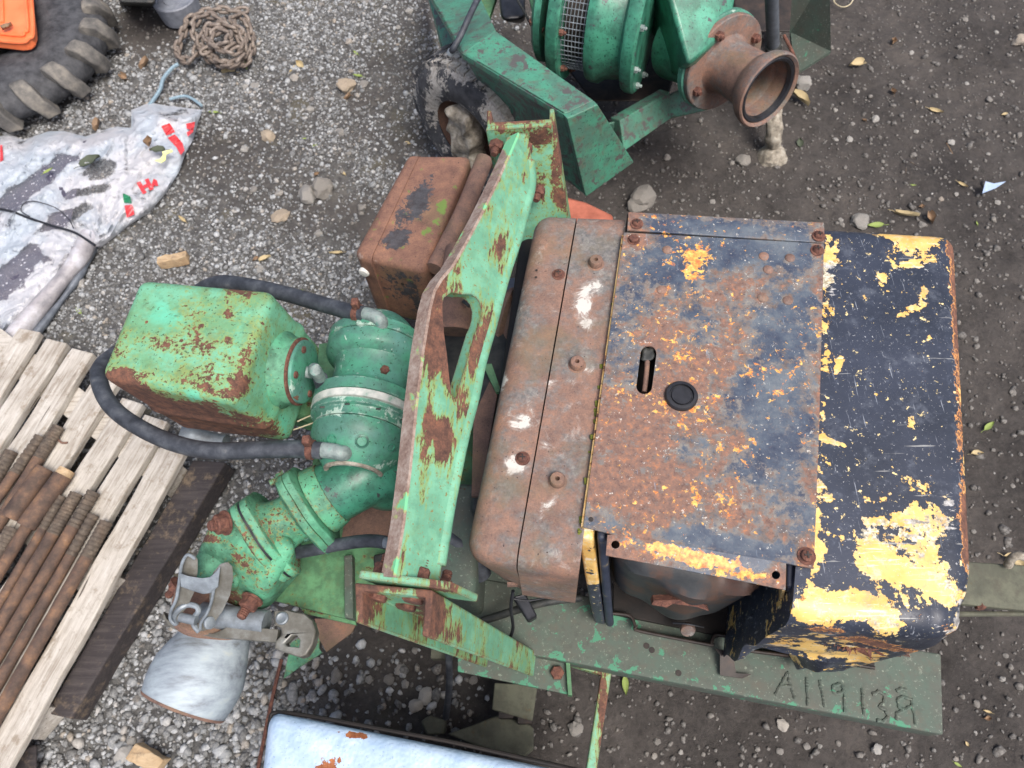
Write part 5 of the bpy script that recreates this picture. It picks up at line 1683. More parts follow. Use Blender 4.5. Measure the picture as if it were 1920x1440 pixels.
for (x, y) in ((961, 1096), (1020, 1103)):
    q = PP(x, y, Vector((cl[3].x, cl[3].y + .001, .78)), V3(.13, 1, .0).normalized())
    MB().box(q, .018, .006, .014).build('clip', M['rust'], cowl_r)

# --- navy and yellow hood
hd = [P(1542, 417, ZTOP), P(1800, 432, ZTOP), P(1845, 1206, ZTOP), P(1484, 1166, ZTOP)]
hb = [Vector((hd[0].x, hd[0].y, .44)), Vector((hd[1].x, hd[1].y, .44)), Vector((hd[2].x - .03, hd[2].y + .012, .44)), Vector((hd[3].x, hd[3].y + .006, .44))]
dent_c = P(1800, 1175, ZTOP - .03)
def hood_def(u, v, w, c):
    d = (c - dent_c).length
    c = c + V3(-.014, .012, -.012) * math.exp(-(d / .05) ** 2) * (1 + .6 * mnoise.noise(c * 35))
    # crumpled lower front
    if v > .93 and w < .72 and u < .8:
        k = (1 - u / .8)
        c = c + V3(0, 1, 0) * (.012 * math.sin(w * 18) + .014 * mnoise.noise(Vector((c.x * 14, 3, c.z * 10)))) * (.72 - w) * 1.6
        if w < .45:
            c = c + V3(0, -.010, 0) * math.sin(u * 3.1)
    if v > .90 and w < .42 and u < .62:
        k = math.sin(min(1, max(0, (u - .04) / .56)) * math.pi) ** .7 * ((.42 - w) / .42) ** .6
        c = c + V3(0, .075 * k, .03 * k)
    # faint crown of the top sheet
    c = c + V3(0, 0, 1) * (.004 * math.sin(u * math.pi) * math.sin(v * math.pi) if w > .9 else 0)
    return c
hy = blobs((1715, 446, 46, 20, 8, .30), (1660, 440, 26, 12, 5, .18), (1710, 497, 36, 9, -12, .24), (1650, 520, 14, 10, 0, .20), (1735, 545, 12, 16, 20, .16), (1702, 584, 26, 11, -14, .34), (1568, 830, 26, 5, 18, .36), (1553, 866, 8, 16, -20, .26), (1572, 690, 8, 22, 15, .22),
           (1549, 560, 8, 130, 2, .2), (1543, 800, 8, 140, 2, .16), (1530, 1040, 12, 90, 2, .24), (1640, 975, 160, 26, -2, .08),
           (1590, 1000, 34, 22, -10, .17), (1640, 1050, 44, 30, 10, .24), (1730, 1000, 50, 50, 0, .20), (1700, 1075, 50, 22, 0, .22), (1760, 1110, 44, 34, 0, .26), (1600, 1135, 60, 26, 6, .24), (1540, 1150, 50, 30, 10, .24), (1660, 1165, 50, 16, 8, .2), (1655, 1110, 26, 24, 0, -.10), (1790, 1040, 22, 30, 0, -.12), (1560, 1090, 36, 28, 0, -.08), (1600, 760, 60, 160, 0, -.10), (1700, 740, 60, 140, 0, -.10), (1640, 620, 50, 40, 0, -.06),
           (1530, 1215, 110, 20, 12, .20), (1640, 1235, 60, 14, 12, .14), (1808, 700, 13, 240, -2.5, .17), (1818, 1000, 13, 120, -2, .17), (1700, 1205, 50, 14, 8, -.06), (1730, 445, 60, 12, 6, .1), (1660, 1080, 170, 110, 0, .085), (1560, 1140, 90, 40, 8, .06), (1700, 470, 80, 50, 0, .05))
hr = blobs((1788, 455, 18, 30, 0, .20), (1791, 540, 13, 120, -3, .22), (1800, 800, 12, 220, -2.5, .20), (1812, 1010, 13, 80, -1, .22), (1790, 1190, 40, 16, 10, .15), (1740, 1165, 60, 10, 8, .11), (1560, 1175, 60, 8, 8, .11), (1640, 1206, 130, 9, 12, .24), (1510, 1120, 12, 20, 0, .15))
hbare = blobs((1812, 1165, 24, 46, 0, .34), (1775, 1185, 30, 16, 10, .22), (1814, 1080, 8, 40, 0, .2), (1640, 1165, 40, 9, 5, .2), (1710, 985, 40, 36, 0, .19), (1635, 985, 26, 30, 0, .18), (1780, 965, 22, 44, 0, .19), (1590, 1000, 16, 30, 20, .14), (1560, 545, 16, 14, 0, .26), (1554, 500, 10, 10, 0, .26))
hpale = blobs((1700, 1010, 70, 40, 0, .13), (1620, 990, 40, 24, 0, .14), (1640, 1160, 90, 16, 6, .13), (1790, 1080, 30, 80, 0, .12), (1555, 515, 30, 30, 0, .3), (1760, 985, 40, 30, 0, .08))
hood_o = MB().rbox(hd, hb, (46, 130, 22), .036, hood_def, sq=((0, 0),)).build('hood', M['hood'], pu, attrs={'yellow': hy, 'rust': hr, 'bare': hbare, 'pale': hpale})
# rusted mesh of the crushed air grille along the foot of the hood
gm = MB()
for i in range(64):
    t = i / 63
    x = 1478 + t * 215
    y = 1172 + t * 44
    for s_ in (-1, 1):
        a = P(x, y - 9, .80 - .02 * t) ; b = P(x + s_ * 9, y + 9, .76 - .02 * t)
        gm.tube([a + V3(0, -.006, .004), b + V3(0, -.006, .004)], .0011, 4, smooth=1)
gm.build('crushed_mesh', M['bolt'], pu)
# flakes of scale hanging on the torn mesh
fk = MB()
for i in range(46):
    t = random.gauss(.42, .13)
    x, y = 1478 + t * 262 + random.uniform(-8, 8), 1176 + t * 54 + random.uniform(-8, 14)
    c = P(x, y, .79 + random.uniform(-.01, .012))
    a_ = random.uniform(0, 6.28); l_ = random.uniform(.008, .022)
    d = V3(math.cos(a_), math.sin(a_), random.uniform(-.4, .4)) * l_
    e = V3(-math.sin(a_), math.cos(a_), random.uniform(-.5, .5)) * l_ * .25
    fk.prism([c - d, c + e, c + d, c - e], (0, 0, -.0012))
fk.build('rust_flakes', M['bolt'], pu)

# --- hinge strip and access panel with slot, cap, rivets and screws
ZPNL = ZTOP + .012
hs_ = [P(1178, 397, ZPNL + .002), P(1545, 417, ZPNL + .002), P(1546, 455, ZPNL + .002), P(1176, 431, ZPNL + .002)]
def strip_wave(u, v, w, c):
    return c + V3(0, 0, .002 * math.sin(v * math.pi))
MB().rbox(hs_, [p - V3(0, 0, .005) for p in hs_], (60, 8, 1), .0015, strip_wave).build('hinge_strip', M['panel'], pu, attrs={'rust': blobs((1190, 415, 22, 22, 0, .09), (1536, 440, 18, 22, 0, .10), (1360, 403, 180, 4, 3, .06), (1360, 430, 180, 14, 3, -.07)), 'yellow': blobs((1390, 428, 14, 6, 0, .10))})
mb = MB().rbox([P(1176, 428, ZPNL - .004), P(1546, 450, ZPNL - .004), P(1546, 462, ZPNL - .004), P(1174, 440, ZPNL - .004)],
               [P(1176, 428, ZPNL - .012), P(1546, 450, ZPNL - .012), P(1546, 462, ZPNL - .012), P(1174, 440, ZPNL - .012)], (10, 1, 1), .0005)
mb.build('hinge_gap', M['dark'], pu)
def slot_loop(px, py0, py1, w, z, n=10):
    pts = []
    for k in range(n + 1):
        a = math.pi + math.pi * k / n
        pts.append((px[0] + w * math.cos(a), py0 + w * math.sin(a)))
    for k in range(n + 1):
        a = math.pi * k / n
        pts.append((px[1] + w * math.cos(a), py1 + w * math.sin(a)))
    return [P(x, y, z) for x, y in pts]
pn = [(1170, 436), (1300, 443), (1420, 450), (1545, 457), (1541, 600), (1536, 800), (1530, 960), (1526, 1066), (1474, 1056), (1400, 1042), (1300, 1024), (1150, 1002), (1094, 988), (1108, 880), (1122, 780), (1140, 650), (1152, 560)]
slot = slot_loop((1216, 1208), 663, 724, 15, ZPNL)
capc = P(1277, 744, ZPNL)
caph = [capc + V3(math.cos(a), math.sin(a), 0) * .024 for a in [2 * math.pi * k / 24 for k in range(24)]]
p_r = blobs((1300, 800, 110, 200, -25, .04), (1190, 870, 100, 130, 0, .06), (1240, 590, 70, 60, 0, .04), (1260, 950, 170, 56, 8, .05), (1220, 500, 60, 40, 0, -.05), (1190, 620, 40, 60, 0, -.03), (1360, 545, 50, 30, 0, .05), (1300, 690, 90, 60, 0, .03), (1450, 760, 60, 260, 0, -.055), (1400, 470, 120, 30, 0, -.09), (1280, 500, 70, 40, 0, -.04), (1330, 1010, 160, 12, 9, -.12),
            (1188, 449, 16, 16, 0, .12), (1532, 470, 14, 22, 0, .12), (1512, 1043, 22, 22, 0, .14), (1540, 760, 8, 320, 0, .05), (1410, 880, 30, 80, 0, -.05), (1500, 620, 30, 60, 0, -.02), (1430, 560, 13, 10, 0, .10), (1477, 564, 13, 10, 0, .10), (1432, 481, 12, 10, 0, .09), (1481, 484, 12, 10, 0, .09), (1251, 469, 12, 10, 0, .09), (1241, 544, 12, 10, 0, .09))
p_y = blobs((1308, 490, 30, 24, -30, .13), (1300, 520, 20, 20, 0, .08), (1330, 755, 36, 30, 0, .07), (1300, 650, 60, 40, 0, .035), (1330, 900, 60, 120, 0, .03), (1370, 940, 24, 30, 0, .06), (1210, 720, 30, 60, 0, .035), (1450, 500, 60, 90, 0, -.05), (1160, 900, 40, 80, 0, -.03), (1480, 900, 30, 120, 0, -.05))
panel_o = MB().prism([P(x, y, ZPNL) for x, y in pn], (0, 0, -.0035), [slot, caph]).build('access_panel', M['panel'], pu, dice=.011, attrs={'rust': p_r, 'yellow': p_y}, sharp=25)
# folded front lip of the panel
lipo = [(1150, 1002), (1300, 1024), (1400, 1042), (1474, 1056), (1473, 1106), (1400, 1091), (1300, 1072), (1200, 1053), (1136, 1041), (1139, 1003)]
def zl(x, y):
    base = 1002 + (x - 1150) * .1667
    return ZPNL - .0006 - max(0, (y - base)) / 40 * .012
holes = []
for (x, y) in ((1154, 1021), (1455, 1078)):
    holes.append([P(x + 8 * math.cos(a), y + 8 * math.sin(a), zl(x + 8 * math.cos(a), y + 8 * math.sin(a))) for a in [2 * math.pi * k / 16 for k in range(16)]])
lip_o = MB().prism([P(x, y, zl(x, y)) for x, y in lipo], (0, 0, -.003), holes).build('panel_lip', M['panel'], panel_o, dice=.010, sharp=20,
        attrs={'rust': blobs((1200, 1040, 60, 20, 10, .06), (1400, 1080, 80, 12, 10, .09), (1290, 1062, 60, 10, 10, .03), (1145, 1025, 24, 30, 0, .10), (1462, 1080, 22, 30, 0, .12), (1300, 1040, 100, 12, 10, -.10)), 'yellow': blobs((1290, 1042, 90, 16, 11, .20), (1390, 1070, 60, 18, 10, .09), (1440, 1085, 20, 14, 0, .06))})
well = [P(1186, 640, ZPNL - .05), P(1240, 640, ZPNL - .05), P(1232, 750, ZPNL - .05), P(1178, 750, ZPNL - .05)]
MB().rbox(well, [p - V3(0, 0, .01) for p in well], (3, 3, 1), .001).build('slot_well', M['black_and_shade'], panel_o)  # near-black colour gives the shade down the slot
hn = MB().tube([P(1214, 668, ZPNL - .012), P(1212, 700, ZPNL - .014), P(1208, 735, ZPNL - .02)], .0046, 10)
hno = hn.build('lifting_ring', M['rust'], panel_o)
kb = MB().rbox([P(1203, 652, ZPNL - .006), P(1228, 650, ZPNL - .006), P(1226, 676, ZPNL - .006), P(1202, 676, ZPNL - .006)], [P(1203, 652, ZPNL - .02), P(1228, 650, ZPNL - .02), P(1226, 676, ZPNL - .02), P(1202, 676, ZPNL - .02)], (5, 5, 3), .006, lambda u, v, w, c: c + V3(1, 1, 1) * mnoise.noise(c * 120) * .003)
kb.build('greasy_knob', M['darkpart'], panel_o)
MB().lathe(capc - V3(0, 0, .012), (0, 0, 1), [(0, .018), (.010, .022), (.0125, .0275), (.017, .0275), (.020, .0255), (.0205, .0205), (.0165, .0195), (.0165, .0175), (.019, .0165), (.019, 0)], 40).build('rubber_cap', M['black'], panel_o, sharp=30)
for (x, y) in ((1251, 469), (1241, 544), (1432, 481), (1481, 484), (1440, 506), (1430, 559), (1477, 564)):
    MB().lathe(P(x, y, ZPNL - .0005), (0, 0, 1), [(0, .0095), (.002, .009), (.0042, .006), (.0048, 0)], 20).build('rivet', M['rust_cowl'], panel_o)
phillips(1194, 420, ZPNL + .004, .0085, pu); phillips(1535, 443, ZPNL + .004, .0085, pu)
phillips(1532, 470, ZPNL, .0085, panel_o); phillips(1512, 1043, ZPNL, .0095, panel_o)
MB().hexbolt(P(1188, 450, ZPNL), (0, 0, 1), .0095, .006, washer=.012).build('screw', M['bolt'], panel_o, flat=True)
MB().lathe(P(1108, 974, ZPNL), (0, 0, 1), [(.0003, .004), (.0008, .004)], 12).build('hole', M['dark'], panel_o)
# canopy deck under the panel, yellow edged
dk = [P(1176, 402, ZTOP + .005), P(1542, 424, ZTOP + .005), P(1500, 1050, ZTOP + .005), P(1090, 985, ZTOP + .005)]
dkh = [P(1176, 622, ZTOP + .005), P(1330, 630, ZTOP + .005), P(1318, 800, ZTOP + .005), P(1160, 790, ZTOP + .005)]
MB().prism(dk, V3(0, 0, -.012), [dkh]).build('canopy_deck', M['black_and_shade'], pu)
ye = [P(1166, 440, ZTOP + .008), P(1171, 440, ZTOP + .008), P(1096, 988, ZTOP + .008), P(1089, 986, ZTOP + .008)]
MB().rbox(ye, [p - V3(0, 0, .02) for p in ye], (2, 30, 2), .001).build('deck_edge', M['yellow'], pu)
moss = MB()
for i in range(60):
    t = random.uniform(.55, 1.0) if i < 45 else random.random()
    c = P(1164 - 80 * t + random.uniform(-3, 3), 440 + 570 * t, ZTOP + .001 - .02 * random.random())
    moss.box(c, random.uniform(.003, .008), random.uniform(.003, .012), random.uniform(.003, .006))
M['moss'] = simple('green_moss', [(.3, lin(64, 72, 24)), (.7, lin(120, 124, 50))], 60, .95, .8, .003)
mo = moss.build('moss_tufts', M['moss'], pu, bevel=.001); mo['kind'] = 'stuff'
# hoops each side of the opening
def hoop(pts_t, pts_b, name, mat, parent=pu, n=(3, 4, 16), r=.006, attrs=None, bulge=.012):
    return MB().rbox(pts_t, pts_b, n, r, lambda u, v, w, c: c + V3(0, -1, 0) * bulge * math.sin(w * math.pi)).build(name, M[mat], parent, attrs=attrs)
hoop([P(1089, 940, .945), P(1116, 945, .945), P(1112, 1012, .945), P(1084, 1006, .945)], [P(1110, 1100, .44), P(1130, 1104, .44), P(1136, 1172, .44), P(1114, 1168, .44)], 'canopy_hoop', 'hood', n=(4, 5, 40), attrs={'yellow': lambda X, Y: .34 - .62 * np.clip((Y - 1092) / 16, 0, 1), 'rust': lambda X, Y: np.full_like(X, .05)})
hoop([P(1121, 970, .945), P(1138, 972, .945), P(1137, 1012, .945), P(1119, 1010, .945)], [P(1128, 1120, .44), P(1146, 1122, .44), P(1152, 1176, .44), P(1136, 1176, .44)], 'rubber_seal', 'navy')
hoop([P(1474, 1040, .94), P(1493, 1040, .94), P(1490, 1104, .94), P(1474, 1100, .94)], [P(1450, 1120, .62), P(1468, 1122, .62), P(1466, 1160, .62), P(1450, 1158, .62)], 'canopy_hoop', 'navy', bulge=.01)
hoop([P(1466, 1060, .935), P(1474, 1060, .935), P(1473, 1106, .935), P(1466, 1106, .935)], [P(1440, 1130, .62), P(1448, 1130, .62), P(1448, 1166, .62), P(1440, 1166, .62)], 'hoop_edge', 'yellow', bulge=.01, r=.002)
# tin silencer inside the opening
st = [P(1140, 900, .86), P(1450, 940, .86), P(1446, 1132, .86), P(1152, 1072, .86)]
sb = [Vector((st[0].x, st[0].y, .57)), Vector((st[1].x, st[1].y, .57)), Vector((st[2].x - .03, st[2].y + .010, .57)), Vector((st[3].x + .03, st[3].y + .005, .57))]
def sil(u, v, w, c):
    return c + V3(0, 1, .0) * (.012 * math.sin(u * 9) * (w < .9)) + V3(0, 0, -.016 * math.exp(-((u - .72) / .1) ** 2)) * (v > .5)
sil_o = MB().rbox(st, sb, (24, 10, 10), .05, sil).build('silencer', M['silencer'], pu)
for (x, y, z) in ():
    q = PP(x, y, Vector((st[3].x, st[3].y - .012, .76)), V3(.14, 1, -.6).normalized())
    MB().lathe(q, V3(.1, -.8, .6), [(-.004, .014), (.002, .013)], 16, rfun=lambda t, h: 1.0 if True else 1).build('drain_hole', M['dark'], sil_o)
scar = MB().prism([P(1226, 1126, .795), P(1312, 1124, .795), P(1330, 1146, .77), P(1305, 1138, .775), P(1262, 1132, .785), P(1250, 1139, .78), P(1222, 1134, .785)], V3(0, .012, -.012))
scar.build('rust_scar', M['bolt'], sil_o)
# opening rim: folded base edge with two raised tongues, dark inside
rp = [(1140, 1150), (1150, 1150), (1176, 1153), (1186, 1160), (1192, 1176), (1200, 1183), (1326, 1208), (1334, 1205), (1338, 1194), (1348, 1190), (1380, 1198), (1386, 1206), (1390, 1217), (1420, 1222), (1520, 1234), (1640, 1252)]
MB().tube([P(x, y, .455) for x, y in rp], .0035, 8, smooth=4).build('opening_rim', M['dark'], pu)
rw = MB()
for i in range(len(rp) - 1):
    a, b = rp[i], rp[i + 1]
    rw.add([P(*a, .455), P(*b, .455), P(b[0], b[1] + 4, .42), P(a[0], a[1] + 4, .42)], [(0, 1, 2, 3)])
rw.build('rim_wall', M['black_and_shade'], pu, recalc=False)
fl_ = [P(1150, 1060, .435), P(1640, 1160, .435), P(1640, 1250, .435), P(1150, 1152, .435)]
MB().rbox(fl_, [p - V3(0, 0, .01) for p in fl_], (3, 3, 1), .001).build('pan_floor', M['black_and_shade'], pu)  # shade of the opening put into the floor colour
MB().lathe(P(1289, 1176, .50), V3(-.1, -.8, .6), [(0, .014), (.006, .016), (.012, .014), (.014, 0)], 20).build('drain_plug', M['rust_cowl'], pu)
MB().tube([P(1262, 1168, .52), P(1290, 1170, .53), P(1320, 1176, .52)], .002, 6).build('wire', M['black'], pu)
yc_ = [P(1420, 1150, .60), P(1500, 1172, .66), P(1490, 1205, .56), P(1408, 1205, .50)]
MB().rbox(yc_, [p - V3(0, -.01, .05) for p in yc_], (8, 6, 2), .008, lambda u, v, w, c: c + V3(0, 1, 1) * mnoise.noise(c * 22) * .01).build('crumpled_corner', M['hood'], pu, attrs={'yellow': lambda X, Y: np.full_like(X, .16)})

# --- lifting frame: two channel legs and a deep cross beam with cut-outs
ZL = 1.0
def channel_leg(web_t, tips_t, web_b, tips_b, th, name):
    """U section lofted from its top outline to its foot"""
    def ring(web, tips):
        a, b = web; ta, tb_ = tips
        ab = (b - a).normalized(); fa = (ta - a).normalized(); fb = (tb_ - b).normalized()
        return [a, b, tb_, tb_ - ab * th * .9, b - ab * th + fb * th, a + ab * th + fa * th, ta + ab * th * .9, ta]
    r0, r1 = ring(web_t, tips_t), ring(web_b, tips_b)
    n = 18
    vs_, fs = [], []
    for i in range(n + 1):
        t = i / n
        vs_ += [r0[k].lerp(r1[k], t) for k in range(8)]
    for i in range(n):
        for k in range(8):
            k2 = (k + 1) % 8
            fs.append((i * 8 + k, i * 8 + k2, (i + 1) * 8 + k2, (i + 1) * 8 + k))
    for base in (0, n * 8):
        fs += [tuple(base + q for q in (0, 1, 4, 5)), tuple(base + q for q in (1, 2, 3, 4)), tuple(base + q for q in (0, 5, 6, 7))]
    return MB().add(vs_, fs)
TH = .011
leg_attr = {'rust': blobs((690, 1120, 26, 50, 0, .10), (822, 1150, 18, 44, 0, .22), (676, 1120, 12, 50, 0, .2), (735, 1092, 80, 9, 6, .2), (800, 1130, 14, 60, 0, .16), (760, 1190, 60, 16, 20, .05), (860, 1190, 24, 14, 30, .08))}
nl = channel_leg((P(664, 1092, ZL), P(812, 1106, ZL)), (P(667, 1168, ZL), P(803, 1194, ZL)), (P(912, 1200, .40), P(1006, 1222, .40)), (P(905, 1250, .40), P(1001, 1269, .40)), TH, 'leg')
leg_o = nl.build('leg', M['lift'], pu, bevel=.003, dice=.03, attrs=leg_attr)
fl2 = channel_leg((P(1040, 229, ZL), P(913, 236, ZL)), (P(1039, 202, ZL), P(912, 206, ZL)), (P(1100, 640, .45), P(1000, 645, .45)), (P(1100, 600, .45), P(1000, 605, .45)), TH, 'leg')
leg_attr2 = {'rust': blobs((1046, 300, 12, 110, 4, .16), (1020, 250, 30, 20, 0, .14), (925, 220, 26, 20, 0, .2), (980, 220, 60, 10, 0, .18), (1010, 340, 20, 40, 0, .08))}
fleg_o = fl2.build('leg', M['lift'], pu, bevel=.003, dice=.03, attrs=leg_attr2)
# plane of the beam web
A_, B_ = P(737, 1080, 1.015), P(974, 250, 1.015)
Ldir = V3(.60, -.08, -.79).normalized()
nrm = (B_ - A_).cross(Ldir).normalized()
if nrm.z < 0:
    nrm = -nrm
def BP(x, y):
    return PP(x, y, A_, nrm)
out = [(738, 1082), (744, 1050), (756, 980), (768, 880), (780, 760), (792, 660), (805, 580), (814, 545), (828, 522), (846, 502), (870, 462), (900, 406), (930, 345), (955, 290), (972, 250),
       (990, 250), (997, 300), (1000, 340), (990, 385), (975, 440), (955, 500), (938, 560), (925, 610), (912, 655), (903, 690), (892, 745), (880, 790), (868, 840), (858, 890), (848, 940), (838, 1000), (828, 1060), (824, 1094)]
h1 = [(832, 558), (846, 548), (866, 552), (884, 552), (893, 558), (899, 566), (903, 580), (902, 596), (897, 612), (892, 622), (888, 636), (880, 662), (872, 690), (862, 722), (858, 742), (852, 748), (846, 738), (842, 705), (838, 665), (833, 630), (830, 595), (829, 572)]
beam_t = .024
b_attr = {'rust': blobs((816, 600, 16, 110, 2, .20), (800, 800, 10, 160, 4, .12), (822, 660, 16, 40, 0, .12), (828, 820, 22, 44, -8, .17), (845, 500, 24, 40, 20, .12), (838, 700, 14, 40, 0, .07), (862, 545, 40, 16, 0, .10), (895, 655, 14, 60, 15, .14), (865, 760, 16, 30, 0, .10), (800, 920, 16, 40, 0, .07), (756, 1040, 10, 60, 5, .08), (900, 460, 26, 40, 20, .02), (955, 380, 30, 60, 15, -.05), (905, 520, 30, 40, 0, -.04), (830, 960, 30, 60, 0, -.06), (800, 1030, 40, 40, 0, -.10), (840, 770, 30, 30, 0, -.06), (940, 440, 14, 40, 10, .06), (975, 290, 24, 30, 0, -.02))}
beam_o = MB().prism([BP(x, y) for x, y in out], -nrm * beam_t, [[BP(x, y) for x, y in h1]]).build('lifting_beam', M['lift'], pu, bevel=.0025, dice=.016, attrs=b_attr, sharp=35)
# upstanding edge bar along the beam, worn to bare rust
edge_pts = [(x - 1, y) for x, y in out[:15]]
eo = MB()
q = []
for i in range(len(edge_pts)):
    p = BP(*edge_pts[i])
    q.append(p)
tdir = [(q[min(i + 1, len(q) - 1)] - q[max(i - 1, 0)]).normalized() for i in range(len(q))]
vs_, fs = [], []
for i, p in enumerate(q):
    inw = nrm.cross(tdir[i]).normalized()
    # towards the foot of the web
    if inw.z > 0:
        inw = -inw
    w0 = .0022
    vs_ += [p + nrm * w0 - inw * .002, p + nrm * w0 + inw * .0035, p - nrm * (beam_t + .002) + inw * .0035, p - nrm * (beam_t + .002) - inw * .002]
for i in range(len(q) - 1):
    for k in range(4):
        k2 = (k + 1) % 4
        fs.append((i * 4 + k, i * 4 + k2, (i + 1) * 4 + k2, (i + 1) * 4 + k))
fs += [(0, 1, 2, 3), tuple(len(vs_) - 4 + k for k in (3, 2, 1, 0))]
eo.add(vs_, fs)
eo.build('beam_edge', M['lift_edge'], beam_o, dice=.02, attrs={'rust': blobs((960, 270, 16, 40, 0, -.4), (742, 1060, 10, 30, 0, -.4), (760, 945, 12, 18, 0, -.45), (800, 600, 12, 90, 0, -.06))})
# rolled lower edge of the beam
rq = [BP(x, y) for x, y in out[16:-1]]
rb = MB().tube([p - nrm * .008 for p in rq], .0125, 12, smooth=3)
rb.build('rolled_edge', M['lift'], beam_o, attrs={'rust': lambda X, Y: np.full_like(X, -.04)})
# bolted end plates
def bolted_plate(web, depth_dir, th, zlow, name, attrs, shift, lean=.36):
    a, b = web
    a = a + shift; b = b + shift
    top4 = [a + depth_dir * th, b + depth_dir * th, b, a]
    bot4 = [p + V3(lean * (ZL - zlow), 0, -(ZL - zlow)) for p in top4]
    return MB().rbox(top4, bot4, (12, 2, 10), .0015).build(name, M['lift'], pu, attrs=attrs)
dn = ((P(737, 1080, ZL) - P(985, 250, ZL))); dn.z = 0; dn.normalize()      # along the beam, towards the viewer
bolted_plate((P(672, 1086, ZL), P(842, 1108, ZL)), -dn, .012, .91, 'end_plate', {'rust': blobs((830, 1098, 30, 14, 0, .12), (700, 1086, 40, 8, 0, -.03))}, V3(0, 0, .004) - dn * .001)
bolted_plate((P(914, 238, ZL), P(1036, 231, ZL)), dn, .012, .84, 'end_plate', {'rust': blobs((1020, 270, 24, 40, 0, .14), (930, 240, 20, 14, 0, .14), (1010, 350, 30, 40, 0, .05))}, V3(0, 0, .004) + dn * .001, .06)
# nuts on the beam side and heads inside the channel
for (x, y, z, s_) in ((716, 1072, .965, -1), (786, 1080, .965, -1), (830, 1102, .90, -1)):
    MB().hexbolt(P(x, y + 6, z), -dn, .0155, .017, stub=.016).build('nut', M['bolt'], pu)
for (x, y, z) in ((706, 1110, .965), (775, 1114, .965), (762, 1128, .90)):
    MB().hexbolt(P(x, y + 6, z) - dn * .006, dn, .0175, .014).build('bolt_head', M['bolt'], pu)
for (x, y, z) in ((934, 264, .972), (988, 268, .970), (1012, 350, .882)):
    MB().hexbolt(P(x, y, z) + dn * .008, dn, .0155, .017, stub=.014).build('nut', M['bolt'], pu)
# --- deck of the pump end
ZD = .40
dp = [(598, 645), (905, 600), (905, 1100), (868, 1178), (662, 1163), (506, 1124), (562, 1032), (585, 900)]
deck_o = MB().prism([P(x, y, ZD) for x, y in dp], (0, 0, -.012)).build('deck_plate', M['deck'], pu, dice=.05, attrs={'rust': blobs((690, 960, 60, 50, 0, .10), (680, 1100, 50, 60, 0, .03))})
MB().prism([P(x, y, ZD + .004) for x, y in ((648, 965), (705, 905), (800, 880), (860, 900), (860, 1010), (745, 1035), (640, 1012))], (0, 0, -.004)).build('wear_plate', M['rust'], deck_o, dice=.05)
for q in ((640, 1100), (850, 1000), (640, 720), (850, 660)):
    c = P(*q, ZD - .013)
    s_ = [c + V3(-.025, .025, 0), c + V3(.025, .025, 0), c + V3(.025, -.025, 0), c + V3(-.025, -.025, 0)]
    MB().rbox(s_, drop(s_, -.02), (2, 2, 2), .003).build('stand_leg', M['dark'], pu)
# turned-down edge, torn sheet below it
e = [P(560, 1133, ZD - .05), P(665, 1160, ZD - .05), P(668, 1172, ZD - .05), P(570, 1150, ZD - .05)]
MB().rbox(e, [p - V3(0, 0, .01) for p in e], (8, 2, 1), .001).build('deck_flange', M['deck'], pu, attrs={'rust': blobs((605, 1144, 24, 6, 12, .2))})
ts = [(590, 1160), (672, 1160), (660, 1186), (612, 1222), (598, 1198)]
MB().prism([P(x, y, .20) for x, y in ts], (0, 0, -.004)).build('torn_sheet', M['rust'], pu)
ts = [(545, 1205), (588, 1180), (600, 1200), (598, 1215), (604, 1224), (560, 1252), (532, 1272)]
MB().prism([P(x, y, .19) for x, y in ts], (0, 0, -.004)).build('torn_sheet', M['discharge'], pu)
a = [P(700, 1040, ZD + .05), P(740, 1032, ZD + .05), P(745, 1050, ZD + .05), P(700, 1062, ZD + .05)]
MB().rbox(a, drop(a, ZD + .001), (3, 3, 2), .004).build('deck_block', M['darkpart'], pu)
a = [P(645, 1042, ZD + .03), P(660, 1040, ZD + .03), P(662, 1160, ZD + .03), P(646, 1158, ZD + .03)]
MB().rbox(a, drop(a, ZD + .001), (2, 6, 2), .002).build('deck_rib', M['frame'], pu)
a = [P(820, 900, .62), P(905, 905, .62), P(890, 1120, .62), P(800, 1110, .62)]
MB().rbox(a, drop(a, ZD + .001), (5, 6, 4), .02).build('pump_bracket', M['frame'], pu)
MB().tube([P(800, 985, .60), P(870, 1030, .60), P(905, 1080, .55)], .020, 14).build('suction_hose', M['rubber'], pu)
lever = MB().rbox([P(882, 1010, .63), P(900, 1012, .63), P(905, 1040, .62), P(884, 1036, .62)], [P(882, 1010, .6), P(900, 1012, .6), P(905, 1040, .6), P(884, 1036, .6)], (3, 3, 2), .004)
lever.build('bracket_tab', M['frame'], pu)
# grey rod, black plug and loose cable beneath the cowl
MB().tube([P(905, 1164, .46), P(1010, 1132, .50), P(1090, 1120, .5)], .0085, 10).build('linkage_rod', M['darkpart'], pu)
a = [P(960, 1118, .60), P(985, 1112, .60), P(1008, 1155, .56), P(990, 1165, .56)]
MB().rbox(a, [p - V3(0, 0, .03) for p in a], (3, 5, 3), .006).build('black_plug', M['black'], pu)
MB().tube([P(962, 1108, .66), P(958, 1140, .62), P(962, 1175, .56), P(957, 1195, .52), P(948, 1216, .50)], lambda t: .0035 if t < .8 else .0035 * (1.2 - t) * 2.6, 8).build('loose_cable', M['black'], pu)
MB().tube([P(960, 1122, .64), P(990, 1126, .63), P(1025, 1120, .62)], .002, 6).build('wire', M['black'], pu)

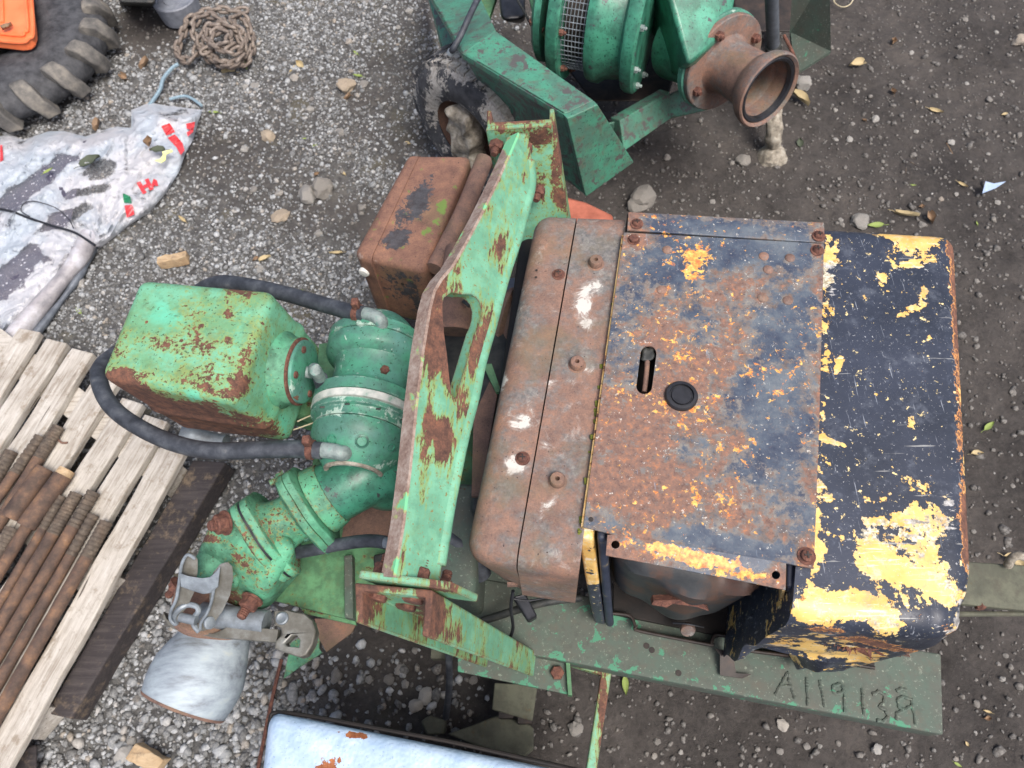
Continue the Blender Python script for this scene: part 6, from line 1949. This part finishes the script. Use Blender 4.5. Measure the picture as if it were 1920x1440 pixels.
# --- exhaust box, lid band and stub
ZX = .72
bx = [P(786, 288, ZX), P(884, 288, ZX), P(794, 508, ZX), P(692, 484, ZX)]
MB().rbox(bx, drop(bx, .47), (16, 26, 10), .020, sq=((0, 0),)).build('exhaust_box', M['rust_box'], pu,
    attrs={'dark': blobs((770, 405, 66, 36, -55, .27), (800, 350, 40, 22, -50, .20), (738, 452, 34, 20, -30, .25), (752, 530, 54, 44, 20, .27), (790, 580, 24, 24, 0, .2)), 'moss': blobs((826, 395, 10, 30, 25, .2), (800, 440, 10, 18, 20, .2), (862, 320, 10, 16, 20, .12)), 'white': blobs((705, 492, 10, 10, 0, .2))})
bb = [P(765, 286, ZX + .003), P(788, 287, ZX + .003), P(694, 488, ZX + .003), P(660, 474, ZX + .003)]
box_lid = MB().rbox(bb, drop(bb, .466), (6, 26, 10), .020, sq=((0, 1),)).build('box_lid', M['rust_box'], pu, attrs={'white': blobs((672, 480, 10, 12, 0, .24)), 'dark': lambda X, Y: np.full_like(X, -.3)})
def front_of_box(x, y):
    a, b = bx[3], bx[2]
    n_ = V3(0, 0, 1).cross(b - a).normalized()
    return PP(x, y, a, n_), (n_ if n_.y < 0 else -n_)
q, n_ = front_of_box(684, 508)
MB().lathe(q, n_, [(.0, .0135), (.006, .0135), (.009, .011), (.010, .0)], 24).build('white_button', M['cream'], box_lid)
for (x, y) in ((755, 532), (787, 580), (736, 604)):
    q, n_ = front_of_box(x, y)
    MB().lathe(q, n_, [(.001, .005), (.0016, .005)], 12).build('hole', M['dark'], pu)
# half-round tube beside the box
MB().tube([P(908, 300, .70), P(868, 400, .70), P(815, 505, .70)], .022, 24, smooth=4).build('exhaust_tube', M['rust'], pu)
MB().tube([P(868, 470, .72), P(856, 560, .70), P(852, 622, .68)], .041, 30, smooth=5).build('exhaust_stub', M['rust'], pu)
MB().tube([P(869, 565, .74), P(880, 574, .75)], .004, 8, smooth=1).build('stub_pin', M['darkpart'], pu)
a = [P(820, 625, .52), P(905, 620, .52), P(905, 760, .52), P(825, 760, .52)]
MB().rbox(a, drop(a, .41), (4, 5, 3), .012).build('gearbox_top', M['darkpart'], pu)

# --- header tank: flared box with seam, boss, cover and elbow
ZTK = .88
tt = [P(258, 520, ZTK), P(512, 542, ZTK), P(436, 757, ZTK), P(180, 706, ZTK)]
zb = .60
tb_ = [P(403, 628, zb), P(608, 652, zb), P(548, 831, zb), P(342, 806, zb)]
def tank_def(u, v, w, c):
    # pressed seam half way down and slightly dished faces
    s_ = math.exp(-((w - .42) / .05) ** 2)
    mid = (tt[0] + tt[1] + tt[2] + tt[3]) / 4
    d = Vector((c.x - mid.x - .08, c.y - mid.y, 0))
    if d.length > 1e-4:
        d.normalize()
    return c + d * s_ * .006 + V3(0, 0, .004 * math.sin(u * 3.1) * math.sin(v * 3.1) if w > .95 else 0)
t_attr = {'rust': blobs((292, 640, 34, 20, 15, .10), (375, 650, 22, 20, 0, .14), (330, 690, 120, 14, 12, .03), (470, 650, 14, 70, 25, .10), (445, 725, 24, 26, 0, .13), (250, 700, 60, 12, 8, .12), (390, 730, 60, 10, 14, .10), (430, 590, 13, 9, 0, .12), (300, 765, 130, 30, 24, .22), (440, 800, 110, 30, 12, .20), (250, 730, 60, 14, 30, .16), (460, 548, 40, 8, 5, .10), (300, 560, 80, 30, 5, -.06), (270, 610, 30, 30, 0, -.05), (430, 640, 10, 8, 0, .10), (380, 530, 120, 6, 5, .07), (215, 600, 8, 60, 20, .05), (560, 760, 50, 60, 0, -.10), (560, 600, 40, 50, 0, -.08)),
          'chip': blobs((330, 558, 12, 10, 0, .12), (354, 558, 8, 10, 0, .2), (300, 575, 14, 14, 0, .06), (372, 592, 14, 5, 0, .12))}
tank_o = MB().rbox(tt, tb_, (36, 30, 24), .023, tank_def).build('header_tank', M['tank'], pu, attrs=t_attr)
# boss on the right-hand face
fa, fb_, fc = tt[1], tt[2], tb_[2]
fn = (fb_ - fa).cross(fc - fa).normalized()
if fn.x < 0:
    fn = -fn
bc = PP(533, 694, fa, fn)
bu = V3(0, 0, 1) - fn * fn.z; bu.normalize()
MB().lathe(bc - fn * .012, fn, [(0, .085), (.014, .083), (.026, .074), (.044, .071), (.046, .069)], 48, up=bu).build('boss', M['discharge'], tank_o, attrs={'rust': lambda X, Y: np.full_like(X, -.06)})
MB().lathe(bc + fn * .0345, fn, [(0, .0725), (.004, .0725), (.005, .070)], 48, up=bu).build('boss_gasket', M['bolt'], tank_o)
cv = MB().lathe(bc + fn * .0395, fn, [(0, .066), (.002, .068), (.008, .067), (.010, .063), (.010, 0)], 48, up=bu).build('cover', M['valve'], tank_o, attrs={'rust': blobs((533, 668, 6, 6, 0, .25), (580, 668, 6, 8, 0, .25), (556, 748, 6, 6, 0, .25), (540, 680, 8, 8, 0, .06))})
bw2 = fn.cross(bu)
for a_ in (35, 145, 215, 325):
    t = math.radians(a_)
    MB().lathe(bc + fn * .049 + (bu * math.cos(t) + bw2 * math.sin(t)) * .052, fn, [(0, .008), (.004, .0075), (.005, 0)], 14).build('cover_screw', M['bolt'], cv)
el = bc + fn * .048
MB().tube([el, el + fn * .018, P(590, 692, .80), P(602, 712, .74)], .0125, 14, smooth=6).build('elbow', M['brass'], tank_o)
MB().tube([P(600, 708, .75), P(606, 730, .71), P(607, 760, .68)], .0155, 14, smooth=6).build('hose', M['rubber'], tank_o)
# handle stub on the far left of the tank and brackets carrying it
0 and MB().tube([P(204, 640, .80), P(194, 625, .80), P(196, 606, .80), P(212, 590, .80)], .005, 8).build('handle', M['bolt'], tank_o)
for (x, y) in ((420, 700), (520, 720)):
    c = P(x, y, zb)
    s_ = [c + V3(-.02, .06, 0), c + V3(.02, .06, 0), c + V3(.02, -.06, 0), c + V3(-.02, -.06, 0)]
    MB().rbox(s_, drop([p + V3(.22, -.02, 0) for p in s_], ZD), (2, 3, 3), .003).build('tank_bracket', M['deck'], pu)
MB().lathe(P(350, 818, .52), V3(1, -.2, 0), [(0, .02), (.0, .035), (.03, .035), (.05, .02), (.10, .02)], 24).build('tank_drain', M['galv'], pu)

# --- ring valve body lying across the machine
va, vb_ = P(712, 640, .66), P(668, 862, .66)
vd = (vb_ - va).normalized()
LV = (vb_ - va).length
def vring(prof, name, mat, seg=56, attrs=None, parent=pu):
    return MB().lathe(va, vd, prof, seg).build(name, M[mat], parent, attrs=attrs, sharp=32)
vring([(-.055, .0), (-.055, .050), (-.045, .062), (-.012, .092), (-.006, .095), (-.001, .095)], 'end_dome', 'valve')
vring([(0, .109), (.002, .112), (.022, .112), (.024, .110)], 'flange_ring', 'valve', attrs={'chip': lambda X, Y: np.full_like(X, .05)})
body = vring([(.0255, .108), (.027, .111), (.050, .111), (.060, .106), (.070, .090), (.085, .084), (.125, .086), (.140, .095), (.148, .108), (.150, .115), (.172, .115), (.174, .113)], 'valve_body', 'valve',
             attrs={'chip': blobs((650, 676, 20, 8, 10, .12), (720, 690, 26, 8, 15, .10), (690, 720, 30, 14, 0, .05)), 'rust': blobs((757, 742, 10, 12, 0, .22))})
vring([(.1755, .112), (.1765, .1145), (.192, .1145), (.193, .112)], 'pale_gasket_ring', 'white_gasket')
vring([(.1945, .110), (.196, .113), (.206, .112), (.209, .104), (.218, .101), (.228, .102)], 'cover_flange', 'valve', attrs={'chip': lambda X, Y: np.full_like(X, .07)})
dome = vring([(.2295, .100), (.231, .103), (.250, .103), (.262, .098), (.300, .074), (.316, .062), (.320, .056), (.312, .050), (.310, .0)], 'end_cover', 'valve',
             attrs={'chip': blobs((740, 872, 20, 14, 0, .16), (690, 890, 50, 9, 8, .12), (668, 830, 10, 6, 0, .1), (700, 876, 10, 8, 0, .08))})
# pale worn face ring of the end cover
MB().lathe(va, vd, [(.3165, .0625), (.3215, .060), (.3222, .055), (.319, .051)], 48, close=False).build('worn_face', M['mud'], dome)
u_ = V3(0, 0, 1) - vd * vd.z; u_.normalize(); w_ = vd.cross(u_)
for a_, h, r_, rr in ((-20, .262, .100, .011), (22, .262, .100, .0085), (62, .255, .103, .007), (-62, .255, .103, .007)):
    t = math.radians(a_)
    q = va + vd * (h + .018) + (u_ * math.cos(t) + w_ * math.sin(t)) * (r_ - .012)
    nn = (vd * .55 + (u_ * math.cos(t) + w_ * math.sin(t)) * .8).normalized()
    MB().lathe(q, nn, [(-.004, rr * 1.3), (.001, rr * 1.3), (.0015, rr), (-.003, rr * .8), (-.003, 0)], 20).build('hole_rim', M['volute'], dome)
for k in range(4):
    t = math.radians(-64 + k * 34)
    q = va + vd * .211 + (u_ * math.cos(t) + w_ * math.sin(t)) * .107
    MB().box(q, .011, .004, .004).build('flange_slot', M['darkpart'], pu, bevel=.002)
for k in range(6):
    t = math.radians(-70 + k * 26)
    q = va + vd * (-.012) + (u_ * math.cos(t) + w_ * math.sin(t)) * .085
    MB().lathe(q, (-vd + u_ * math.cos(t) + w_ * math.sin(t)).normalized(), [(-.004, .010), (.004, .010), (.0045, .007), (-.001, .006), (-.001, 0)], 16).build('dome_hole', M['brass'], pu)
MB().hexbolt(va + vd * .112 + (u_ * math.cos(-.55) + w_ * math.sin(-.55)) * .084, (u_ * math.cos(-.55) + w_ * math.sin(-.55)), .010, .010).build('plug', M['bolt'], body)
# small bowl behind the dome with a pale rim, and the top elbow
MB().lathe(P(672, 628, .62), (0, 0, 1), [(-.03, .03), (-.02, .046), (.0, .050), (.012, .050)], 36).build('small_bowl', M['volute'], pu)
MB().lathe(P(672, 628, .62), (0, 0, 1), [(.013, .052), (.022, .053), (.026, .046), (.022, .040), (.018, .0)], 36).build('bowl_rim', M['galv_brown'], pu)
MB().tube([P(684, 588, .77), P(700, 592, .775), P(714, 602, .77), P(717, 622, .74), P(717, 636, .71)], .0145, 16, smooth=6).build('elbow', M['brass'], pu)
MB().tube([P(598, 843, .74), P(625, 846, .74), P(642, 850, .735), P(650, 846, .72), P(655, 838, .70)], .0160, 16, smooth=6).build('elbow', M['brass'], pu)
hose_pts = [(604, 845, .74), (560, 842, .74), (500, 843, .735), (400, 845, .72), (330, 832, .71), (262, 802, .71), (212, 765, .71), (188, 722, .70), (192, 684, .66), (250, 640, .58), (320, 590, .56), (370, 548, .60), (410, 530, .66), (470, 536, .70), (540, 552, .72), (610, 572, .74), (655, 584, .76), (684, 589, .77)]
MB().tube([P(*q) for q in hose_pts], .0178, 18, smooth=8).build('hose', M['rubber'], pu)
def hclamp(px, py, z, d, r):
    d = d.normalized()
    c = P(px, py, z)
    o = MB().lathe(c - d * .007, d, [(0, r), (.001, r + .002), (.013, r + .002), (.014, r)], 28).build('hose_clamp', M['bolt'], pu)
    up_ = V3(0, 0, 1)
    MB().box(c + up_ * (r + .010) + V3(0, .006, 0), .016, .018, .024).build('clamp_screw', M['bolt'], o, bevel=.003)
hclamp(583, 843, .74, P(604, 845, .74) - P(560, 842, .74), .0185)
hclamp(672, 588, .765, P(684, 589, .77) - P(655, 584, .76), .0185)
MB().tube([P(558, 790, .60), P(585, 778, .62)], .0018, 5, smooth=1).build('straw_bit', M['straw'], pu)
MB().tube([P(550, 806, .60), P(590, 792, .62)], .0018, 5, smooth=1).build('straw_bit', M['straw'], pu)

# --- suction elbow behind the discharge valve
MB().hexbolt(P(655, 945, .55), P(700, 930, .56) - P(655, 945, .55), .013, .013, stub=.01).build('bolt', M['volute'], pu)

# --- discharge valve: neck with three-lobed flanges, blunt body and cover bolts
f1c, f2c = P(585, 948, .60), P(503, 1000, .585)
dd = (f2c - f1c).normalized()
LD = (f2c - f1c).length
du = V3(0, 0, 1) - dd * dd.z; du.normalize(); dw = dd.cross(du)
def lobes(t, h):
    return 1.06 + .20 * max(0, math.cos(3 * (t - .35))) ** 1.5
def dl(prof, name, mat, rf=None, attrs=None, seg=72):
    return MB().lathe(f1c, dd, prof, seg, rfun=rf, up=du).build(name, M[mat], pu, attrs=attrs, sharp=35)
MB().tube([P(790, 850, .50), P(735, 900, .53), f1c - dd * .13 + V3(.012, 0, -.01), f1c - dd * .045], .067, 32, smooth=8).build('pump_elbow', M['volute'], pu)
dl([(-.05, .07), (-.03, .074), (-.016, .076)], 'valve_neck', 'discharge')
dl([(-.012, .082), (-.010, .085), (.004, .085), (.0045, .083)], 'lobed_flange', 'discharge', lobes, {'rust': lambda X, Y: np.full_like(X, -.05)})
dl([(.0055, .083), (.006, .085), (.020, .085), (.024, .080), (.030, .066)], 'lobed_flange', 'discharge', lobes)
dl([(.022, .068), (.034, .060), (LD * .5, .058), (LD * .72, .064), (LD - .02, .074)], 'valve_neck', 'discharge', lambda t, h: 1 + .10 * math.cos(2 * t + .5))
dl([(LD - .020, .083), (LD - .018, .086), (LD - .004, .086), (LD - .002, .084)], 'lobed_flange', 'discharge', lobes)
dl([(LD - .002, .083), (LD + .003, .083)], 'black_gasket', 'black', lobes)
dl([(LD + .003, .084), (LD + .005, .086), (LD + .018, .085), (LD + .022, .080)], 'lobed_flange', 'discharge', lobes, {'rust': lambda X, Y: np.full_like(X, .02)})
rib = MB().prism([P(548, 935, .665), P(583, 935, .665), P(560, 965, .63), P(545, 985, .62)], dw * .010)
rib.build('neck_rib', M['discharge'], pu)
bt_ = [P(378, 996, .645), P(456, 918, .655), P(560, 1018, .645), P(500, 1112, .60)]
bb_ = [P(330, 1104, .45), P(430, 1010, .45), P(580, 1062, .45), P(492, 1160, .45)]
def body_def(u, v, w, c):
    return c + V3(0, 0, .010 * math.sin(u * 3.1) * math.sin(v * 3.1) * w) + V3(1, 1, 1) * mnoise.noise(c * 25) * .003
d_attr = {'rust': blobs((395, 1012, 60, 8, 14, .16), (450, 1050, 12, 40, -50, .14), (400, 1120, 80, 22, 12, .18), (440, 990, 40, 16, 20, .04), (505, 990, 12, 30, -40, .12), (400, 1035, 40, 20, 0, -.10), (470, 1000, 30, 40, 0, -.06))}
MB().rbox(bt_, bb_, (22, 22, 14), .032, body_def).build('valve_chest', M['discharge'], pu, attrs=d_attr)
rdg = MB().rbox([P(372, 1028, .60), P(452, 1040, .605), P(448, 1102, .58), P(358, 1088, .575)], [P(360, 1050, .50), P(450, 1062, .50), P(452, 1122, .47), P(346, 1105, .47)], (12, 10, 8), .016, lambda u, v, w, c: c + V3(1, 1, 1) * mnoise.noise(c * 30) * .003)
rdg.build('chest_front', M['discharge'], pu, attrs={'rust': blobs((400, 1120, 80, 22, 12, .22), (402, 1028, 50, 5, 8, .16), (400, 1050, 30, 22, 0, -.08))})
lf = MB().lathe(P(410, 1122, .475), P(392, 1190, .38) - P(410, 1110, .50), [(0, .088), (.002, .091), (.018, .091), (.020, .088)], 60, rfun=lambda t, h: 1 + .12 * math.cos(2 * t) ** 2)
lfo = lf.build('outlet_flange', M['rust'], pu)
0 and MB().lathe(P(408, 1140, .455), P(392, 1190, .38) - P(410, 1110, .50), [(0, .083), (.004, .085), (.014, .085), (.016, .083)], 60).build('outlet_ring', M['bolt'], pu)
fdir = (f2c - f1c).normalized()
def stud(x, y, z, d, r, h, stub, mat='bolt', parent=pu, w=None):
    MB().hexbolt(P(x, y, z), d, r, h, stub=stub, washer=w or r * 1.25).build('bolt', M[mat], parent)
stud(424, 980, .660, (dd * .6 + V3(-.1, -.1, .75)), .0205, .020, .012)
stud(534, 893, .655, (dd + V3(0, 0, .3)), .0125, .014, .016, 'discharge')
stud(604, 992, .575, (dd + V3(0, 0, .1)), .013, .014, .026, 'valve')
stud(336, 1094, .475, V3(-.5, -.45, -.25), .0165, .016, .020)
stud(474, 1122, .540, V3(-.25, -.75, .25), .019, .020, .022)
# small hose from chest to beam, with its fitting
MB().tube([P(556, 1036, .56), P(590, 1030, .58), P(640, 1020, .60), P(690, 1014, .62), P(722, 1017, .63)], .0135, 14, smooth=8).build('hose', M['rubber'], pu)
MB().tube([P(720, 1017, .63), P(736, 1020, .635)], .0115, 12, smooth=1).build('hose_fitting', M['galv'], pu)
MB().tube([P(735, 1038, .60), P(735, 1056, .58)], .010, 12, smooth=1).build('hose_fitting', M['cream'], pu)

# --- galvanised lever coupling and chalky outlet end
oa_, ob_ = P(430, 1150, .42), P(360, 1290, .335)
ro_ = ray(360, 1290).normalized()
ob_ = CAM_P + ro_ * (((oa_ - CAM_P).length) + .012)
od = (ob_ - oa_).normalized(); LO = (ob_ - oa_).length * 1.17
prof = [(-.02, .066), (LO * .14, .066), (LO * .18, .068), (LO * .26, .072), (LO * .38, .081), (LO * .52, .091), (LO * .66, .099), (LO * .78, .100), (LO * .90, .098), (LO * 1.0, .094), (LO * 1.05, .092), (LO * 1.065, .089), (LO * 1.05, .081), (LO * .8, .07), (LO * .8, 0)]
oe = MB().lathe(oa_, od, prof, 64)
oeo = oe.build('outlet_end', M['pipe'], pu, sharp=40)
MB().lathe(oa_, od, [(LO * 1.035, .0932), (LO * 1.064, .0912), (LO * 1.069, .0885), (LO * 1.060, .084)], 64, close=False).build('stained_rim', M['rust'], oeo)
nkx = MB().tube([P(378, 1152, .50), P(500, 1168, .50)], .026, 24, smooth=1)
nkx.build('clamp_barrel', M['galv'], pu)
# lower strap: flat bar with a cranked middle
sp = [(306, 1146), (312, 1160), (330, 1174), (398, 1188), (410, 1184), (424, 1176), (440, 1174), (522, 1180), (518, 1204), (450, 1198), (398, 1194), (370, 1190), (322, 1178), (304, 1158)]
MB().prism([P(x, y, .515) for x, y in sp], (0, 0, -.02)).build('strap', M['galv_brown'], pu, bevel=.002)
hk_ = [(512, 1146), (545, 1144), (570, 1150), (586, 1164), (592, 1184), (586, 1208), (574, 1228), (562, 1232), (514, 1216), (516, 1202), (528, 1190), (526, 1176), (514, 1172)]
hh_ = [(532, 1206), (548, 1190), (556, 1190), (562, 1200), (560, 1214), (540, 1212)]
MB().prism([P(x, y, .53) for x, y in hk_], (0, 0, -.03), [[P(x, y, .53) for x, y in hh_]]).build('hook', M['galv_brown'], pu, bevel=.003)
MB().lathe(P(530, 1160, .53), (0, 0, 1), [(0, .013), (.006, .013), (.008, .010), (.006, .006), (.006, 0)], 24).build('hook_pin', M['galv'], pu)
rp_ = [(396, 1090), (404, 1072), (416, 1058), (428, 1054), (436, 1062), (438, 1084), (432, 1116), (418, 1146), (402, 1168), (392, 1180), (380, 1184), (373, 1176), (378, 1162), (390, 1148), (396, 1130)]
def zlv(y):
    return .655 - (y - 1054) / 130 * .105
lv = MB().prism([P(x, y, zlv(y)) for x, y in rp_], V3(-.005, .001, -.0015))
lv.build('lever_cheek', M['galv_brown'], pu, bevel=.001)
lp_ = [(337, 1070), (340, 1052), (350, 1040), (360, 1040), (366, 1050), (366, 1072), (360, 1110), (346, 1140), (332, 1156), (324, 1170), (318, 1160), (322, 1140), (334, 1116), (338, 1096)]
lv = MB().prism([P(x, y, zlv(y + 14)) for x, y in lp_], V3(.005, .001, -.0015))
lv.build('lever_cheek', M['galv_brown'], pu, bevel=.001)
br_ = [(336, 1074), (352, 1080), (378, 1084), (392, 1082), (402, 1074), (412, 1062), (408, 1100), (394, 1112), (380, 1114), (360, 1108), (338, 1100)]
MB().prism([P(x, y, zlv(y) + .010) for x, y in br_], V3(0, .001, -.005)).build('lever_bridge', M['galv'], pu, bevel=.002)
lk = MB().tube([P(330, 1170, .545), P(326, 1158, .56), P(336, 1142, .575), P(352, 1134, .575), P(368, 1137, .575), P(372, 1146, .57), P(364, 1158, .56), P(364, 1172, .55), P(374, 1184, .545)], .0058, 8, smooth=5)
lk.build('link_bail', M['galv'], pu)
MB().tube([P(338, 1157, .565), P(368, 1164, .565)], .0095, 16, smooth=1).build('pivot_pin', M['galv'], pu)
MB().lathe(P(392, 1168, .572), (.8, -.1, .5), [(0, .0125), (.004, .0125), (.006, .009), (.006, 0)], 20).build('pin_head', M['galv'], pu)

# bright worn edges of the lever cheeks
for pts in ([(404, 1088), (400, 1110), (396, 1130), (388, 1150), (377, 1168), (376, 1180)], [(366, 1048), (352, 1040), (342, 1054), (338, 1074), (335, 1098), (330, 1124), (321, 1144), (319, 1160), (326, 1170)]):
    MB().tube([P(x, y, zlv(y) + .004) for x, y in pts], .0032, 8, smooth=4).build('cheek_edge', M['galv'], pu)
